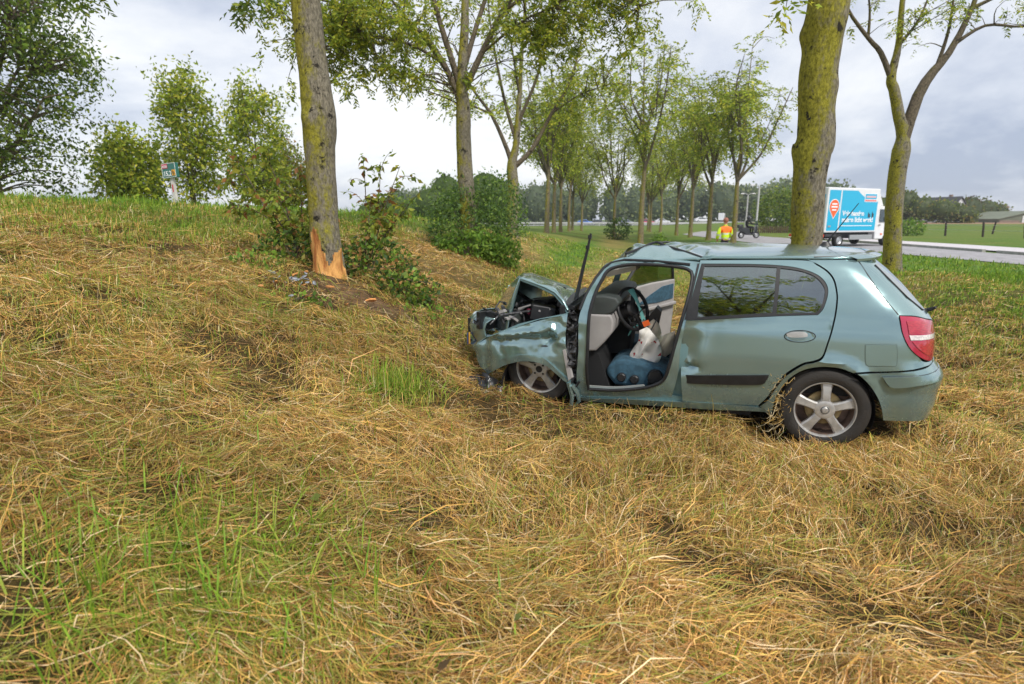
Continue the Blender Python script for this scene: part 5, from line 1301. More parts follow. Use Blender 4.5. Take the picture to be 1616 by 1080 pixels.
# sill, front door frame, seal
panel('sill', OUT['sill'], m_paint, car, th=0.05, off=-0.006)
panel('inner_sill', [(1.84, 0.12), (0.45, 0.17), (0.45, 0.24), (1.0, 0.24), (1.84, 0.20)], m_paint_in, car, th=0.06, off=0.02, res=0.1)
frame = panel('door_frame', OUT['frame_out'], m_paint, car, th=0.05, off=0.016, holes=[OUT['frame_in']], res=0.03,
              dent=lambda t, h: 0.006 * float(vnoise(t * 14, h * 14, 3)) - 0.012 * math.exp(-((h - 1.285) / 0.02) ** 2) * (t > 1.2))
rim_tube('door_seal', smooth_outline(OUT['frame_in'], 4), 0.014, m_black, frame, off=0.012, n=8)
rim_tube('roof_seal', [(1.86, 0.90), (1.815, 1.03), (1.76, 1.145), (1.70, 1.235), (1.64, 1.275), (1.53, 1.30), (1.29, 1.295), (1.02, 1.275)], 0.010, m_black, frame, off=0.008, closed=False)
panel('pillar_trim', [(0.936, 1.285), (0.968, 1.285), (1.005, 1.05), (1.035, 0.86), (1.012, 0.86), (0.975, 1.06)], m_black, car, th=0.02, off=0.006, res=0.05)
panel('centre_pillar', [(1.12, 0.20), (0.96, 0.20), (0.96, 0.86), (1.03, 0.86), (1.075, 0.62)], m_paint_in, car, th=0.04, off=0.045, res=0.05, dent=lambda t, h: 0.012 * float(vnoise(t * 30, h * 22, 9)))
# dark inner shells behind the panels
panel('inner_panel', [(-0.35, 0.62), (0.0, 0.66), (0.06, 0.66), (0.2, 0.6), (0.42, 0.40), (0.5, 0.25), (0.98, 0.24), (0.99, 0.84), (0.12, 0.93), (0.05, 1.0), (-0.2, 1.15), (-0.33, 0.97)], m_dark, car, th=0.01, off=0.05, res=0.1, gap=0)

# --- front wing, crumpled
wing = panel('front_wing', OUT['fender'], m_paint, car, dent=fend_dent, res=0.016, th=0.008)
panel('arch_flare', OUT['flare'], m_paint, wing, dent=lambda t, h: fend_dent(t, h) - 0.018, res=0.03, th=0.02, gap=0)
panel('indicator_hole', [(2.15 + 0.030 * math.cos(k * 0.6283), 0.575 + 0.007 * math.sin(k * 0.6283)) for k in range(10)], m_black, wing, th=0.003, off=-0.003, dent=fend_dent, gap=0, res=0.05)
# inner wing ledge (folded inward from the top edge)
mb = MB(); top = [(2.83, 0.505), (2.729, 0.578), (2.596, 0.647), (2.392, 0.727), (2.188, 0.797), (1.965, 0.858)]
V = []; 
for i, (t, h) in enumerate(top):
    a, w = side(t, h); w += fend_dent(t, h)
    for k, (dw, dh) in enumerate(((0.0, 0.0), (0.03, 0.012), (0.09, 0.0), (0.13, -0.05), (0.15, -0.12))):
        V.append(P3(a - 0.10 * dw, w + dw, h + dh + 0.01 * math.sin(i * 2.1 + k)))
mb.add(V, [(i * 5 + k, i * 5 + k + 1, (i + 1) * 5 + k + 1, (i + 1) * 5 + k) for i in range(5) for k in range(4)])
o = mb.build('wing_ledge', m_paint_in, wing)
# crumpled metal between wing and door frame
rgc = np.random.default_rng(9)
panel('torn_pillar', OUT['crack'], m_metal, car, th=0.02, off=0.03, res=0.02, gap=0, dent=lambda t, h: 0.05 * float(vnoise(t * 26, h * 18, 6)) + 0.03 * float(vnoise(t * 60, h * 50, 7)))
mb = MB()
for i in range(16):
    h = 0.22 + 0.042 * i; a = 1.91 + rgc.normal(0, 0.015)
    p = Vector(P3(a, 0.03 + rgc.uniform(-0.01, 0.03), h)); q = p + Vector((rgc.normal(0, 0.035), rgc.normal(0.01, 0.015), rgc.normal(0.03, 0.04)))
    mb.tube([p, (p + q) / 2 + Vector((rgc.normal(0, 0.01), 0.01, 0)), q], rgc.uniform(0.005, 0.012), 5)
mb.build('torn_wiring', m_black, car)['kind'] = 'stuff'
mb = MB(); mb.prism([(1.93, 0.30), (1.985, 0.56), (1.965, 0.57), (1.90, 0.33)], lambda x, y: P3(x, -0.005, y), lambda x, y: P3(x - 0.01, 0.02, y)); mb.build('torn_bracket', m_grey, car)
mb = MB()
for pts in ([(1.90, 0.26), (1.86, 0.20), (1.84, 0.12), (1.88, 0.07)], [(1.93, 0.28), (1.90, 0.16), (1.91, 0.06)]):
    mb.tube([P3(a, 0.01 + 0.01 * i, h) for i, (a, h) in enumerate(pts)], [0.022, 0.02, 0.015, 0.008][:len(pts)], 6)
mb.build('bent_sill_end', m_paint, car)

# --- hood folded up like a tent
near = [(2.56, 0.25, 0.60), (2.545, 0.27, 0.735), (2.505, 0.28, 0.93), (2.452, 0.28, 1.116), (2.29, 0.29, 1.062), (2.131, 0.28, 0.996), (2.05, 0.25, 0.92), (1.995, 0.22, 0.84)]
farp = [(3.06, 1.35, 0.48), (3.037, 1.35, 0.72), (2.934, 1.35, 0.875), (2.76, 1.35, 1.05), (2.655, 1.35, 1.062), (2.402, 1.35, 0.985), (2.28, 1.35, 0.945), (2.17, 1.35, 0.90)]
lin = lambda P, n_: np.stack([np.interp(np.linspace(0, len(P) - 1, n_), range(len(P)), np.array(P)[:, k]) for k in range(3)], -1)
Nn_ = lin(near, 36); Ff_ = lin(farp, 36); V = []; nj = 14
for i in range(len(Nn_)):
    for j in range(nj):
        u = j / (nj - 1); p = Nn_[i] * (1 - u) + Ff_[i] * u
        f = i / (len(Nn_) - 1)
        bl = 0.05 * math.sin(math.pi * u) * (0.5 + f) * (1 if f > 0.43 else -0.6)
        cz = 0.036 * abs(float(vnoise(p[0] * 5, p[1] * 4.5, 4))) + 0.012 * abs(float(vnoise(p[0] * 13, p[1] * 12, 8))) - 0.015
        # keep the leading crease sharp, push dents in the rear half
        V.append(P3(p[0] + (0.05 * math.sin(3.1 * u) if f < 0.4 else 0), p[1], p[2] + bl * 0.45 + cz * math.sin(math.pi * min(1, u * 3 + 0.2))))
k = len(Nn_); F = [(i * nj + j, i * nj + j + 1, (i + 1) * nj + j + 1, (i + 1) * nj + j) for i in range(k - 1) for j in range(nj - 1)]
me = mesh_py('bonnet', V, F); recalc(me)
hood = link('bonnet', me, [m_paint, m_dark], car, True, 42)
sm = hood.modifiers.new('thickness', 'SOLIDIFY'); sm.thickness = 0.016; sm.offset = 0
mb = MB(); mb.tube([P3(a + 0.004, w + 0.012, h - 0.012) for a, w, h in Nn_[4:]], 0.012, 6); mb.build('bonnet_edge', m_paint_in, hood)
mb = MB(); c = P3(2.12, 0.62, 1.005); mb.lathe([(0.0, 0.006), (0.016, 0.006), (0.016, -0.004)], 10, Matrix.Translation(c) @ Matrix.Rotation(R(-20), 4, 'Y')); mb.build('washer_jet', m_black, hood)
# a strip of far wing seen left of the hood
mb = MB(); V = []
fp = [(2.95, 1.30, 0.50), (2.99, 1.32, 0.72), (2.93, 1.34, 0.90), (2.80, 1.36, 1.03), (2.62, 1.40, 1.02)]
fq = [(2.60, 1.58, 0.45), (2.62, 1.60, 0.70), (2.60, 1.58, 0.86), (2.55, 1.54, 0.95), (2.45, 1.50, 0.97)]
for i in range(5):
    for u in (0, 0.33, 0.66, 1):
        p = np.array(fp[i]) * (1 - u) + np.array(fq[i]) * u; V.append(P3(p[0] + 0.03 * math.sin(u * 3), p[1], p[2]))
mb.add(V, [(i * 4 + j, i * 4 + j + 1, (i + 1) * 4 + j + 1, (i + 1) * 4 + j) for i in range(4) for j in range(3)]); o = mb.build('far_wing', m_paint, car); o.modifiers.new('thickness', 'SOLIDIFY').thickness = 0.012
mb = MB(); mb.prism([(0, 0), (0.13, -0.04), (0.16, -0.12), (0.07, -0.15), (0.01, -0.08)], lambda x, y: P3(2.90 - x * 0.6, 1.28 - x * 1.2, 0.93 + y), lambda x, y: P3(2.86 - x * 0.6, 1.34 - x * 1.2, 0.93 + y)); mb.build('far_headlamp', material('head_lamp', (0.42, 0.62, 0.68), rough=0.15, coat=1.0), car)

# --- engine bay
eng = empty('engine', P3(2.35, 0.75, 0.0)); eng.parent = car
def ebox(name, c, d, mat, rx=0, ry=0, rz=0):
    mb = MB(); rot = Matrix.Rotation(R(rz), 3, 'Z') @ Matrix.Rotation(R(ry), 3, 'Y') @ Matrix.Rotation(R(rx), 3, 'X')
    mb.box(Vector(P3(*c)) - Vector(eng.location), d, rot)
    o = mb.build(name, mat, eng, smooth=False)
    bv = o.modifiers.new('bevel', 'BEVEL'); bv.width = 0.012; bv.segments = 2
    return o
ebox('engine_block', (2.38, 0.80, 0.60), (0.42, 0.62, 0.42), m_dark, ry=6)
ebox('rocker_cover', (2.40, 0.75, 0.83), (0.26, 0.50, 0.07), m_metal, ry=8)
ebox('air_box', (2.28, 0.42, 0.80), (0.22, 0.22, 0.14), m_black, rz=20, ry=-10)
ebox('battery', (2.55, 0.45, 0.69), (0.17, 0.22, 0.16), m_dgrey, rz=-12, ry=10)
ebox('radiator', (2.72, 0.85, 0.62), (0.05, 0.70, 0.36), m_metal, rz=8, ry=-22)
ebox('fuse_box', (2.36, 0.36, 0.81), (0.09, 0.06, 0.05), material('red_plastic', (0.16, 0.015, 0.04), rough=0.4), rz=30)
ebox('bulkhead', (2.05, 0.80, 0.60), (0.05, 1.15, 0.60), m_dark)
ebox('cowl', (2.03, 0.85, 0.885), (0.16, 1.15, 0.05), m_black, ry=-12)
mb = MB(); lo = Vector(eng.location)
for i in range(34):
    p = Vector(P3(rgc.uniform(2.12, 2.66), rgc.uniform(0.22, 0.8), rgc.uniform(0.70, 0.86))) - lo
    d = Vector((rgc.normal(0, 0.10), rgc.normal(0, 0.10), rgc.normal(0, 0.04)))
    mb.tube([p - d, p + Vector((0, 0, rgc.uniform(-.02, 0.05))), p + d], rgc.uniform(0.005, 0.02), 6)
mb.build('hoses', m_metal, eng)
mb = MB()
for i in range(16):
    p = Vector(P3(rgc.uniform(2.15, 2.62), rgc.uniform(0.22, 0.6), rgc.uniform(0.72, 0.84))) - lo
    mb.box(p, (rgc.uniform(0.02, 0.10), rgc.uniform(0.02, 0.08), rgc.uniform(0.008, 0.03)), Matrix.Rotation(rgc.uniform(0, 3), 3, 'Z') @ Matrix.Rotation(rgc.normal(0, .5), 3, 'X'))
mb.build('broken_plastic', m_grey, eng, smooth=False)['kind'] = 'stuff'
mb = MB(); mb.box(Vector(P3(2.45, 0.36, 0.845)) - lo, (0.16, 0.02, 0.012), Matrix.Rotation(R(18), 3, 'Y')); mb.build('bonnet_stay', m_grey, eng, smooth=False)

# --- front bumper, torn loose, with plate and grille
bcol = [(2.80, 0.36, 0.0), (2.95, 0.42, 0.0), (3.04, 0.55, 0.01), (3.10, 0.72, 0.0), (3.10, 0.95, -0.02), (3.05, 1.2, -0.06)]
prof = [(-0.055, 0.35), (0.0, 0.40), (0.02, 0.46), (-0.025, 0.50), (0.01, 0.55), (0.02, 0.62), (0.0, 0.68), (-0.05, 0.725), (-0.10, 0.74)]
bc = cr_line(bcol, 30); V = []; m_ = len(prof)
for (a, w, dz) in bc:
    for (da, h) in prof: V.append(P3(a + da, w, h + dz + 0.012 * math.sin(a * 17 + h * 9)))
F = [(i * m_ + j, i * m_ + j + 1, (i + 1) * m_ + j + 1, (i + 1) * m_ + j) for i in range(len(bc) - 1) for j in range(m_ - 1)]
me = mesh_py('front_bumper', V, F); recalc(me); fb = link('front_bumper', me, m_paint, car, True, 50); fb.modifiers.new('thickness', 'SOLIDIFY').thickness = 0.012
mb = MB()
for k_ in range(2):
    mb.tube([P3(3.02 - 0.02 * k_, 0.50, 0.475), P3(3.075, 0.62, 0.47), P3(3.085, 0.8, 0.47)], 0.02, 6, flat=0.6)
mb.build('bumper_grille', m_black, fb)
mb = MB(); mb.box(P3(2.95, 0.70, 0.62), (0.10, 0.42, 0.14), Matrix.Rotation(R(-14), 3, 'Z')); mb.build('bumper_core', m_dark, fb, smooth=False)
# number plate: blue band and yellow field
Mp = Matrix.Translation(P3(2.995, 0.40, 0.515)) @ Matrix.Rotation(R(-62), 4, 'Z') @ Matrix.Rotation(R(14), 4, 'Y')
def plate_quad(name, x0, x1, y, mat, par):
    mb = MB(); mb.prism([(x0, -0.055), (x1, -0.055), (x1, 0.055), (x0, 0.055)], lambda x, z: Mp @ Vector((x, y, z)), lambda x, z: Mp @ Vector((x, y + 0.004, z))); return mb.build(name, mat, par, smooth=False)
pt = plate_quad('number_plate', -0.10, 0.10, 0.0, material('plate_yellow', (0.80, 0.40, 0.03), rough=0.4), fb)
plate_quad('plate_band', 0.03, 0.10, 0.006, material('plate_blue', (0.02, 0.10, 0.55), rough=0.4), pt)
plate_quad('plate_band', 0.03, 0.10, -0.006, bpy.data.materials['plate_blue'], pt)
mb = MB()
for i in range(4):
    y0 = 0.62 - 0.003 * i
    mb.box(P3(2.865 - 0.02 * i, 0.40 + 0.03 * i, 0.655 + 0.035 * i), (0.015, 0.20, 0.012), Matrix.Rotation(R(35), 3, 'X') @ Matrix.Rotation(R(-30), 3, 'Z'))
mb.box(P3(2.84, 0.42, 0.70), (0.05, 0.16, 0.16), Matrix.Rotation(R(-30), 3, 'Z'))
mb.build('radiator_grille', m_black, car, smooth=False)
mb = MB()
for i in range(3): mb.box(P3(2.885 - 0.02 * i, 0.37 + 0.02 * i, 0.655 + 0.035 * i), (0.008, 0.13, 0.014), Matrix.Rotation(R(35), 3, 'X') @ Matrix.Rotation(R(-30), 3, 'Z'))
mb.build('grille_bar', m_chrome, car, smooth=False)
# torn wheel-arch liner lying in the hay
V = []; NI, NJ = 22, 14
for i in range(NI):
    for j in range(NJ):
        u, v = i / (NI - 1), j / (NJ - 1)
        a = 2.95 - 0.44 * u; gr_ = 0.075 + 0.05 * u * 0
        h = gr_ + 0.17 * math.sin(math.pi * (0.10 + 0.80 * u)) * (v ** 0.7) + 0.055 * float(vnoise(u * 9, v * 7, 13)) + 0.03 * abs(float(vnoise(u * 21, v * 17, 19)))
        V.append(P3(a + 0.04 * float(vnoise(u * 8, v * 8, 3)), -0.10 + 0.24 * v + 0.03 * float(vnoise(u * 7, v * 7, 23)), h))
me = mesh_py('wheel_arch_liner', V, [(i * NJ + j, i * NJ + j + 1, (i + 1) * NJ + j + 1, (i + 1) * NJ + j) for i in range(NI - 1) for j in range(NJ - 1)]); recalc(me)
o = link('wheel_arch_liner', me, material('liner_plastic', (0.02, 0.02, 0.022), rough=0.28, bump=0.4, bscale=22), car, True, 26); o.modifiers.new('thickness', 'SOLIDIFY').thickness = 0.005

# --- roof with the buckled front corner
def a_rear(w):
    B = .60; t0 = -0.315 + AL; u = min(abs(.85 - w) / B, 1.0)
    return t0 - AL * (1 - u ** NN) ** (1 / NN) - 0.02
def ridge_w(a): return float(np.interp(a, [0.90, 1.323, 1.533, 1.6], [0.255, 0.55, 0.30, 0.28]))
def ridge_h(a): return float(np.interp(a, [0.90, 1.10, 1.323, 1.533], [1.328, 1.372, 1.425, 1.338]))
na, nw = 70, 44; V = []
for i in range(na):
    for j in range(nw):
        v = j / (nw - 1); w = 0.245 + 1.21 * v
        ar = a_rear(w); u = i / (na - 1); a = ar + (1.53 - ar) * u
        cw = max(0.0, 1 - ((w - .85) / .605) ** 2) ** 0.75
        hc_ = float(np.interp(a, [-0.4, -0.2, 0.25, 1.0, 1.5], [1.372, 1.398, 1.420, 1.420, 1.385])); he = float(np.interp(a, [-0.4, -0.1, 0.9, 1.5], [1.345, 1.345, 1.330, 1.318]))
        h = he + (hc_ - he) * cw
        if a > 0.9:
            rw = ridge_w(a); rh = ridge_h(a)
            if w < rw: h = (he - 0.012) + (rh - he + 0.012) * ((w - 0.245) / (rw - 0.245 + 1e-6)) ** 0.9
            else:
                k_ = math.exp(-((w - rw) / 0.16) ** 2); h = h * (1 - k_) + rh * k_
            s_ = sst(a, 0.95, 1.25)
            h += float(s_) * (0.020 * float(vnoise(a * 6, w * 5, 14)) + 0.010 * float(vnoise(a * 14, w * 11, 24)))
            h -= 0.035 * gs(a, w, 1.10, 0.62, 0.09, 0.12)
        h += 0.004 * float(vnoise(a * 4, w * 4, 44)) - 0.012 * gs(a, w, 0.80, 0.55, 0.14, 0.2)
        V.append(P3(a, w, h))
me = mesh_py('roof', V, [(i * nw + j, i * nw + j + 1, (i + 1) * nw + j + 1, (i + 1) * nw + j) for i in range(na - 1) for j in range(nw - 1)]); recalc(me)
roof = link('roof', me, m_paint, car, True, 38); sm = roof.modifiers.new('thickness', 'SOLIDIFY'); sm.thickness = 0.015; sm.offset = -1
mb = MB(); rl = [(0.93, 0.262, 1.325), (1.02, 0.335, 1.352), (1.12, 0.41, 1.378), (1.23, 0.49, 1.405), (1.323, 0.55, 1.432), (1.42, 0.43, 1.390), (1.535, 0.29, 1.345)]
mb.tube([P3(*p) for p in cr_line(rl, 30)], 0.011, 8); mb.build('peeled_weather_strip', m_black, roof)
rim_tube('roof_gutter', [(0.93, 1.335), (0.6, 1.341), (0.2, 1.345), (0.0, 1.347)], 0.005, m_paint_in, roof, off=0.004, closed=False)
mb = MB(); mb.lathe([(0.0, 0.04), (0.012, 0.038), (0.02, 0.02), (0.032, 0.0), (0.0, -0.006)], 12, Matrix.Translation(P3(-0.03, 0.85, 1.402)) @ Matrix.Scale(1.8, 4, (1, 0, 0)))
mb.tube([P3(-0.04, 0.85, 1.43), P3(-0.06, 0.85, 1.475), P3(-0.09, 0.85, 1.52)], [0.010, 0.008, 0.006], 8); mb.tube([P3(-0.09, 0.85, 1.52), P3(-0.235, 0.85, 1.75)], [0.0045, 0.003], 6)
mb.build('antenna', m_black, roof)
# spoiler lip, seam between roof and tailgate
mb = MB(); V = []
for j in range(24):
    w = 0.27 + 1.16 * j / 23; ar = a_rear(w) + 0.02
    cw = max(0.0, 1 - ((w - .85) / .605) ** 2) ** 0.75; he = 1.345 + 0.035 * cw
    for (da, dh) in ((0.035, 0.010), (-0.03, 0.004), (-0.075, -0.012), (-0.07, -0.03), (-0.01, -0.035)): V.append(P3(ar + da, w, he + dh))
mb.add(V, [(i * 5 + k, i * 5 + k + 1, (i + 1) * 5 + k + 1, (i + 1) * 5 + k) for i in range(23) for k in range(4)]); mb.build('spoiler_lip', m_paint, tgate)
rim_tube('tailgate_seam', OUT['quarter_top_seam'], 0.005, m_black, tgate, off=0.001, closed=False)
mb = MB(); mb.tube([P3(a_rear(w) + 0.058, w, 1.3475 + 0.036 * max(0.0, 1 - ((w - .85) / .605) ** 2) ** 0.75) for w in np.linspace(0.25, 1.4, 24)], 0.005, 5); mb.build('roof_seam', m_black, tgate)
mb = MB(); mb.tube([P3(1.12, 1.42, 1.385), P3(1.28, 1.40, 1.405), P3(1.36, 1.36, 1.40)], 0.010, 6); mb.build('far_weather_strip', m_black, roof)

# --- far flank (mirrored), seen through the windows
panel('far_quarter_panel', OUT['quarter'], m_paint, car, far=True, res=0.08)
fd = panel('far_rear_door', OUT['door'], m_paint, car, holes=[OUT['wintrim']], far=True, res=0.08)
panel('far_window_trim', OUT['wintrim'], m_black, fd, th=0.03, off=0.004, holes=[OUT['glassA'], OUT['glassB']], far=True, gap=0, res=0.08)
panel('far_window_glass', OUT['glassA'], m_glass, fd, th=0.004, off=0.012, far=True, gap=-0.004, res=0.1)
panel('far_window_glass', OUT['glassB'], m_glass, fd, th=0.004, off=0.012, far=True, gap=-0.004, res=0.1)
ff = panel('far_door_frame', OUT['frame_out'], m_paint, car, th=0.05, off=0.016, holes=[OUT['frame_in']], far=True, res=0.05)
panel('far_inner_trim', [(0.45, 0.25), (0.99, 0.25), (0.99, 0.84), (-0.2, 0.92), (-0.33, 0.62), (0.2, 0.62)], m_dgrey, car, th=0.01, off=0.07, far=True, res=0.15, gap=0)
panel('far_sill', OUT['sill'], m_paint, car, th=0.05, off=-0.006, far=True, res=0.08)
panel('far_tail_light', OUT['tail'], m_red, car, th=0.03, off=-0.008, far=True, res=0.06)

panel('scuff_plate', [(1.78, 0.228), (1.55, 0.240), (1.33, 0.282), (1.32, 0.298), (1.55, 0.256), (1.78, 0.246)], m_alu_in if 'm_alu_in' in globals() else material('scuff_metal', (0.5, 0.5, 0.48), rough=0.4, metal=0.4), car, th=0.02, off=0.055, gap=0, res=0.05)
# --- floor, seats, dashboard, wheel
mb = MB(); mb.prism([(-0.62, 0.30), (-0.25, 0.42), (0.45, 0.42), (0.55, 0.20), (2.0, 0.17), (2.06, 0.30), (2.06, 0.14), (0.5, 0.12), (0.4, 0.34), (-0.3, 0.34), (-0.6, 0.24)], lambda x, y: P3(x, 0.10, y), lambda x, y: P3(x, 1.60, y)); mb.build('floor_pan', m_dark, car, smooth=False)
mb = MB(); mb.prism([(0.30, 0.42), (0.78, 0.44), (0.80, 0.56), (0.40, 0.60), (0.22, 1.02), (0.08, 1.02), (0.16, 0.5)], lambda x, y: P3(x, 0.22, y), lambda x, y: P3(x, 1.48, y)); o = mb.build('rear_seat', m_blue, car); bv = o.modifiers.new('bevel', 'BEVEL'); bv.width = 0.04; bv.segments = 3
mb = MB(); mb.prism([(-0.5, 0.93), (0.1, 0.95), (0.1, 0.97), (-0.5, 0.95)], lambda x, y: P3(x, 0.15, y), lambda x, y: P3(x, 1.55, y)); mb.build('parcel_shelf', m_dgrey, car, smooth=False)
def cushion(name, poly, w0, w1, mat, parent, bev=0.05):
    mb = MB(); mb.prism(poly, lambda x, y: P3(x, w0, y), lambda x, y: P3(x, w1, y)); o = mb.build(name, mat, parent)
    b = o.modifiers.new('bevel', 'BEVEL'); b.width = bev * 0.8; b.segments = 4; b.limit_method = 'ANGLE'
    s = None
    return o
seat = cushion('driver_seat', [(1.66, 0.33), (1.64, 0.40), (1.56, 0.455), (1.40, 0.46), (1.22, 0.42), (1.13, 0.38), (1.13, 0.24), (1.35, 0.215), (1.58, 0.23)], 0.22, 0.72, m_blue, car)
cushion('seat_back', [(1.16, 0.40), (1.10, 0.62), (0.97, 1.02), (0.90, 1.05), (0.84, 1.0), (1.0, 0.55), (1.02, 0.36)], 0.26, 0.72, m_blue, seat)
for (a, h) in ((1.518, 0.313), (1.409, 0.303)):
    mb = MB(); M = Matrix.Translation(P3(a, 0.21, h)) @ Matrix.Rotation(R(-90), 4, 'X')
    mb.lathe([(0.0, 0.03), (0.030, 0.03), (0.038, 0.022), (0.040, 0.0), (0.036, -0.02)], 10, M); mb.build('seat_knob', m_black, seat, sharp=25)
mb = MB(); M = Matrix.Translation(P3(1.24, 0.205, 0.34)) @ Matrix.Rotation(R(-90), 4, 'X'); mb.lathe([(0.0, 0.03), (0.055, 0.03), (0.065, 0.0), (0.06, -0.03)], 16, M)
mb.box(P3(1.22, 0.24, 0.27), (0.16, 0.05, 0.12)); mb.build('recliner_cover', m_black, seat)
pseat = cushion('passenger_seat', [(1.66, 0.34), (1.56, 0.46), (1.22, 0.42), (1.13, 0.40), (1.13, 0.24), (1.58, 0.23)], 0.98, 1.48, m_blue, car)
cushion('seat_back', [(1.16, 0.40), (1.10, 0.62), (0.97, 1.02), (0.90, 1.05), (0.84, 1.0), (1.0, 0.55), (1.02, 0.36)], 0.98, 1.46, m_blue, pseat)
dash = cushion('dashboard', [(1.83, 0.84), (1.80, 0.99), (1.68, 1.005), (1.58, 0.99), (1.555, 0.945), (1.60, 0.87), (1.66, 0.84)], 0.17, 1.53, m_dgrey, car, 0.02)
mb = MB(); mb.prism([(1.83, 0.845), (1.62, 0.848), (1.595, 0.79), (1.602, 0.70), (1.663, 0.617), (1.736, 0.535), (1.825, 0.526)], lambda x, y: P3(x, 0.155, y), lambda x, y: P3(x, 0.62, y)); o = mb.build('lower_dash', m_grey, dash); b = o.modifiers.new('bevel', 'BEVEL'); b.width = 0.015; b.segments = 3; b.limit_method = 'ANGLE'
mb = MB(); mb.prism([(1.70, 0.84), (1.56, 0.86), (1.50, 0.60), (1.52, 0.42), (1.75, 0.40)], lambda x, y: P3(x, 0.68, y), lambda x, y: P3(x, 1.02, y)); mb.build('centre_console', m_dark, dash)
mb = MB(); mb.prism([(1.82, 0.80), (1.62, 0.84), (1.60, 0.66), (1.80, 0.56)], lambda x, y: P3(x, 1.02, y), lambda x, y: P3(x, 1.53, y)); mb.build('glove_box', m_grey, dash)
mb = MB(); mb.prism([(1.90, 0.16), (1.60, 0.17), (1.72, 0.50), (1.90, 0.62)], lambda x, y: P3(x, 0.20, y), lambda x, y: P3(x, 1.5, y)); mb.build('footwell', m_dark, car, smooth=False)
# steering wheel
ax = Vector(P3(-0.74, -0.50, 0.34)).normalized(); cw_ = Vector(P3(1.476, 0.45, 0.864))
sw_ = empty('steering_wheel', cw_); sw_.parent = car
Mq = ax.to_track_quat('Z', 'X').to_matrix().to_4x4()
mb = MB(); mb.lathe([(0.183 + 0.016 * math.cos(t), 0.016 * math.sin(t)) for t in np.linspace(0, 2 * math.pi, 10, endpoint=False)], 40, Mq, closed=True); mb.build('wheel_ring', m_black, sw_)
mb = MB(); mb.lathe([(0.0, 0.02), (0.05, 0.018), (0.068, 0.0), (0.06, -0.05), (0.0, -0.06)], 18, Mq)
for an in (200, 340, 270):
    d = Mq @ Vector((math.cos(R(an)), math.sin(R(an)), 0)); mb.tube([d * 0.04, d * 0.175], [0.022, 0.014], 6)
mb.build('wheel_hub', m_black, sw_)
mb = MB(); a1 = -ax; mb.tube([a1 * 0.04, a1 * 0.16, a1 * 0.30], [0.05, 0.06, 0.05], 10); mb.build('steering_column', m_black, sw_)
mb = MB()
for i in range(18):
    p = Vector(P3(rgc.normal(-0.09, 0.05) - 0.0, rgc.normal(-0.02, 0.05), rgc.normal(-0.13, 0.05))); d = Vector((rgc.normal(0, .05), rgc.normal(0, .05), rgc.normal(0, .05)))
    mb.tube([p - d, p, p + d * 0.7 + Vector((0, 0, 0.02))], rgc.uniform(0.004, 0.011), 5)
mb.build('broken_switchgear', m_black, sw_)
mb = MB(); mb.box(P3(-0.125, -0.06, -0.11), (0.055, 0.02, 0.045), Matrix.Rotation(R(25), 3, 'Y')); mb.build('orange_connector', material('orange_plastic', (0.75, 0.12, 0.02), rough=0.4), sw_, smooth=False)
mb = MB(); mb.tube([P3(0.03, 0.05, 0.16), P3(-0.02, 0.0, 0.10), P3(-0.06, -0.02, 0.02), P3(-0.10, -0.03, -0.09)], [0.03, 0.018, 0.012, 0.02], 6, flat=0.4); mb.tube([P3(-0.05, 0.0, -0.14), P3(0.0, 0.02, -0.18), P3(0.03, 0.0, -0.24)], [0.02, 0.03, 0.01], 6, flat=0.4); mb.build('airbag_lining', material('lining_teal', (0.12, 0.36, 0.34), rough=0.6), sw_)
mb = MB(); mb.prism([(1.34, 0.80), (1.28, 0.88), (1.24, 0.84), (1.27, 0.66), (1.32, 0.60), (1.37, 0.64)], lambda x, y: P3(x, 0.50, y), lambda x, y: P3(x, 0.66, y)); mb.build('column_shroud', m_black, car)
# airbags
def bag(name, poly, w, puff, mat, seed):
    o_ = smooth_outline(poly, 4); vv, T = fill(o_, (), 0.018)
    pa = np.array(o_); 
    def th_(x, y):
        d = float(np.min(np.hypot(pa[:, 0] - x, pa[:, 1] - y))); return puff * (1 - math.exp(-d / 0.045))
    f = lambda s: (lambda x, y: P3(x, w + s * th_(x, y) * (1 + 0.35 * float(vnoise(x * 22, y * 22, seed))) + 0.045 * float(vnoise(x * 26 + y * 12, y * 6, seed + 2)), y))
    return skin(vv, T, f(-1), f(1), name, mat, car, 60)
bag('steering_airbag', [(1.405, 0.61), (1.40, 0.70), (1.34, 0.735), (1.29, 0.69), (1.245, 0.63), (1.215, 0.55), (1.215, 0.46), (1.26, 0.40), (1.33, 0.355), (1.41, 0.36), (1.46, 0.41), (1.478, 0.47), (1.445, 0.54)], 0.36, 0.04, m_bag, 5)
bag('airbag_neck', [(1.37, 0.64), (1.36, 0.72), (1.30, 0.78), (1.25, 0.74), (1.22, 0.62), (1.28, 0.58)], 0.47, 0.05, m_bag2, 6)
bag('side_airbag', [(1.265, 0.60), (1.177, 0.665), (1.11, 0.70), (1.10, 0.52), (1.181, 0.455), (1.227, 0.49)], 0.44, 0.05, m_bag2, 7)
mb = MB(); mb.prism([(1.745, 1.145), (1.72, 1.178), (1.46, 1.238), (1.462, 1.20), (1.69, 1.139)], lambda x, y: P3(x, 0.42, y), lambda x, y: P3(x, 0.78, y - 0.005)); mb.build('sun_visor', m_visor, car)
# headlining under the roof
V = []
for i in range(8):
    for j in range(6):
        a = -0.15 + 1.6 * i / 7; w = 0.30 + 1.1 * j / 5; V.append(P3(a, w, 1.285 + 0.05 * (1 - ((w - .85) / .6) ** 2)))
mb = MB(); mb.add(V, [(i * 6 + j, i * 6 + j + 1, (i + 1) * 6 + j + 1, (i + 1) * 6 + j) for i in range(7) for j in range(5)]); mb.build('headlining', m_visor, car)
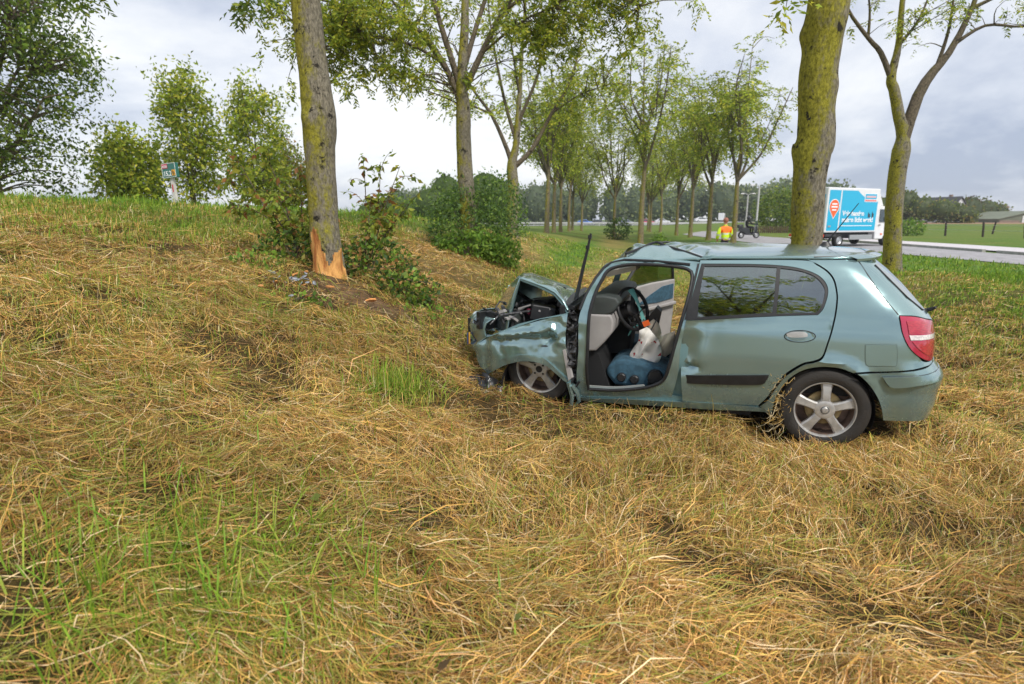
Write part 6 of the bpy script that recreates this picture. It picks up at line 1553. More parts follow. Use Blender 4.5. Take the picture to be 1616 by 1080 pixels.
# windscreen (cracked, hazy) and its far pillar
V = []
for i in range(9):
    for j in range(9):
        u, v = i / 8, j / 8; w = 0.24 + 1.22 * v
        V.append(P3(1.53 + 0.46 * u + 0.05 * math.sin(math.pi * v), w, 1.315 + 0.06 * math.sin(math.pi * v) * (1 - u) - (0.41) * u - 0.04 * gs(u, v, 0.6, 0.3, 0.3, 0.3) + 0.01 * float(vnoise(u * 4, v * 4, 2))))
mb = MB(); mb.add(V, [(i * 9 + j, i * 9 + j + 1, (i + 1) * 9 + j + 1, (i + 1) * 9 + j) for i in range(8) for j in range(8)]); mb.build('windscreen', m_screen, car)
# upright black trim bar snapped off the pillar
mb = MB(); mb.tube([P3(2.05, 0.58, 0.70), P3(2.00, 0.59, 0.95), P3(1.95, 0.60, 1.20), P3(1.915, 0.60, 1.36), P3(1.89, 0.60, 1.50)], [0.024, 0.026, 0.022, 0.017, 0.014], 6, flat=0.6)
for h in (1.38, 1.47): mb.box(P3(1.915 - (h - 1.38) * 0.2, 0.60, h), (0.03, 0.035, 0.03))
mb.build('bent_wiper_arm', m_black, car)

# --- open passenger door on the far side
pd = empty('passenger_door', P3(1.72, 1.66, 0.0), 0.0); pd.parent = car
# local: x back along the door, z up
da_, dw_ = 1.24 - 1.72, 2.36 - 1.66; ll = math.hypot(da_, dw_)
def pdp(x, y, e=0.0):
    return (x * da_ / ll - e * dw_ / ll, -(x * dw_ / ll + e * da_ / ll) , y)
def pdprism(name, poly, e0, e1, mat, par, bev=0.0):
    mb = MB(); mb.prism(poly, lambda x, y: pdp(x, y, e0), lambda x, y: pdp(x, y, e1)); o = mb.build(name, mat, par)
    if bev:
        b = o.modifiers.new('bevel', 'BEVEL'); b.width = bev; b.segments = 3; b.limit_method = 'ANGLE'
    return o
pdprism('door_shell', [(0.0, 0.26), (0.86, 0.22), (0.90, 0.60), (0.88, 0.93), (0.0, 0.90)], -0.06, -0.015, m_paint, pd)
pdprism('door_card', [(0.02, 0.30), (0.82, 0.26), (0.86, 0.60), (0.86, 0.95), (0.45, 0.93), (0.02, 0.88)], -0.013, 0.02, m_grey, pd, 0.02)
pdprism('cloth_insert', [(0.20, 0.70), (0.42, 0.80), (0.62, 0.88), (0.82, 0.90), (0.82, 0.73), (0.55, 0.70)], 0.022, 0.032, m_blue, pd, 0.008)
pdprism('armrest', [(0.30, 0.62), (0.84, 0.66), (0.84, 0.70), (0.30, 0.66)], 0.022, 0.07, m_grey, pd, 0.012)
mb = MB(); mb.lathe([(0.0, 0.016), (0.03, 0.014), (0.04, 0.0)], 14, Matrix.Translation(pdp(0.22, 0.83, 0.024)) @ Vector((-dw_ / ll, -da_ / ll, 0)).to_track_quat('Z', 'Y').to_matrix().to_4x4()); mb.build('door_pull', m_dgrey, pd)
pdprism('window_glass', [(0.06, 0.90), (0.30, 1.18), (0.45, 1.22), (0.86, 1.20), (0.86, 0.94)], -0.03, -0.026, glass_material('door_glass', (0.80, 0.88, 0.72), refl=0.06), pd)
mb = MB(); mb.tube([pdp(0.02, 0.89, -0.03), pdp(0.28, 1.18, -0.03), pdp(0.45, 1.235, -0.03), pdp(0.84, 1.215, -0.03), pdp(0.88, 0.94, -0.03)], 0.018, 6); mb.build('window_frame', m_black, pd)

# --- wheels
def make_wheel(parent, loc, spin, cap, far=False, steer=0.0):
    o = empty('wheel', loc); o.parent = parent
    M0 = Matrix.Rotation(R(-90 if not far else 90), 4, 'X')     # local z of the lathe -> outward
    M0 = Matrix.Rotation(steer, 4, 'Z') @ M0
    mb = MB(); mb.lathe([(0.205, 0.0), (0.222, 0.012), (0.262, 0.018), (0.292, 0.006), (0.306, -0.02), (0.309, -0.06), (0.309, -0.13), (0.300, -0.165), (0.26, -0.185), (0.205, -0.18)], 56, M0); mb.build('tyre', m_rubber, o)
    mb = MB(); mb.lathe([(0.196, -0.012), (0.203, 0.006), (0.209, 0.008), (0.213, 0.0), (0.208, -0.012)], 56, M0, closed=True)
    for k in range(5):
        a = R(spin + 72 * k)
        Mk = M0 @ Matrix.Rotation(a, 4, 'Z')
        P = []
        for (r, hw, z, dz) in ((0.045, 0.036, 0.000, 0.05), (0.085, 0.030, 0.004, 0.05), (0.14, 0.032, -0.002, 0.045), (0.200, 0.044, -0.012, 0.04)):
            P += [Mk @ Vector((r, -hw, z - 0.012)), Mk @ Vector((r, -hw * 0.7, z)), Mk @ Vector((r, hw * 0.7, z)), Mk @ Vector((r, hw, z - 0.012)), Mk @ Vector((r, hw * 0.9, z - dz)), Mk @ Vector((r, -hw * 0.9, z - dz))]
        mb.add(P, [(i * 6 + j, i * 6 + (j + 1) % 6, (i + 1) * 6 + (j + 1) % 6, (i + 1) * 6 + j) for i in range(3) for j in range(6)] + [tuple(range(6))[::-1], tuple(range(18, 24))])
    mb.lathe([(0.030, 0.006), (0.055, 0.007), (0.068, 0.002), (0.074, -0.012), (0.07, -0.05)], 30, M0)
    mb.build('rim', m_alloy, o, sharp=32)
    mb = MB(); mb.lathe([(0.197, -0.01), (0.190, -0.05), (0.187, -0.12), (0.02, -0.13)], 40, M0); mb.build('rim_barrel', m_barrel, o)
    mb = MB(); mb.lathe([(0.02, -0.062), (0.125, -0.062), (0.128, -0.075), (0.02, -0.08)], 36, M0)
    mb.build('brake_disc', m_disc, o)
    if cap:
        mb = MB(); mb.lathe([(0.0, 0.018), (0.018, 0.017), (0.024, 0.010), (0.031, 0.006)], 24, M0); mb.build('centre_cap', m_alloy, o)
        rim = MB(); rim.lathe([(0.0265, 0.0125), (0.030, 0.0085)], 24, M0); rim.build('cap_groove', m_dgrey, o)
    else:
        mb = MB(); mb.lathe([(0.0, 0.004), (0.022, 0.004), (0.030, 0.006)], 20, M0)
        for k in range(4):
            a = R(45 + 90 * k); mb.lathe([(0.0, 0.012), (0.009, 0.012), (0.011, 0.0)], 8, M0 @ Matrix.Translation((0.052 * math.cos(a), 0.052 * math.sin(a), 0.0)))
        mb.build('hub_bolts', m_black, o)
    return o
make_wheel(car, P3(0.0, 0.012, 0.247), -90, True)
fwl = make_wheel(car, P3(2.215, 0.105, 0.350), 90 + 180, False, steer=R(-4))
make_wheel(car, P3(0.0, 1.69, 0.26), 10, True, far=True)
make_wheel(car, P3(2.30, 1.66, 0.31), 40, False, far=True)
def arch_liner(c, h, r):
    mb = MB(); V = []
    for i in range(19):
        a = R(-25 + 230 * i / 18)
        for w in (0.03, 0.30): V.append(P3(c - math.cos(a) * r, w, h + math.sin(a) * r))
    mb.add(V, [(2 * i, 2 * i + 1, 2 * i + 3, 2 * i + 2) for i in range(18)])
    mb.add([P3(c + x * r, 0.30, h + y * r) for x, y in [(math.cos(R(q)), math.sin(R(q))) for q in range(0, 360, 20)]], [tuple(range(18))]); return mb
arch_liner(0.02, 0.235, 0.352).build('arch_liner', m_dark, car)
arch_liner(2.24, 0.20, 0.30).build('arch_liner', m_dark, car)
# a clump of hay caught in the rear arch
n = 130; x = rgc.uniform(0.22, 0.36, n); hh_ = rgc.uniform(0.05, 0.50, n); K = 4
pts = np.zeros((n, K, 3)); th = rgc.uniform(-2.2, 0.4, n); Lb = rgc.uniform(0.06, 0.22, n)
for k in range(K):
    pts[:, k, 0] = x + np.cos(th + 0.3 * k) * Lb * k / 3 * 0.7; pts[:, k, 1] = 0.0 - rgc.uniform(-0.03, 0.03, n) - 0.02; pts[:, k, 2] = hh_ + np.sin(th + 0.3 * k) * Lb * k / 3
Wd = np.repeat(np.stack([-np.sin(th), 0 * th, np.cos(th)], -1)[:, None], K, 1)
V, Fq, C = ribbons(pts, Wd, np.full((n, K), 0.003), PAL[rgc.integers(0, 3, n)])
ob = link('hay_in_arch', mesh_np('hay_in_arch', V, Fq, C), m_hay, None, smooth=False)
ob.location = car.location; ob.rotation_euler = car.rotation_euler
tag(ob, 'tangle of dry hay caught in the rear wheel arch of the wreck', 'hay', kind='stuff')

# ------------------------------------------------------------------ delivery truck on the road
def rot_box(mb, c, d): mb.box(c, d)
m_white = material('white_paint', (0.78, 0.78, 0.79), rough=0.35, coat=0.5, var=0.06, vscale=4)
m_cyan = material('livery_cyan', (0.0, 0.42, 0.68), rough=0.35, coat=0.4)
m_orange = material('livery_orange', (0.85, 0.13, 0.03), rough=0.4)
m_pinkred = material('livery_red', (0.75, 0.16, 0.16), rough=0.4)
m_letter = material('lettering_white', (0.85, 0.86, 0.87), rough=0.5)
m_chassis = material('chassis', (0.04, 0.04, 0.045), rough=0.6)
m_alu = material('aluminium', (0.45, 0.46, 0.47), rough=0.4, metal=0.6)
m_cabglass = material('cab_glass', (0.03, 0.045, 0.05), rough=0.06, coat=1.0)
m_tyre2 = material('road_tyre', (0.02, 0.02, 0.02), rough=0.8)
m_redlamp = material('tail_red', (0.8, 0.05, 0.02), rough=0.2, coat=1.0)
trz = float(zt(18.0, 31.5, False)) + 0.03
truck = empty('delivery_truck', (16.66, 31.0, trz), math.atan2(0.423, 0.906))
tag(truck, 'bright blue box delivery truck with white slogan and orange pin on its side', 'truck')
def tbox(name, x0, x1, y0, y1, z0, z1, mat, par=truck, bev=0.02):
    mb = MB(); mb.box(((x0 + x1) / 2, (y0 + y1) / 2, (z0 + z1) / 2), (x1 - x0, y1 - y0, z1 - z0)); o = mb.build(name, mat, par, smooth=False)
    if bev: b = o.modifiers.new('bevel', 'BEVEL'); b.width = bev; b.segments = 2
    return o
body = tbox('box_body', 0.0, 4.3, 0.0, 2.1, 0.76, 3.12, m_white, bev=0.05)
def tside(name, poly, mat, par=body, y=-0.006, th=0.004):
    mb = MB(); mb.prism(poly, lambda x, z: (x, y, z), lambda x, z: (x, y + th, z)); return mb.build(name, mat, par, smooth=False)
tside('side_panel', [(0.12, 0.86), (1.02, 0.86), (1.02, 2.98), (0.12, 2.98)], m_cyan)
curve = [(4.14, 2.42)] + [(4.14 - 1.75 * k / 10, 2.42 + 0.03 * math.sin(k) * 0 + 0.56 * (k / 10) ** 2.2) for k in range(1, 11)]
tside('side_panel', [(1.12, 0.86), (4.14, 0.86)] + curve + [(1.12, 2.98)], m_cyan)
pin = [(0.57 + 0.36 * math.cos(R(a)), 2.12 + 0.36 * math.sin(R(a))) for a in range(-50, 231, 20)] + [(0.57, 1.52)]
tside('pin_border', [(0.57 + (x - 0.57) * 1.12, 2.07 + (z - 2.07) * 1.1) for x, z in pin], m_letter, y=-0.012)
pn = tside('orange_pin', pin, m_orange, y=-0.018)
for (z, w, h) in ((2.26, 0.40, 0.085), (2.11, 0.48, 0.085), (1.95, 0.34, 0.075)):
    o = tside('pin_text_line', [(0.57 - w / 2, z - h / 2), (0.57 + w / 2, z - h / 2), (0.57 + w / 2, z + h / 2), (0.57 - w / 2, z + h / 2)], m_letter, y=-0.023)
tside('logo_plate', [(2.98, 2.40), (4.02, 2.40), (4.02, 2.86), (2.98, 2.86)], m_letter, y=-0.012)
tside('logo_blue', [(3.02, 2.55), (3.98, 2.55), (3.98, 2.82), (3.02, 2.82)], m_cyan, y=-0.018)
tside('logo_word', [(3.10, 2.62), (3.90, 2.62), (3.90, 2.73), (3.10, 2.73)], material('logo_pale', (0.72, 0.45, 0.47), rough=0.5), y=-0.023)
tside('logo_red', [(3.02, 2.43), (3.98, 2.43), (3.98, 2.51), (3.02, 2.51)], m_pinkred, y=-0.018)
def text(name, s, size, loc, rot, mat, par, bold=0.0):
    cu = bpy.data.curves.new(name, 'FONT'); cu.body = s; cu.size = size; cu.offset = bold; cu.extrude = 0.002
    cu.materials.append(mat); t_ = bpy.data.objects.new('t', cu); COL.objects.link(t_); dg = bpy.context.evaluated_depsgraph_get(); dg.update()
    me = bpy.data.meshes.new_from_object(t_.evaluated_get(dg)); bpy.data.objects.remove(t_, do_unlink=True)
    o = link(name, me, mat, par, smooth=False); o.location = loc; o.rotation_euler = rot; return o
text('slogan_line', 'Vele handen', 0.36, (1.28, -0.014, 1.66), (R(90), 0, 0), m_letter, body, 0.012)
text('slogan_line', 'maken licht werk!', 0.36, (1.28, -0.014, 1.32), (R(90), 0, 0), m_letter, body, 0.012)
tside('slogan_underline', [(1.28, 1.10), (3.85, 1.10), (3.85, 1.14), (1.28, 1.14)], m_letter, y=-0.012)
mb = MB()
for (x, h) in ((3.42, 0.30), (3.52, 0.22), (3.74, 0.34), (3.82, 0.24)):
    mb.prism([(x, 1.56), (x + 0.08, 1.56), (x + 0.09, 1.56 + h * .6), (x + 0.05, 1.56 + h), (x, 1.56 + h * .7)], lambda a, z: (a, -0.013, z), lambda a, z: (a, -0.010, z))
o = mb.build('slogan_figures', m_chassis, body, smooth=False); o['kind'] = 'stuff'
tside('door_lock', [(0.2, 1.05), (0.42, 1.05), (0.42, 1.14), (0.2, 1.14)], m_alu, y=-0.03, th=0.03)
# rear face
def trear(name, poly, mat, x=-0.006):
    mb = MB(); mb.prism(poly, lambda y, z: (x, y, z), lambda y, z: (x + 0.004, y, z)); return mb.build(name, mat, body, smooth=False)
trear('rear_panel', [(0.12, 2.25), (1.98, 2.25), (1.98, 3.0), (0.5, 3.0), (0.12, 2.75)], m_cyan)
trear('rear_panel', [(0.12, 1.0), (1.98, 1.0), (1.98, 1.75), (0.35, 1.75), (0.12, 1.65)], m_cyan)
trear('rear_pin', [(0.55 + 0.33 * math.cos(R(a)), 1.62 + 0.33 * math.sin(R(a))) for a in range(0, 360, 24)], m_orange, x=-0.012)
for y in (0.12, 1.98):
    tbox('tail_light', -0.06, 0.02, y - 0.12, y + 0.16, 0.52, 0.66, m_redlamp, bev=0.01)
tbox('rear_bumper', -0.10, 0.0, 0.1, 2.0, 0.36, 0.46, m_chassis)
tbox('chassis_rail', 0.0, 5.4, 0.45, 1.65, 0.42, 0.74, m_chassis)
tbox('side_skirt', 2.1, 4.0, -0.02, 0.06, 0.36, 0.62, m_alu)
tbox('underrun_bar', 0.1, 1.0, -0.01, 0.03, 0.54, 0.68, m_chassis)
mb = MB(); cab = [(4.34, 0.36), (6.0, 0.36), (6.25, 0.55), (6.22, 1.0), (5.95, 1.28), (5.35, 1.95), (5.1, 2.18), (4.6, 2.25), (4.34, 2.22)]
mb.prism(cab, lambda x, z: (x, 0.06 + 0.10 * max(0, z - 1.2), z), lambda x, z: (x, 2.0 - 0.10 * max(0, z - 1.2), z)); o = mb.build('cab', m_white, truck); b = o.modifiers.new('bevel', 'BEVEL'); b.width = 0.05; b.segments = 3; b.limit_method = 'ANGLE'
cabo = o
mb = MB(); mb.prism([(4.62, 1.32), (5.72, 1.32), (5.30, 1.86), (4.98, 2.02), (4.66, 2.02)], lambda x, z: (x, 0.045 + 0.10 * max(0, z - 1.2), z), lambda x, z: (x, 0.07 + 0.10 * max(0, z - 1.2), z)); mb.build('cab_window', m_cabglass, cabo)
mb = MB(); mb.prism([(4.66, 2.26), (5.05, 2.22), (4.62, 2.95), (4.36, 3.05), (4.36, 2.28)], lambda x, z: (x, 0.25, z), lambda x, z: (x, 1.85, z)); mb.build('air_deflector', m_white, truck)
tbox('wing_mirror', 5.25, 5.33, -0.12, 0.06, 1.25, 1.62, m_chassis, bev=0.02)
tbox('side_marker', 4.8, 4.95, 0.04, 0.06, 0.60, 0.68, m_orange, bev=0)
tbox('door_handle', 4.55, 4.72, 0.04, 0.06, 1.12, 1.17, m_chassis, bev=0)
def road_wheel(par, x, y, r, w=0.2, out=-1):
    e_ = empty('wheel', (x, y, r)); e_.parent = par; M0 = Matrix.Rotation(R(90) * (1 if out < 0 else -1), 4, 'X')
    mb = MB(); mb.lathe([(r * 0.62, 0.0), (r * 0.9, 0.02), (r, -0.02), (r, -w), (r * 0.6, -w)], 24, M0); mb.build('tyre', m_tyre2, e_)
    mb = MB(); mb.lathe([(0.0, -0.03), (r * 0.25, -0.02), (r * 0.45, -0.05), (r * 0.62, 0.0), (r * 0.64, -0.02)], 20, M0); mb.build('rim', m_alu, e_)
for x in (1.35, 5.35):
    road_wheel(truck, x, 0.06, 0.34, out=-1); road_wheel(truck, x, 2.04, 0.34, out=1)

# ------------------------------------------------------------------ people
def skin_mesh(name, joints, bones, level=2):
    """joints: list of (x,y,z,r) or (x,y,z,rx,ry)"""
    me = bpy.data.meshes.new(name + '_s'); me.from_pydata([j[:3] for j in joints], bones, []); me.update()
    o = bpy.data.objects.new(name + '_s', me); COL.objects.link(o)
    md = o.modifiers.new('s', 'SKIN'); md.use_smooth_shade = True; md.branch_smoothing = 0.6
    for i, sv in enumerate(me.skin_vertices[0].data):
        j = joints[i]; sv.radius = (j[3], j[4] if len(j) > 4 else j[3]); sv.use_root = (i == 0)
    ss = o.modifiers.new('u', 'SUBSURF'); ss.levels = level; ss.render_levels = level
    dg = bpy.context.evaluated_depsgraph_get(); dg.update()
    out = bpy.data.meshes.new_from_object(o.evaluated_get(dg)); out.name = name
    bpy.data.objects.remove(o, do_unlink=True); bpy.data.meshes.remove(me)
    out.materials.clear(); return out
m_skin = material('skin', (0.55, 0.25, 0.19), rough=0.6)
m_hair = material('hair', (0.33, 0.13, 0.09), rough=0.7)
m_trou = material('dark_trousers', (0.02, 0.022, 0.03), rough=0.85)
m_hiv = material('hi_vis_yellow', (0.66, 0.92, 0.02), rough=0.6)
m_hio = material('hi_vis_orange', (1.0, 0.19, 0.01), rough=0.6)
m_refl = material('reflective_tape', (0.62, 0.64, 0.62), rough=0.35)
pg = float(zt(8.45, 23.0))
per = empty('person', (8.45, 23.0, pg), R(8))
tag(per, 'person seen from behind in yellow and orange high visibility jacket', 'person')
hip, sh = 0.86, 1.34
J = [(0, 0, hip, 0.15, 0.11), (0, -0.01, 1.08, 0.14, 0.10), (0, -0.01, 1.28, 0.17, 0.10), (0, 0.0, 1.40, 0.06), (0, 0.02, 1.47, 0.055), (0, 0.03, 1.57, 0.088, 0.10), (0, 0.035, 1.64, 0.07, 0.085),
     (-0.19, -0.01, 1.31, 0.065), (-0.28, 0.0, 1.05, 0.05), (-0.26, 0.10, 0.84, 0.04), (-0.25, 0.14, 0.76, 0.03),
     (0.19, -0.01, 1.31, 0.065), (0.25, 0.03, 1.05, 0.05), (0.20, 0.16, 0.90, 0.04), (0.17, 0.21, 0.86, 0.03),
     (-0.09, 0, 0.80, 0.095), (-0.10, 0.02, 0.46, 0.065), (-0.10, -0.02, 0.08, 0.045), (-0.10, 0.10, 0.04, 0.04),
     (0.09, 0, 0.80, 0.095), (0.11, 0.02, 0.46, 0.065), (0.12, -0.02, 0.08, 0.045), (0.12, 0.10, 0.04, 0.04)]
Bn = [(0, 1), (1, 2), (2, 3), (3, 4), (4, 5), (5, 6), (2, 7), (7, 8), (8, 9), (9, 10), (2, 11), (11, 12), (12, 13), (13, 14), (0, 15), (15, 16), (16, 17), (17, 18), (0, 19), (19, 20), (20, 21), (21, 22)]
bme = skin_mesh('body', J, Bn); bo = link('body', bme, [m_skin, m_trou], per)
bme.polygons.foreach_set('material_index', [1 if (p.center.z < 0.84 and abs(p.center.x) < 0.2) else 0 for p in bme.polygons])
Jj = [(0, 0, 0.78, 0.19, 0.14), (0, -0.01, 1.0, 0.185, 0.14), (0, -0.01, 1.25, 0.215, 0.14), (0, 0.0, 1.385, 0.10, 0.09), (0, 0.01, 1.42, 0.085),
      (-0.20, -0.01, 1.30, 0.095), (-0.295, 0.0, 1.05, 0.078), (-0.275, 0.10, 0.86, 0.066), (0.20, -0.01, 1.30, 0.095), (0.265, 0.03, 1.05, 0.078), (0.21, 0.155, 0.92, 0.066)]
jme = skin_mesh('jacket', Jj, [(0, 1), (1, 2), (2, 3), (3, 4), (2, 5), (5, 6), (6, 7), (2, 8), (8, 9), (9, 10)])
link('jacket', jme, [m_hiv, m_hio, m_refl], per)
def jmat(c):
    if abs(c.x) > 0.235: return 2 if 1.0 < c.z < 1.05 else 0
    if c.z > 1.375: return 0
    if c.z > 1.115: return 1
    if 1.05 < c.z < 1.10 or 0.88 < c.z < 0.93: return 2
    return 0
bm = bmesh.new(); bm.from_mesh(jme); bmesh.ops.subdivide_edges(bm, edges=bm.edges[:], cuts=1, use_grid_fill=True); bm.to_mesh(jme); bm.free()
jme.polygons.foreach_set('material_index', [jmat(p.center) for p in jme.polygons]); jme.polygons.foreach_set('use_smooth', [True] * len(jme.polygons))
hm = MB(); V = []
hm.lathe([(0.0, 0.108), (0.05, 0.10), (0.085, 0.065), (0.098, 0.02), (0.096, -0.03), (0.085, -0.07)], 18, Matrix.Translation((0, 0.025, 1.595)) @ Matrix.Scale(1.12, 4, (0, 1, 0)))
hm.build('hair', m_hair, per)
for sx in (-1, 1):
    mb = MB(); mb.lathe([(0.0, 0.012), (0.02, 0.010), (0.026, 0.0), (0.02, -0.008)], 10, Matrix.Translation((0.098 * sx, 0.035, 1.56)) @ Matrix.Rotation(R(90) * sx, 4, 'Y')); mb.build('ear', m_skin, per)
# scooter and rider on the road
m_scoot = material('scooter_paint', (0.02, 0.02, 0.03), rough=0.3, coat=1.0)
scx, scy = 18.75, 46.0; scz = float(zt(scx, scy, False)) + 0.03
sc = empty('motor_scooter', (scx, scy, scz), R(8)); tag(sc, 'black motor scooter with top box on the road beyond the avenue', 'scooter')
road_wheel(sc, -0.62, -0.05, 0.26, 0.1); road_wheel(sc, 0.66, -0.05, 0.26, 0.1)
mb = MB(); mb.prism([(-0.85, 0.55), (-0.9, 0.72), (-0.75, 0.80), (0.0, 0.74), (0.05, 0.40), (0.35, 0.34), (0.50, 0.55), (0.55, 0.95), (0.66, 0.93), (0.68, 0.50), (0.45, 0.26), (-0.30, 0.26), (-0.45, 0.45)], lambda x, z: (x, -0.14, z), lambda x, z: (x, 0.14, z)); o = mb.build('body_shell', m_scoot, sc); b = o.modifiers.new('bevel', 'BEVEL'); b.width = 0.04; b.segments = 2; b.limit_method = 'ANGLE'
mb = MB(); mb.tube([(0.60, -0.32, 1.05), (0.62, 0, 1.0), (0.60, 0.32, 1.05)], 0.02, 6); mb.tube([(0.62, 0, 1.0), (0.70, 0, 0.30)], 0.03, 6); mb.build('handlebar', m_chassis, sc)
mb = MB(); mb.prism([(0.62, 0.98), (0.56, 1.36), (0.58, 1.36), (0.66, 0.98)], lambda x, z: (x, -0.2, z), lambda x, z: (x, 0.2, z)); mb.build('windshield', m_screen, sc)
mb = MB(); mb.box((-0.78, 0, 0.93), (0.40, 0.38, 0.30)); o = mb.build('top_box', m_scoot, sc); b = o.modifiers.new('bevel', 'BEVEL'); b.width = 0.05; b.segments = 2
mb = MB(); mb.box((-0.35, 0, 0.80), (0.70, 0.26, 0.10)); mb.build('saddle', m_chassis, sc)
rd = empty('person', (scx, scy, scz), R(8)); tag(rd, 'rider in black clothes and helmet sitting on the scooter', 'person')
m_cloth = material('black_clothing', (0.015, 0.016, 0.02), rough=0.8)
J = [(-0.28, 0, 0.92, 0.15, 0.12), (-0.24, 0, 1.12, 0.15, 0.11), (-0.18, 0, 1.32, 0.18, 0.11), (-0.14, 0, 1.44, 0.06), (-0.12, 0, 1.54, 0.09), (-0.10, 0, 1.63, 0.08),
     (-0.16, -0.2, 1.36, 0.07), (0.08, -0.26, 1.14, 0.055), (0.40, -0.28, 1.10, 0.045), (0.56, -0.28, 1.08, 0.04), (-0.16, 0.2, 1.36, 0.07), (0.08, 0.26, 1.14, 0.055), (0.40, 0.28, 1.10, 0.045), (0.56, 0.28, 1.08, 0.04),
     (-0.16, -0.12, 0.90, 0.10), (0.26, -0.17, 0.86, 0.08), (0.22, -0.16, 0.46, 0.055), (0.36, -0.16, 0.40, 0.045), (-0.16, 0.12, 0.90, 0.10), (0.26, 0.17, 0.86, 0.08), (0.22, 0.16, 0.46, 0.055), (0.36, 0.16, 0.40, 0.045)]
link('body', skin_mesh('body', J, [(0, 1), (1, 2), (2, 3), (3, 4), (4, 5), (2, 6), (6, 7), (7, 8), (8, 9), (2, 10), (10, 11), (11, 12), (12, 13), (0, 14), (14, 15), (15, 16), (16, 17), (0, 18), (18, 19), (19, 20), (20, 21)]), m_cloth, rd)
mb = MB(); mb.lathe([(0.0, 0.15), (0.07, 0.135), (0.125, 0.08), (0.14, 0.0), (0.125, -0.08), (0.09, -0.11)], 16, Matrix.Translation((-0.11, 0, 1.60))); o = mb.build('helmet', m_scoot, rd)
mb = MB(); mb.box((0.02, 0, 1.60), (0.05, 0.20, 0.10)); mb.build('visor', material('visor_plastic', (0.35, 0.33, 0.32), rough=0.2), rd)

# ------------------------------------------------------------------ distance marker on the embankment
sx_, sy_ = -8.86, 15.5; sz_ = float(zt(sx_, sy_))
sg = empty('distance_marker', (sx_, sy_, sz_), R(-26)); sg.rotation_euler = (0, R(-3.5), R(-22))
tag(sg, 'leaning white marker post with green 15,2 board on the embankment', 'road sign')
m_green = material('sign_green', (0.0, 0.13, 0.10), rough=0.35, coat=0.4)
m_post = material('post_white', (0.70, 0.66, 0.63), rough=0.6, var=0.2, vscale=9)
mb = MB(); mb.box((0, 0, 0.35), (0.105, 0.06, 0.84)); mb.build('post', m_post, sg, smooth=False)
mb = MB(); mb.box((0, -0.034, 0.48), (0.032, 0.008, 0.19)); mb.build('reflector', material('reflector_red', (0.55, 0.01, 0.02), rough=0.3), sg, smooth=False)
mb = MB(); mb.box((0, -0.02, 0.93), (0.50, 0.10, 0.37)); bd = mb.build('board', m_green, sg, smooth=False); b = bd.modifiers.new('bevel', 'BEVEL'); b.width = 0.015; b.segments = 2
mb = MB()
for (c, d) in (((0, -0.072, 1.105), (0.49, 0.006, 0.010)), ((0, -0.072, 0.755), (0.49, 0.006, 0.010)), ((-0.242, -0.072, 0.93), (0.010, 0.006, 0.34)), ((0.242, -0.072, 0.93), (0.010, 0.006, 0.34))): mb.box(c, d)
o = mb.build('board_border', m_letter, bd, smooth=False)
mb = MB(); mb.box((-0.135, -0.073, 1.04), (0.20, 0.006, 0.11)); mb.build('road_number_field', material('sign_red', (0.55, 0.01, 0.06), rough=0.4), bd, smooth=False)
text('road_number', 'A325', 0.085, (-0.222, -0.079, 1.005), (R(90), 0, 0), m_letter, bd, 0.002)
text('distance_number', '15,2', 0.17, (-0.205, -0.076, 0.795), (R(90), 0, 0), m_letter, bd, 0.004)
mb = MB(); mb.box((0.165, -0.073, 0.865), (0.115, 0.006, 0.145)); mb.build('lane_field', material('sign_yellow', (0.85, 0.40, 0.02), rough=0.4), bd, smooth=False)
text('lane_letter', 'b', 0.15, (0.13, -0.079, 0.815), (R(90), 0, 0), m_chassis, bd, 0.002)

# ------------------------------------------------------------------ field fence, stakes, lamp posts
m_wpost = material('weathered_post', (0.05, 0.035, 0.03), rough=0.9, var=0.4, vscale=10)
fn = empty('field_fence', (39.8, 58, 0.2)); tag(fn, 'dark wooden posts and wire along the green field edge', 'fence')
fp_ = [(33.5, 60), (36.6, 59), (39.6, 58), (40.7, 54.5), (41.4, 51.0), (41.6, 47.0), (50.5, 61.0)]
pp = MB(); pp.tube([(0, 0, -0.2), (0, 0, 0.8), (0.02, 0, 1.28)], [0.09, 0.085, 0.075], 7)
po = pp.build('post', m_wpost, fn); po.location = (fp_[0][0] - 39.8, fp_[0][1] - 58, float(zt(*fp_[0])) - 0.2)
for i, p in enumerate(fp_[1:]):
    c = po.copy(); COL.objects.link(c); c.parent = fn; c.location = (p[0] - 39.8, p[1] - 58, float(zt(*p)) - 0.2); c.rotation_euler = (R([3, -4, 5, 2, 7, -6][i]), R([4, -3, 6, 3, 5, 2][i]), i)
for hz_ in (0.55, 0.98):
    mb = MB(); mb.tube([(p[0] - 39.8, p[1] - 58, float(zt(*p)) - 0.2 + hz_) for p in fp_[:6]], 0.012, 4); mb.build('wire', m_alu, fn)
stk = empty('stake_fence', (28.5, 66, 0.2)); tag(stk, 'low row of brown stakes beside the dense round bush', 'fence')
m_stake = material('stake_wood', (0.14, 0.09, 0.055), rough=0.9, var=0.3)
sm_ = MB(); sm_.prism([(-0.05, -0.1), (0.05, -0.1), (0.05, 0.72), (0.0, 0.80), (-0.05, 0.72)], lambda x, z: (x, -0.03, z), lambda x, z: (x, 0.03, z)); so = sm_.build('stake', m_stake, stk, smooth=False)
for i in range(18):
    c = so if i == 0 else so.copy()
    if i: COL.objects.link(c); c.parent = stk
    c.location = (-1.4 + 0.24 * i, -0.5 + 0.02 * i, float(zt(27.1 + 0.24 * i, 65.5)) - 0.2); c.rotation_euler = (0, R(((i * 37) % 9) - 4), 0)
mb = MB(); mb.box((0.65, -0.28, 0.38), (4.2, 0.03, 0.07), Matrix.Rotation(R(4.8), 3, 'Z')); mb.build('rail', m_stake, stk, smooth=False)
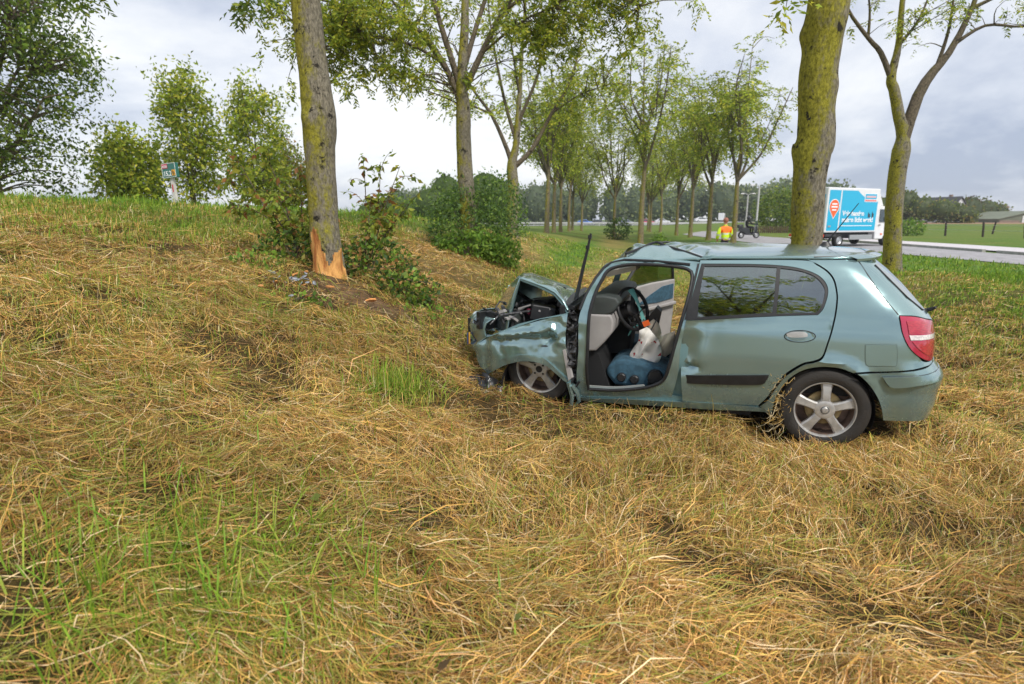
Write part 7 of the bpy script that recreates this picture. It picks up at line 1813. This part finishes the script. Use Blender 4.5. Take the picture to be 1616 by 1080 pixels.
m_pole = material('galvanised', (0.62, 0.60, 0.61), rough=0.5, metal=0.3)
def lamp_post(x, y, H, lab, arm):
    o = empty('street_lamp', (x, y, float(zt(x, y)))); tag(o, lab, 'lamp post', 'lamp posts beyond the road')
    mb = MB(); mb.tube([(0, 0, -0.1), (0, 0, 1.0), (0, 0, 1.05), (0, 0, H)], [0.15, 0.15, 0.11, 0.08], 10); mb.build('pole', m_pole, o)
    for s in arm:
        mb = MB(); mb.tube([(0, 0, H - 0.05), (0.3 * s, 0, H + 0.12), (0.6 * s, 0, H + 0.15)], 0.03, 6); mb.build('arm', m_pole, o)
        mb = MB(); mb.box((0.72 * s, 0, H + 0.13), (0.42, 0.16, 0.12), None, 0.7); mb.build('lamp_head', m_pole, o)
lamp_post(26.0, 62, 4.9, 'taller pale lamp post right of the scooter', (-1,))
lamp_post(30.1, 75, 4.6, 'shorter pale lamp post with two heads left of the scooter rider', (-1, 1))

# ------------------------------------------------------------------ motorway: guard rail, cars
gr = empty('guard_rail', (20, 149, 0.1)); tag(gr, 'long pale guard rail along the motorway', 'guard rail')
mb = MB(); mb.box((20, 0, 0.72), (150, 0.08, 0.34)); mb.build('rail', m_pole, gr, smooth=False)
pm = MB(); pm.box((0, 0.08, 0.4), (0.12, 0.1, 0.9)); p0 = pm.build('post', m_pole, gr, smooth=False)
for i in range(34):
    c = p0 if i == 0 else p0.copy()
    if i: COL.objects.link(c); c.parent = gr
    c.location = (-48 + 4.2 * i, 0, 0)
def far_car(x, y, col, lab, van=False):
    z = float(zt(x, y, False)) + 0.07
    o = empty('motorway_van' if van else 'motorway_car', (x, y, z)); tag(o, lab, 'van' if van else 'car', 'cars on the motorway')
    mat = material('car_paint_' + str(len(bpy.data.materials)), col, rough=0.3, coat=1.0, metal=0.2)
    if van: prof = [(-2.9, 0.35), (2.7, 0.35), (2.9, 0.8), (2.6, 1.25), (1.9, 2.2), (1.6, 2.4), (-2.9, 2.45)]; win = [(1.35, 1.35), (2.4, 1.3), (1.85, 2.05), (1.35, 2.1)]
    else: prof = [(-2.1, 0.3), (2.05, 0.3), (2.15, 0.6), (1.9, 0.82), (1.0, 0.95), (0.35, 1.42), (-1.0, 1.48), (-1.75, 1.05), (-2.15, 0.95)]; win = [(-1.55, 1.0), (0.85, 0.98), (0.3, 1.34), (-0.95, 1.40)]
    mb = MB(); mb.prism(prof, lambda a, h: (a, -0.85, h), lambda a, h: (a, 0.85, h)); bo = mb.build('car_body', mat, o); b = bo.modifiers.new('bevel', 'BEVEL'); b.width = 0.1; b.segments = 2; b.limit_method = 'ANGLE'
    mb = MB(); mb.prism(win, lambda a, h: (a, -0.87, h), lambda a, h: (a, 0.87, h)); mb.build('side_window', m_cabglass, o, smooth=False)
    for wx in (-1.35, 1.35): road_wheel(o, wx, -0.86, 0.32, out=-1)
    return o
far_car(20.0, 160, (0.10, 0.22, 0.62), 'blue car on the motorway behind the left avenue row')
far_car(24.2, 163, (0.06, 0.06, 0.08), 'dark car close behind the blue car on the motorway')
far_car(31.6, 161, (0.16, 0.18, 0.25), 'grey car on the motorway by the tree in the path')
far_car(37.2, 161, (0.55, 0.05, 0.14), 'red car on the motorway right of the tall pale trunk')
far_car(42.0, 163, (0.72, 0.73, 0.75), 'white car on the motorway between the slender trees')
far_car(52.5, 161, (0.76, 0.76, 0.77), 'white car on the motorway left of the person in high visibility jacket')
vv_ = far_car(63.0, 175, (0.80, 0.80, 0.80), 'white van on the motorway right of the person in high visibility jacket', True); vv_.rotation_euler = (0, 0, R(65))
far_car(70.5, 161, (0.78, 0.78, 0.78), 'white car on the motorway just left of the dense round bush')

# ------------------------------------------------------------------ barn and houses far right
m_roofg = material('barn_roof', (0.17, 0.19, 0.13), rough=0.8, var=0.2, vscale=0.6)
m_brickb = material('barn_brick', (0.26, 0.19, 0.15), rough=0.9, var=0.2, vscale=2)
m_rtile = material('red_tiles', (0.30, 0.12, 0.09), rough=0.8, var=0.3, vscale=3)
m_render = material('white_render', (0.62, 0.63, 0.66), rough=0.8)
bx_, by_ = 113.0, 130.0; bz_ = float(zt(bx_, by_, False)) - 0.1
bn_ = empty('barn', (bx_ + 0.8, by_, bz_)); bn_.scale = (1, 1, 0.72); tag(bn_, 'low wide barn with grey green gable and white doors at the right edge', 'barn')
mb = MB(); mb.prism([(-5.2, 0), (9, 0), (9, 1.2), (1.9, 3.4), (-5.2, 1.2)], lambda x, z: (x, 0, z), lambda x, z: (x, 12, z)); mb.build('wall', m_roofg, bn_, smooth=False)
mb = MB(); mb.prism([(-5.7, 1.05), (1.9, 3.45), (9.4, 1.05), (9.4, 1.25), (1.9, 3.7), (-5.7, 1.25)], lambda x, z: (x, -0.3, z), lambda x, z: (x, 12.3, z)); mb.build('roof', m_roofg, bn_, smooth=False)
mb = MB(); mb.box((-2.9, -0.04, 0.45), (4.4, 0.08, 0.7)); mb.build('brick_plinth', m_brickb, bn_, smooth=False)
dr = MB(); dr.box((1.9, -0.05, 1.15), (4.0, 0.1, 2.1)); dd = dr.build('sliding_door', m_white, bn_, smooth=False)
for i in range(4):
    mb = MB(); mb.box((0.5 + 0.9 * i, -0.115, 0.95), (0.55, 0.03, 0.22)); mb.build('door_pane', m_cabglass, dd, smooth=False)
def house(x, y, W, H, roofh, wm, rm, lab, rz):
    o = empty('house', (x, y, float(zt(x, y, False)) - 0.1), rz); tag(o, lab, 'house', 'far houses')
    mb = MB(); mb.prism([(-W / 2, 0), (W / 2, 0), (W / 2, H), (0, H + roofh), (-W / 2, H)], lambda a, z: (a, 0, z), lambda a, z: (a, 9, z)); mb.build('wall', wm, o, smooth=False)
    for s in (-1, 1):
        mb = MB(); mb.prism([(s * (W / 2 + 0.4), H - 0.25), (0, H + roofh + 0.05), (0, H + roofh + 0.3), (s * (W / 2 + 0.4), H)], lambda a, z: (a, -0.3, z), lambda a, z: (a, 9.3, z)); mb.build('roof', rm, o, smooth=False)
    for (a, z) in ((-1.2, 1.4), (1.2, 1.4), (0, H + 0.3)):
        mb = MB(); mb.box((a, -0.05, z), (1.0, 0.1, 1.1)); wv = mb.build('window', m_letter, o, smooth=False)
        mb = MB(); mb.box((a, -0.11, z), (0.8, 0.03, 0.9)); mb.build('pane', m_cabglass, wv, smooth=False)
    mb = MB(); mb.box((0.6, 3, H + roofh + 0.2), (0.6, 0.6, 1.2)); mb.build('chimney', m_brickb, o, smooth=False)
house(105.5, 138, 6.5, 2.4, 3.4, m_render, m_chassis, 'white gabled house behind the field hedge', R(15))
house(114.5, 146, 7.5, 2.0, 3.0, m_brickb, m_rtile, 'house with red tiled roof left of the barn', R(62))

# ------------------------------------------------------------------ crash debris by the struck tree, litter, fallen leaves
rgd = np.random.default_rng(77)
m_chip = material('wood_chip', (0.70, 0.30, 0.09), rough=0.8, var=0.3, vscale=30)
m_shard = material('plastic_shard', (0.36, 0.38, 0.42), rough=0.35, var=0.6, vscale=30)
def shard_mesh(name, seed, L, W, T):
    r_ = np.random.default_rng(seed); n_ = 6
    poly = [(L * math.cos(k / n_ * 6.283) * r_.uniform(0.6, 1), W * math.sin(k / n_ * 6.283) * r_.uniform(0.6, 1)) for k in range(n_)]
    mb = MB(); mb.prism(poly, lambda x, y: (x, y, 0.0 + 0.3 * T * math.sin(x * 40)), lambda x, y: (x, y, T + 0.3 * T * math.sin(x * 40 + 1)))
    me = mesh_py(name, mb.V, mb.F); recalc(me); return me
chips = [shard_mesh('wood_chip', 300 + k, 0.075, 0.03, 0.014) for k in range(3)]
shards = [shard_mesh('plastic_shard', 400 + k, 0.04, 0.022, 0.005) for k in range(4)]
cp = [(-2.66, 6.02), (-2.30, 6.30), (-2.48, 6.55), (-2.42, 6.72), (-1.78, 6.10), (-2.80, 6.35), (-2.08, 6.5), (-3.02, 6.45), (-2.55, 6.18), (-1.6, 6.45), (-2.2, 6.05)]
for i, (x, y) in enumerate(cp):
    o = link('wood_chip', chips[i % 3], m_chip, None, smooth=False); o.location = (x, y, float(zt(x, y)) + 0.055 + 0.01 * (i % 3)); o.rotation_euler = (R(rgd.uniform(10, 40)), R(rgd.uniform(-20, 20)), rgd.uniform(0, 6)); s_ = rgd.uniform(0.5, 1.25); o.scale = (s_, s_, s_)
    tag(o, 'splintered orange wood chip lying on the soil below the struck trunk', 'wood chip', 'wood chips below the struck tree')
for i in range(26):
    x, y = -2.42 + rgd.normal(0, 0.14), 6.40 + rgd.normal(0, 0.20)
    o = link('plastic_shard', shards[i % 4], m_shard, None, smooth=False); o.location = (x, y, float(zt(x, y)) + 0.05 + 0.012 * rgd.uniform(0, 2)); o.rotation_euler = (R(rgd.uniform(-50, 50)), R(rgd.uniform(-50, 50)), rgd.uniform(0, 6)); s_ = rgd.uniform(0.5, 1.5); o.scale = (s_, s_, s_)
    tag(o, 'pale shard of broken car plastic on the soil below the struck trunk', 'plastic shard', 'broken plastic below the struck tree')
mb = MB(); mb.box((0, 0, 0.012), (0.035, 0.025, 0.024), Matrix.Rotation(R(15), 3, 'Y')); o = mb.build('litter', m_letter, smooth=False); o.location = (1.70, 3.72, float(zt(1.70, 3.72)) + 0.045); o.rotation_euler = (0.2, 0, 0.5)
tag(o, 'tiny white scrap of litter in the hay before the rear wheel', 'litter')
n = 160; x = rgd.uniform(-4, 4, n); y = np.sqrt(rgd.uniform(1.5, 50, n)); P = np.stack([x, y, zt(x, y) + 0.05], -1); D = rgd.normal(0, 1, (n, 3)) * [1, 1, 0.15]
LP = np.array([[0.25, 0.13, 0.04], [0.16, 0.20, 0.05], [0.35, 0.20, 0.05], [0.12, 0.08, 0.04]])
tag(link('fallen_leaves', mesh_np('fallen_leaves', *leaves_np(P, D, 0.055, 0.6, LP, rgd)), m_leaf, smooth=False), 'scattered fallen leaves in the hay', 'leaves', kind='stuff')

# ------------------------------------------------------------------ damp air: far things fade a little
mb = MB(); mb.box((0, 180, 8.5), (1000, 420, 20)); hz_o = mb.build('haze', None, smooth=False)
mh = bpy.data.materials.new('haze'); mh.use_nodes = True; nt = mh.node_tree
for n_ in list(nt.nodes):
    if n_.type != 'OUTPUT_MATERIAL': nt.nodes.remove(n_)
pv = nt.nodes.new('ShaderNodeVolumePrincipled'); pv.inputs['Color'].default_value = (0.86, 0.90, 0.95, 1); pv.inputs['Density'].default_value = 0.0006; pv.inputs['Anisotropy'].default_value = 0.3
nt.links.new(pv.outputs[0], [n_ for n_ in nt.nodes if n_.type == 'OUTPUT_MATERIAL'][0].inputs['Volume'])
hz_o.data.materials.append(mh); tag(hz_o, 'thin damp haze softening the far wood', kind='stuff')
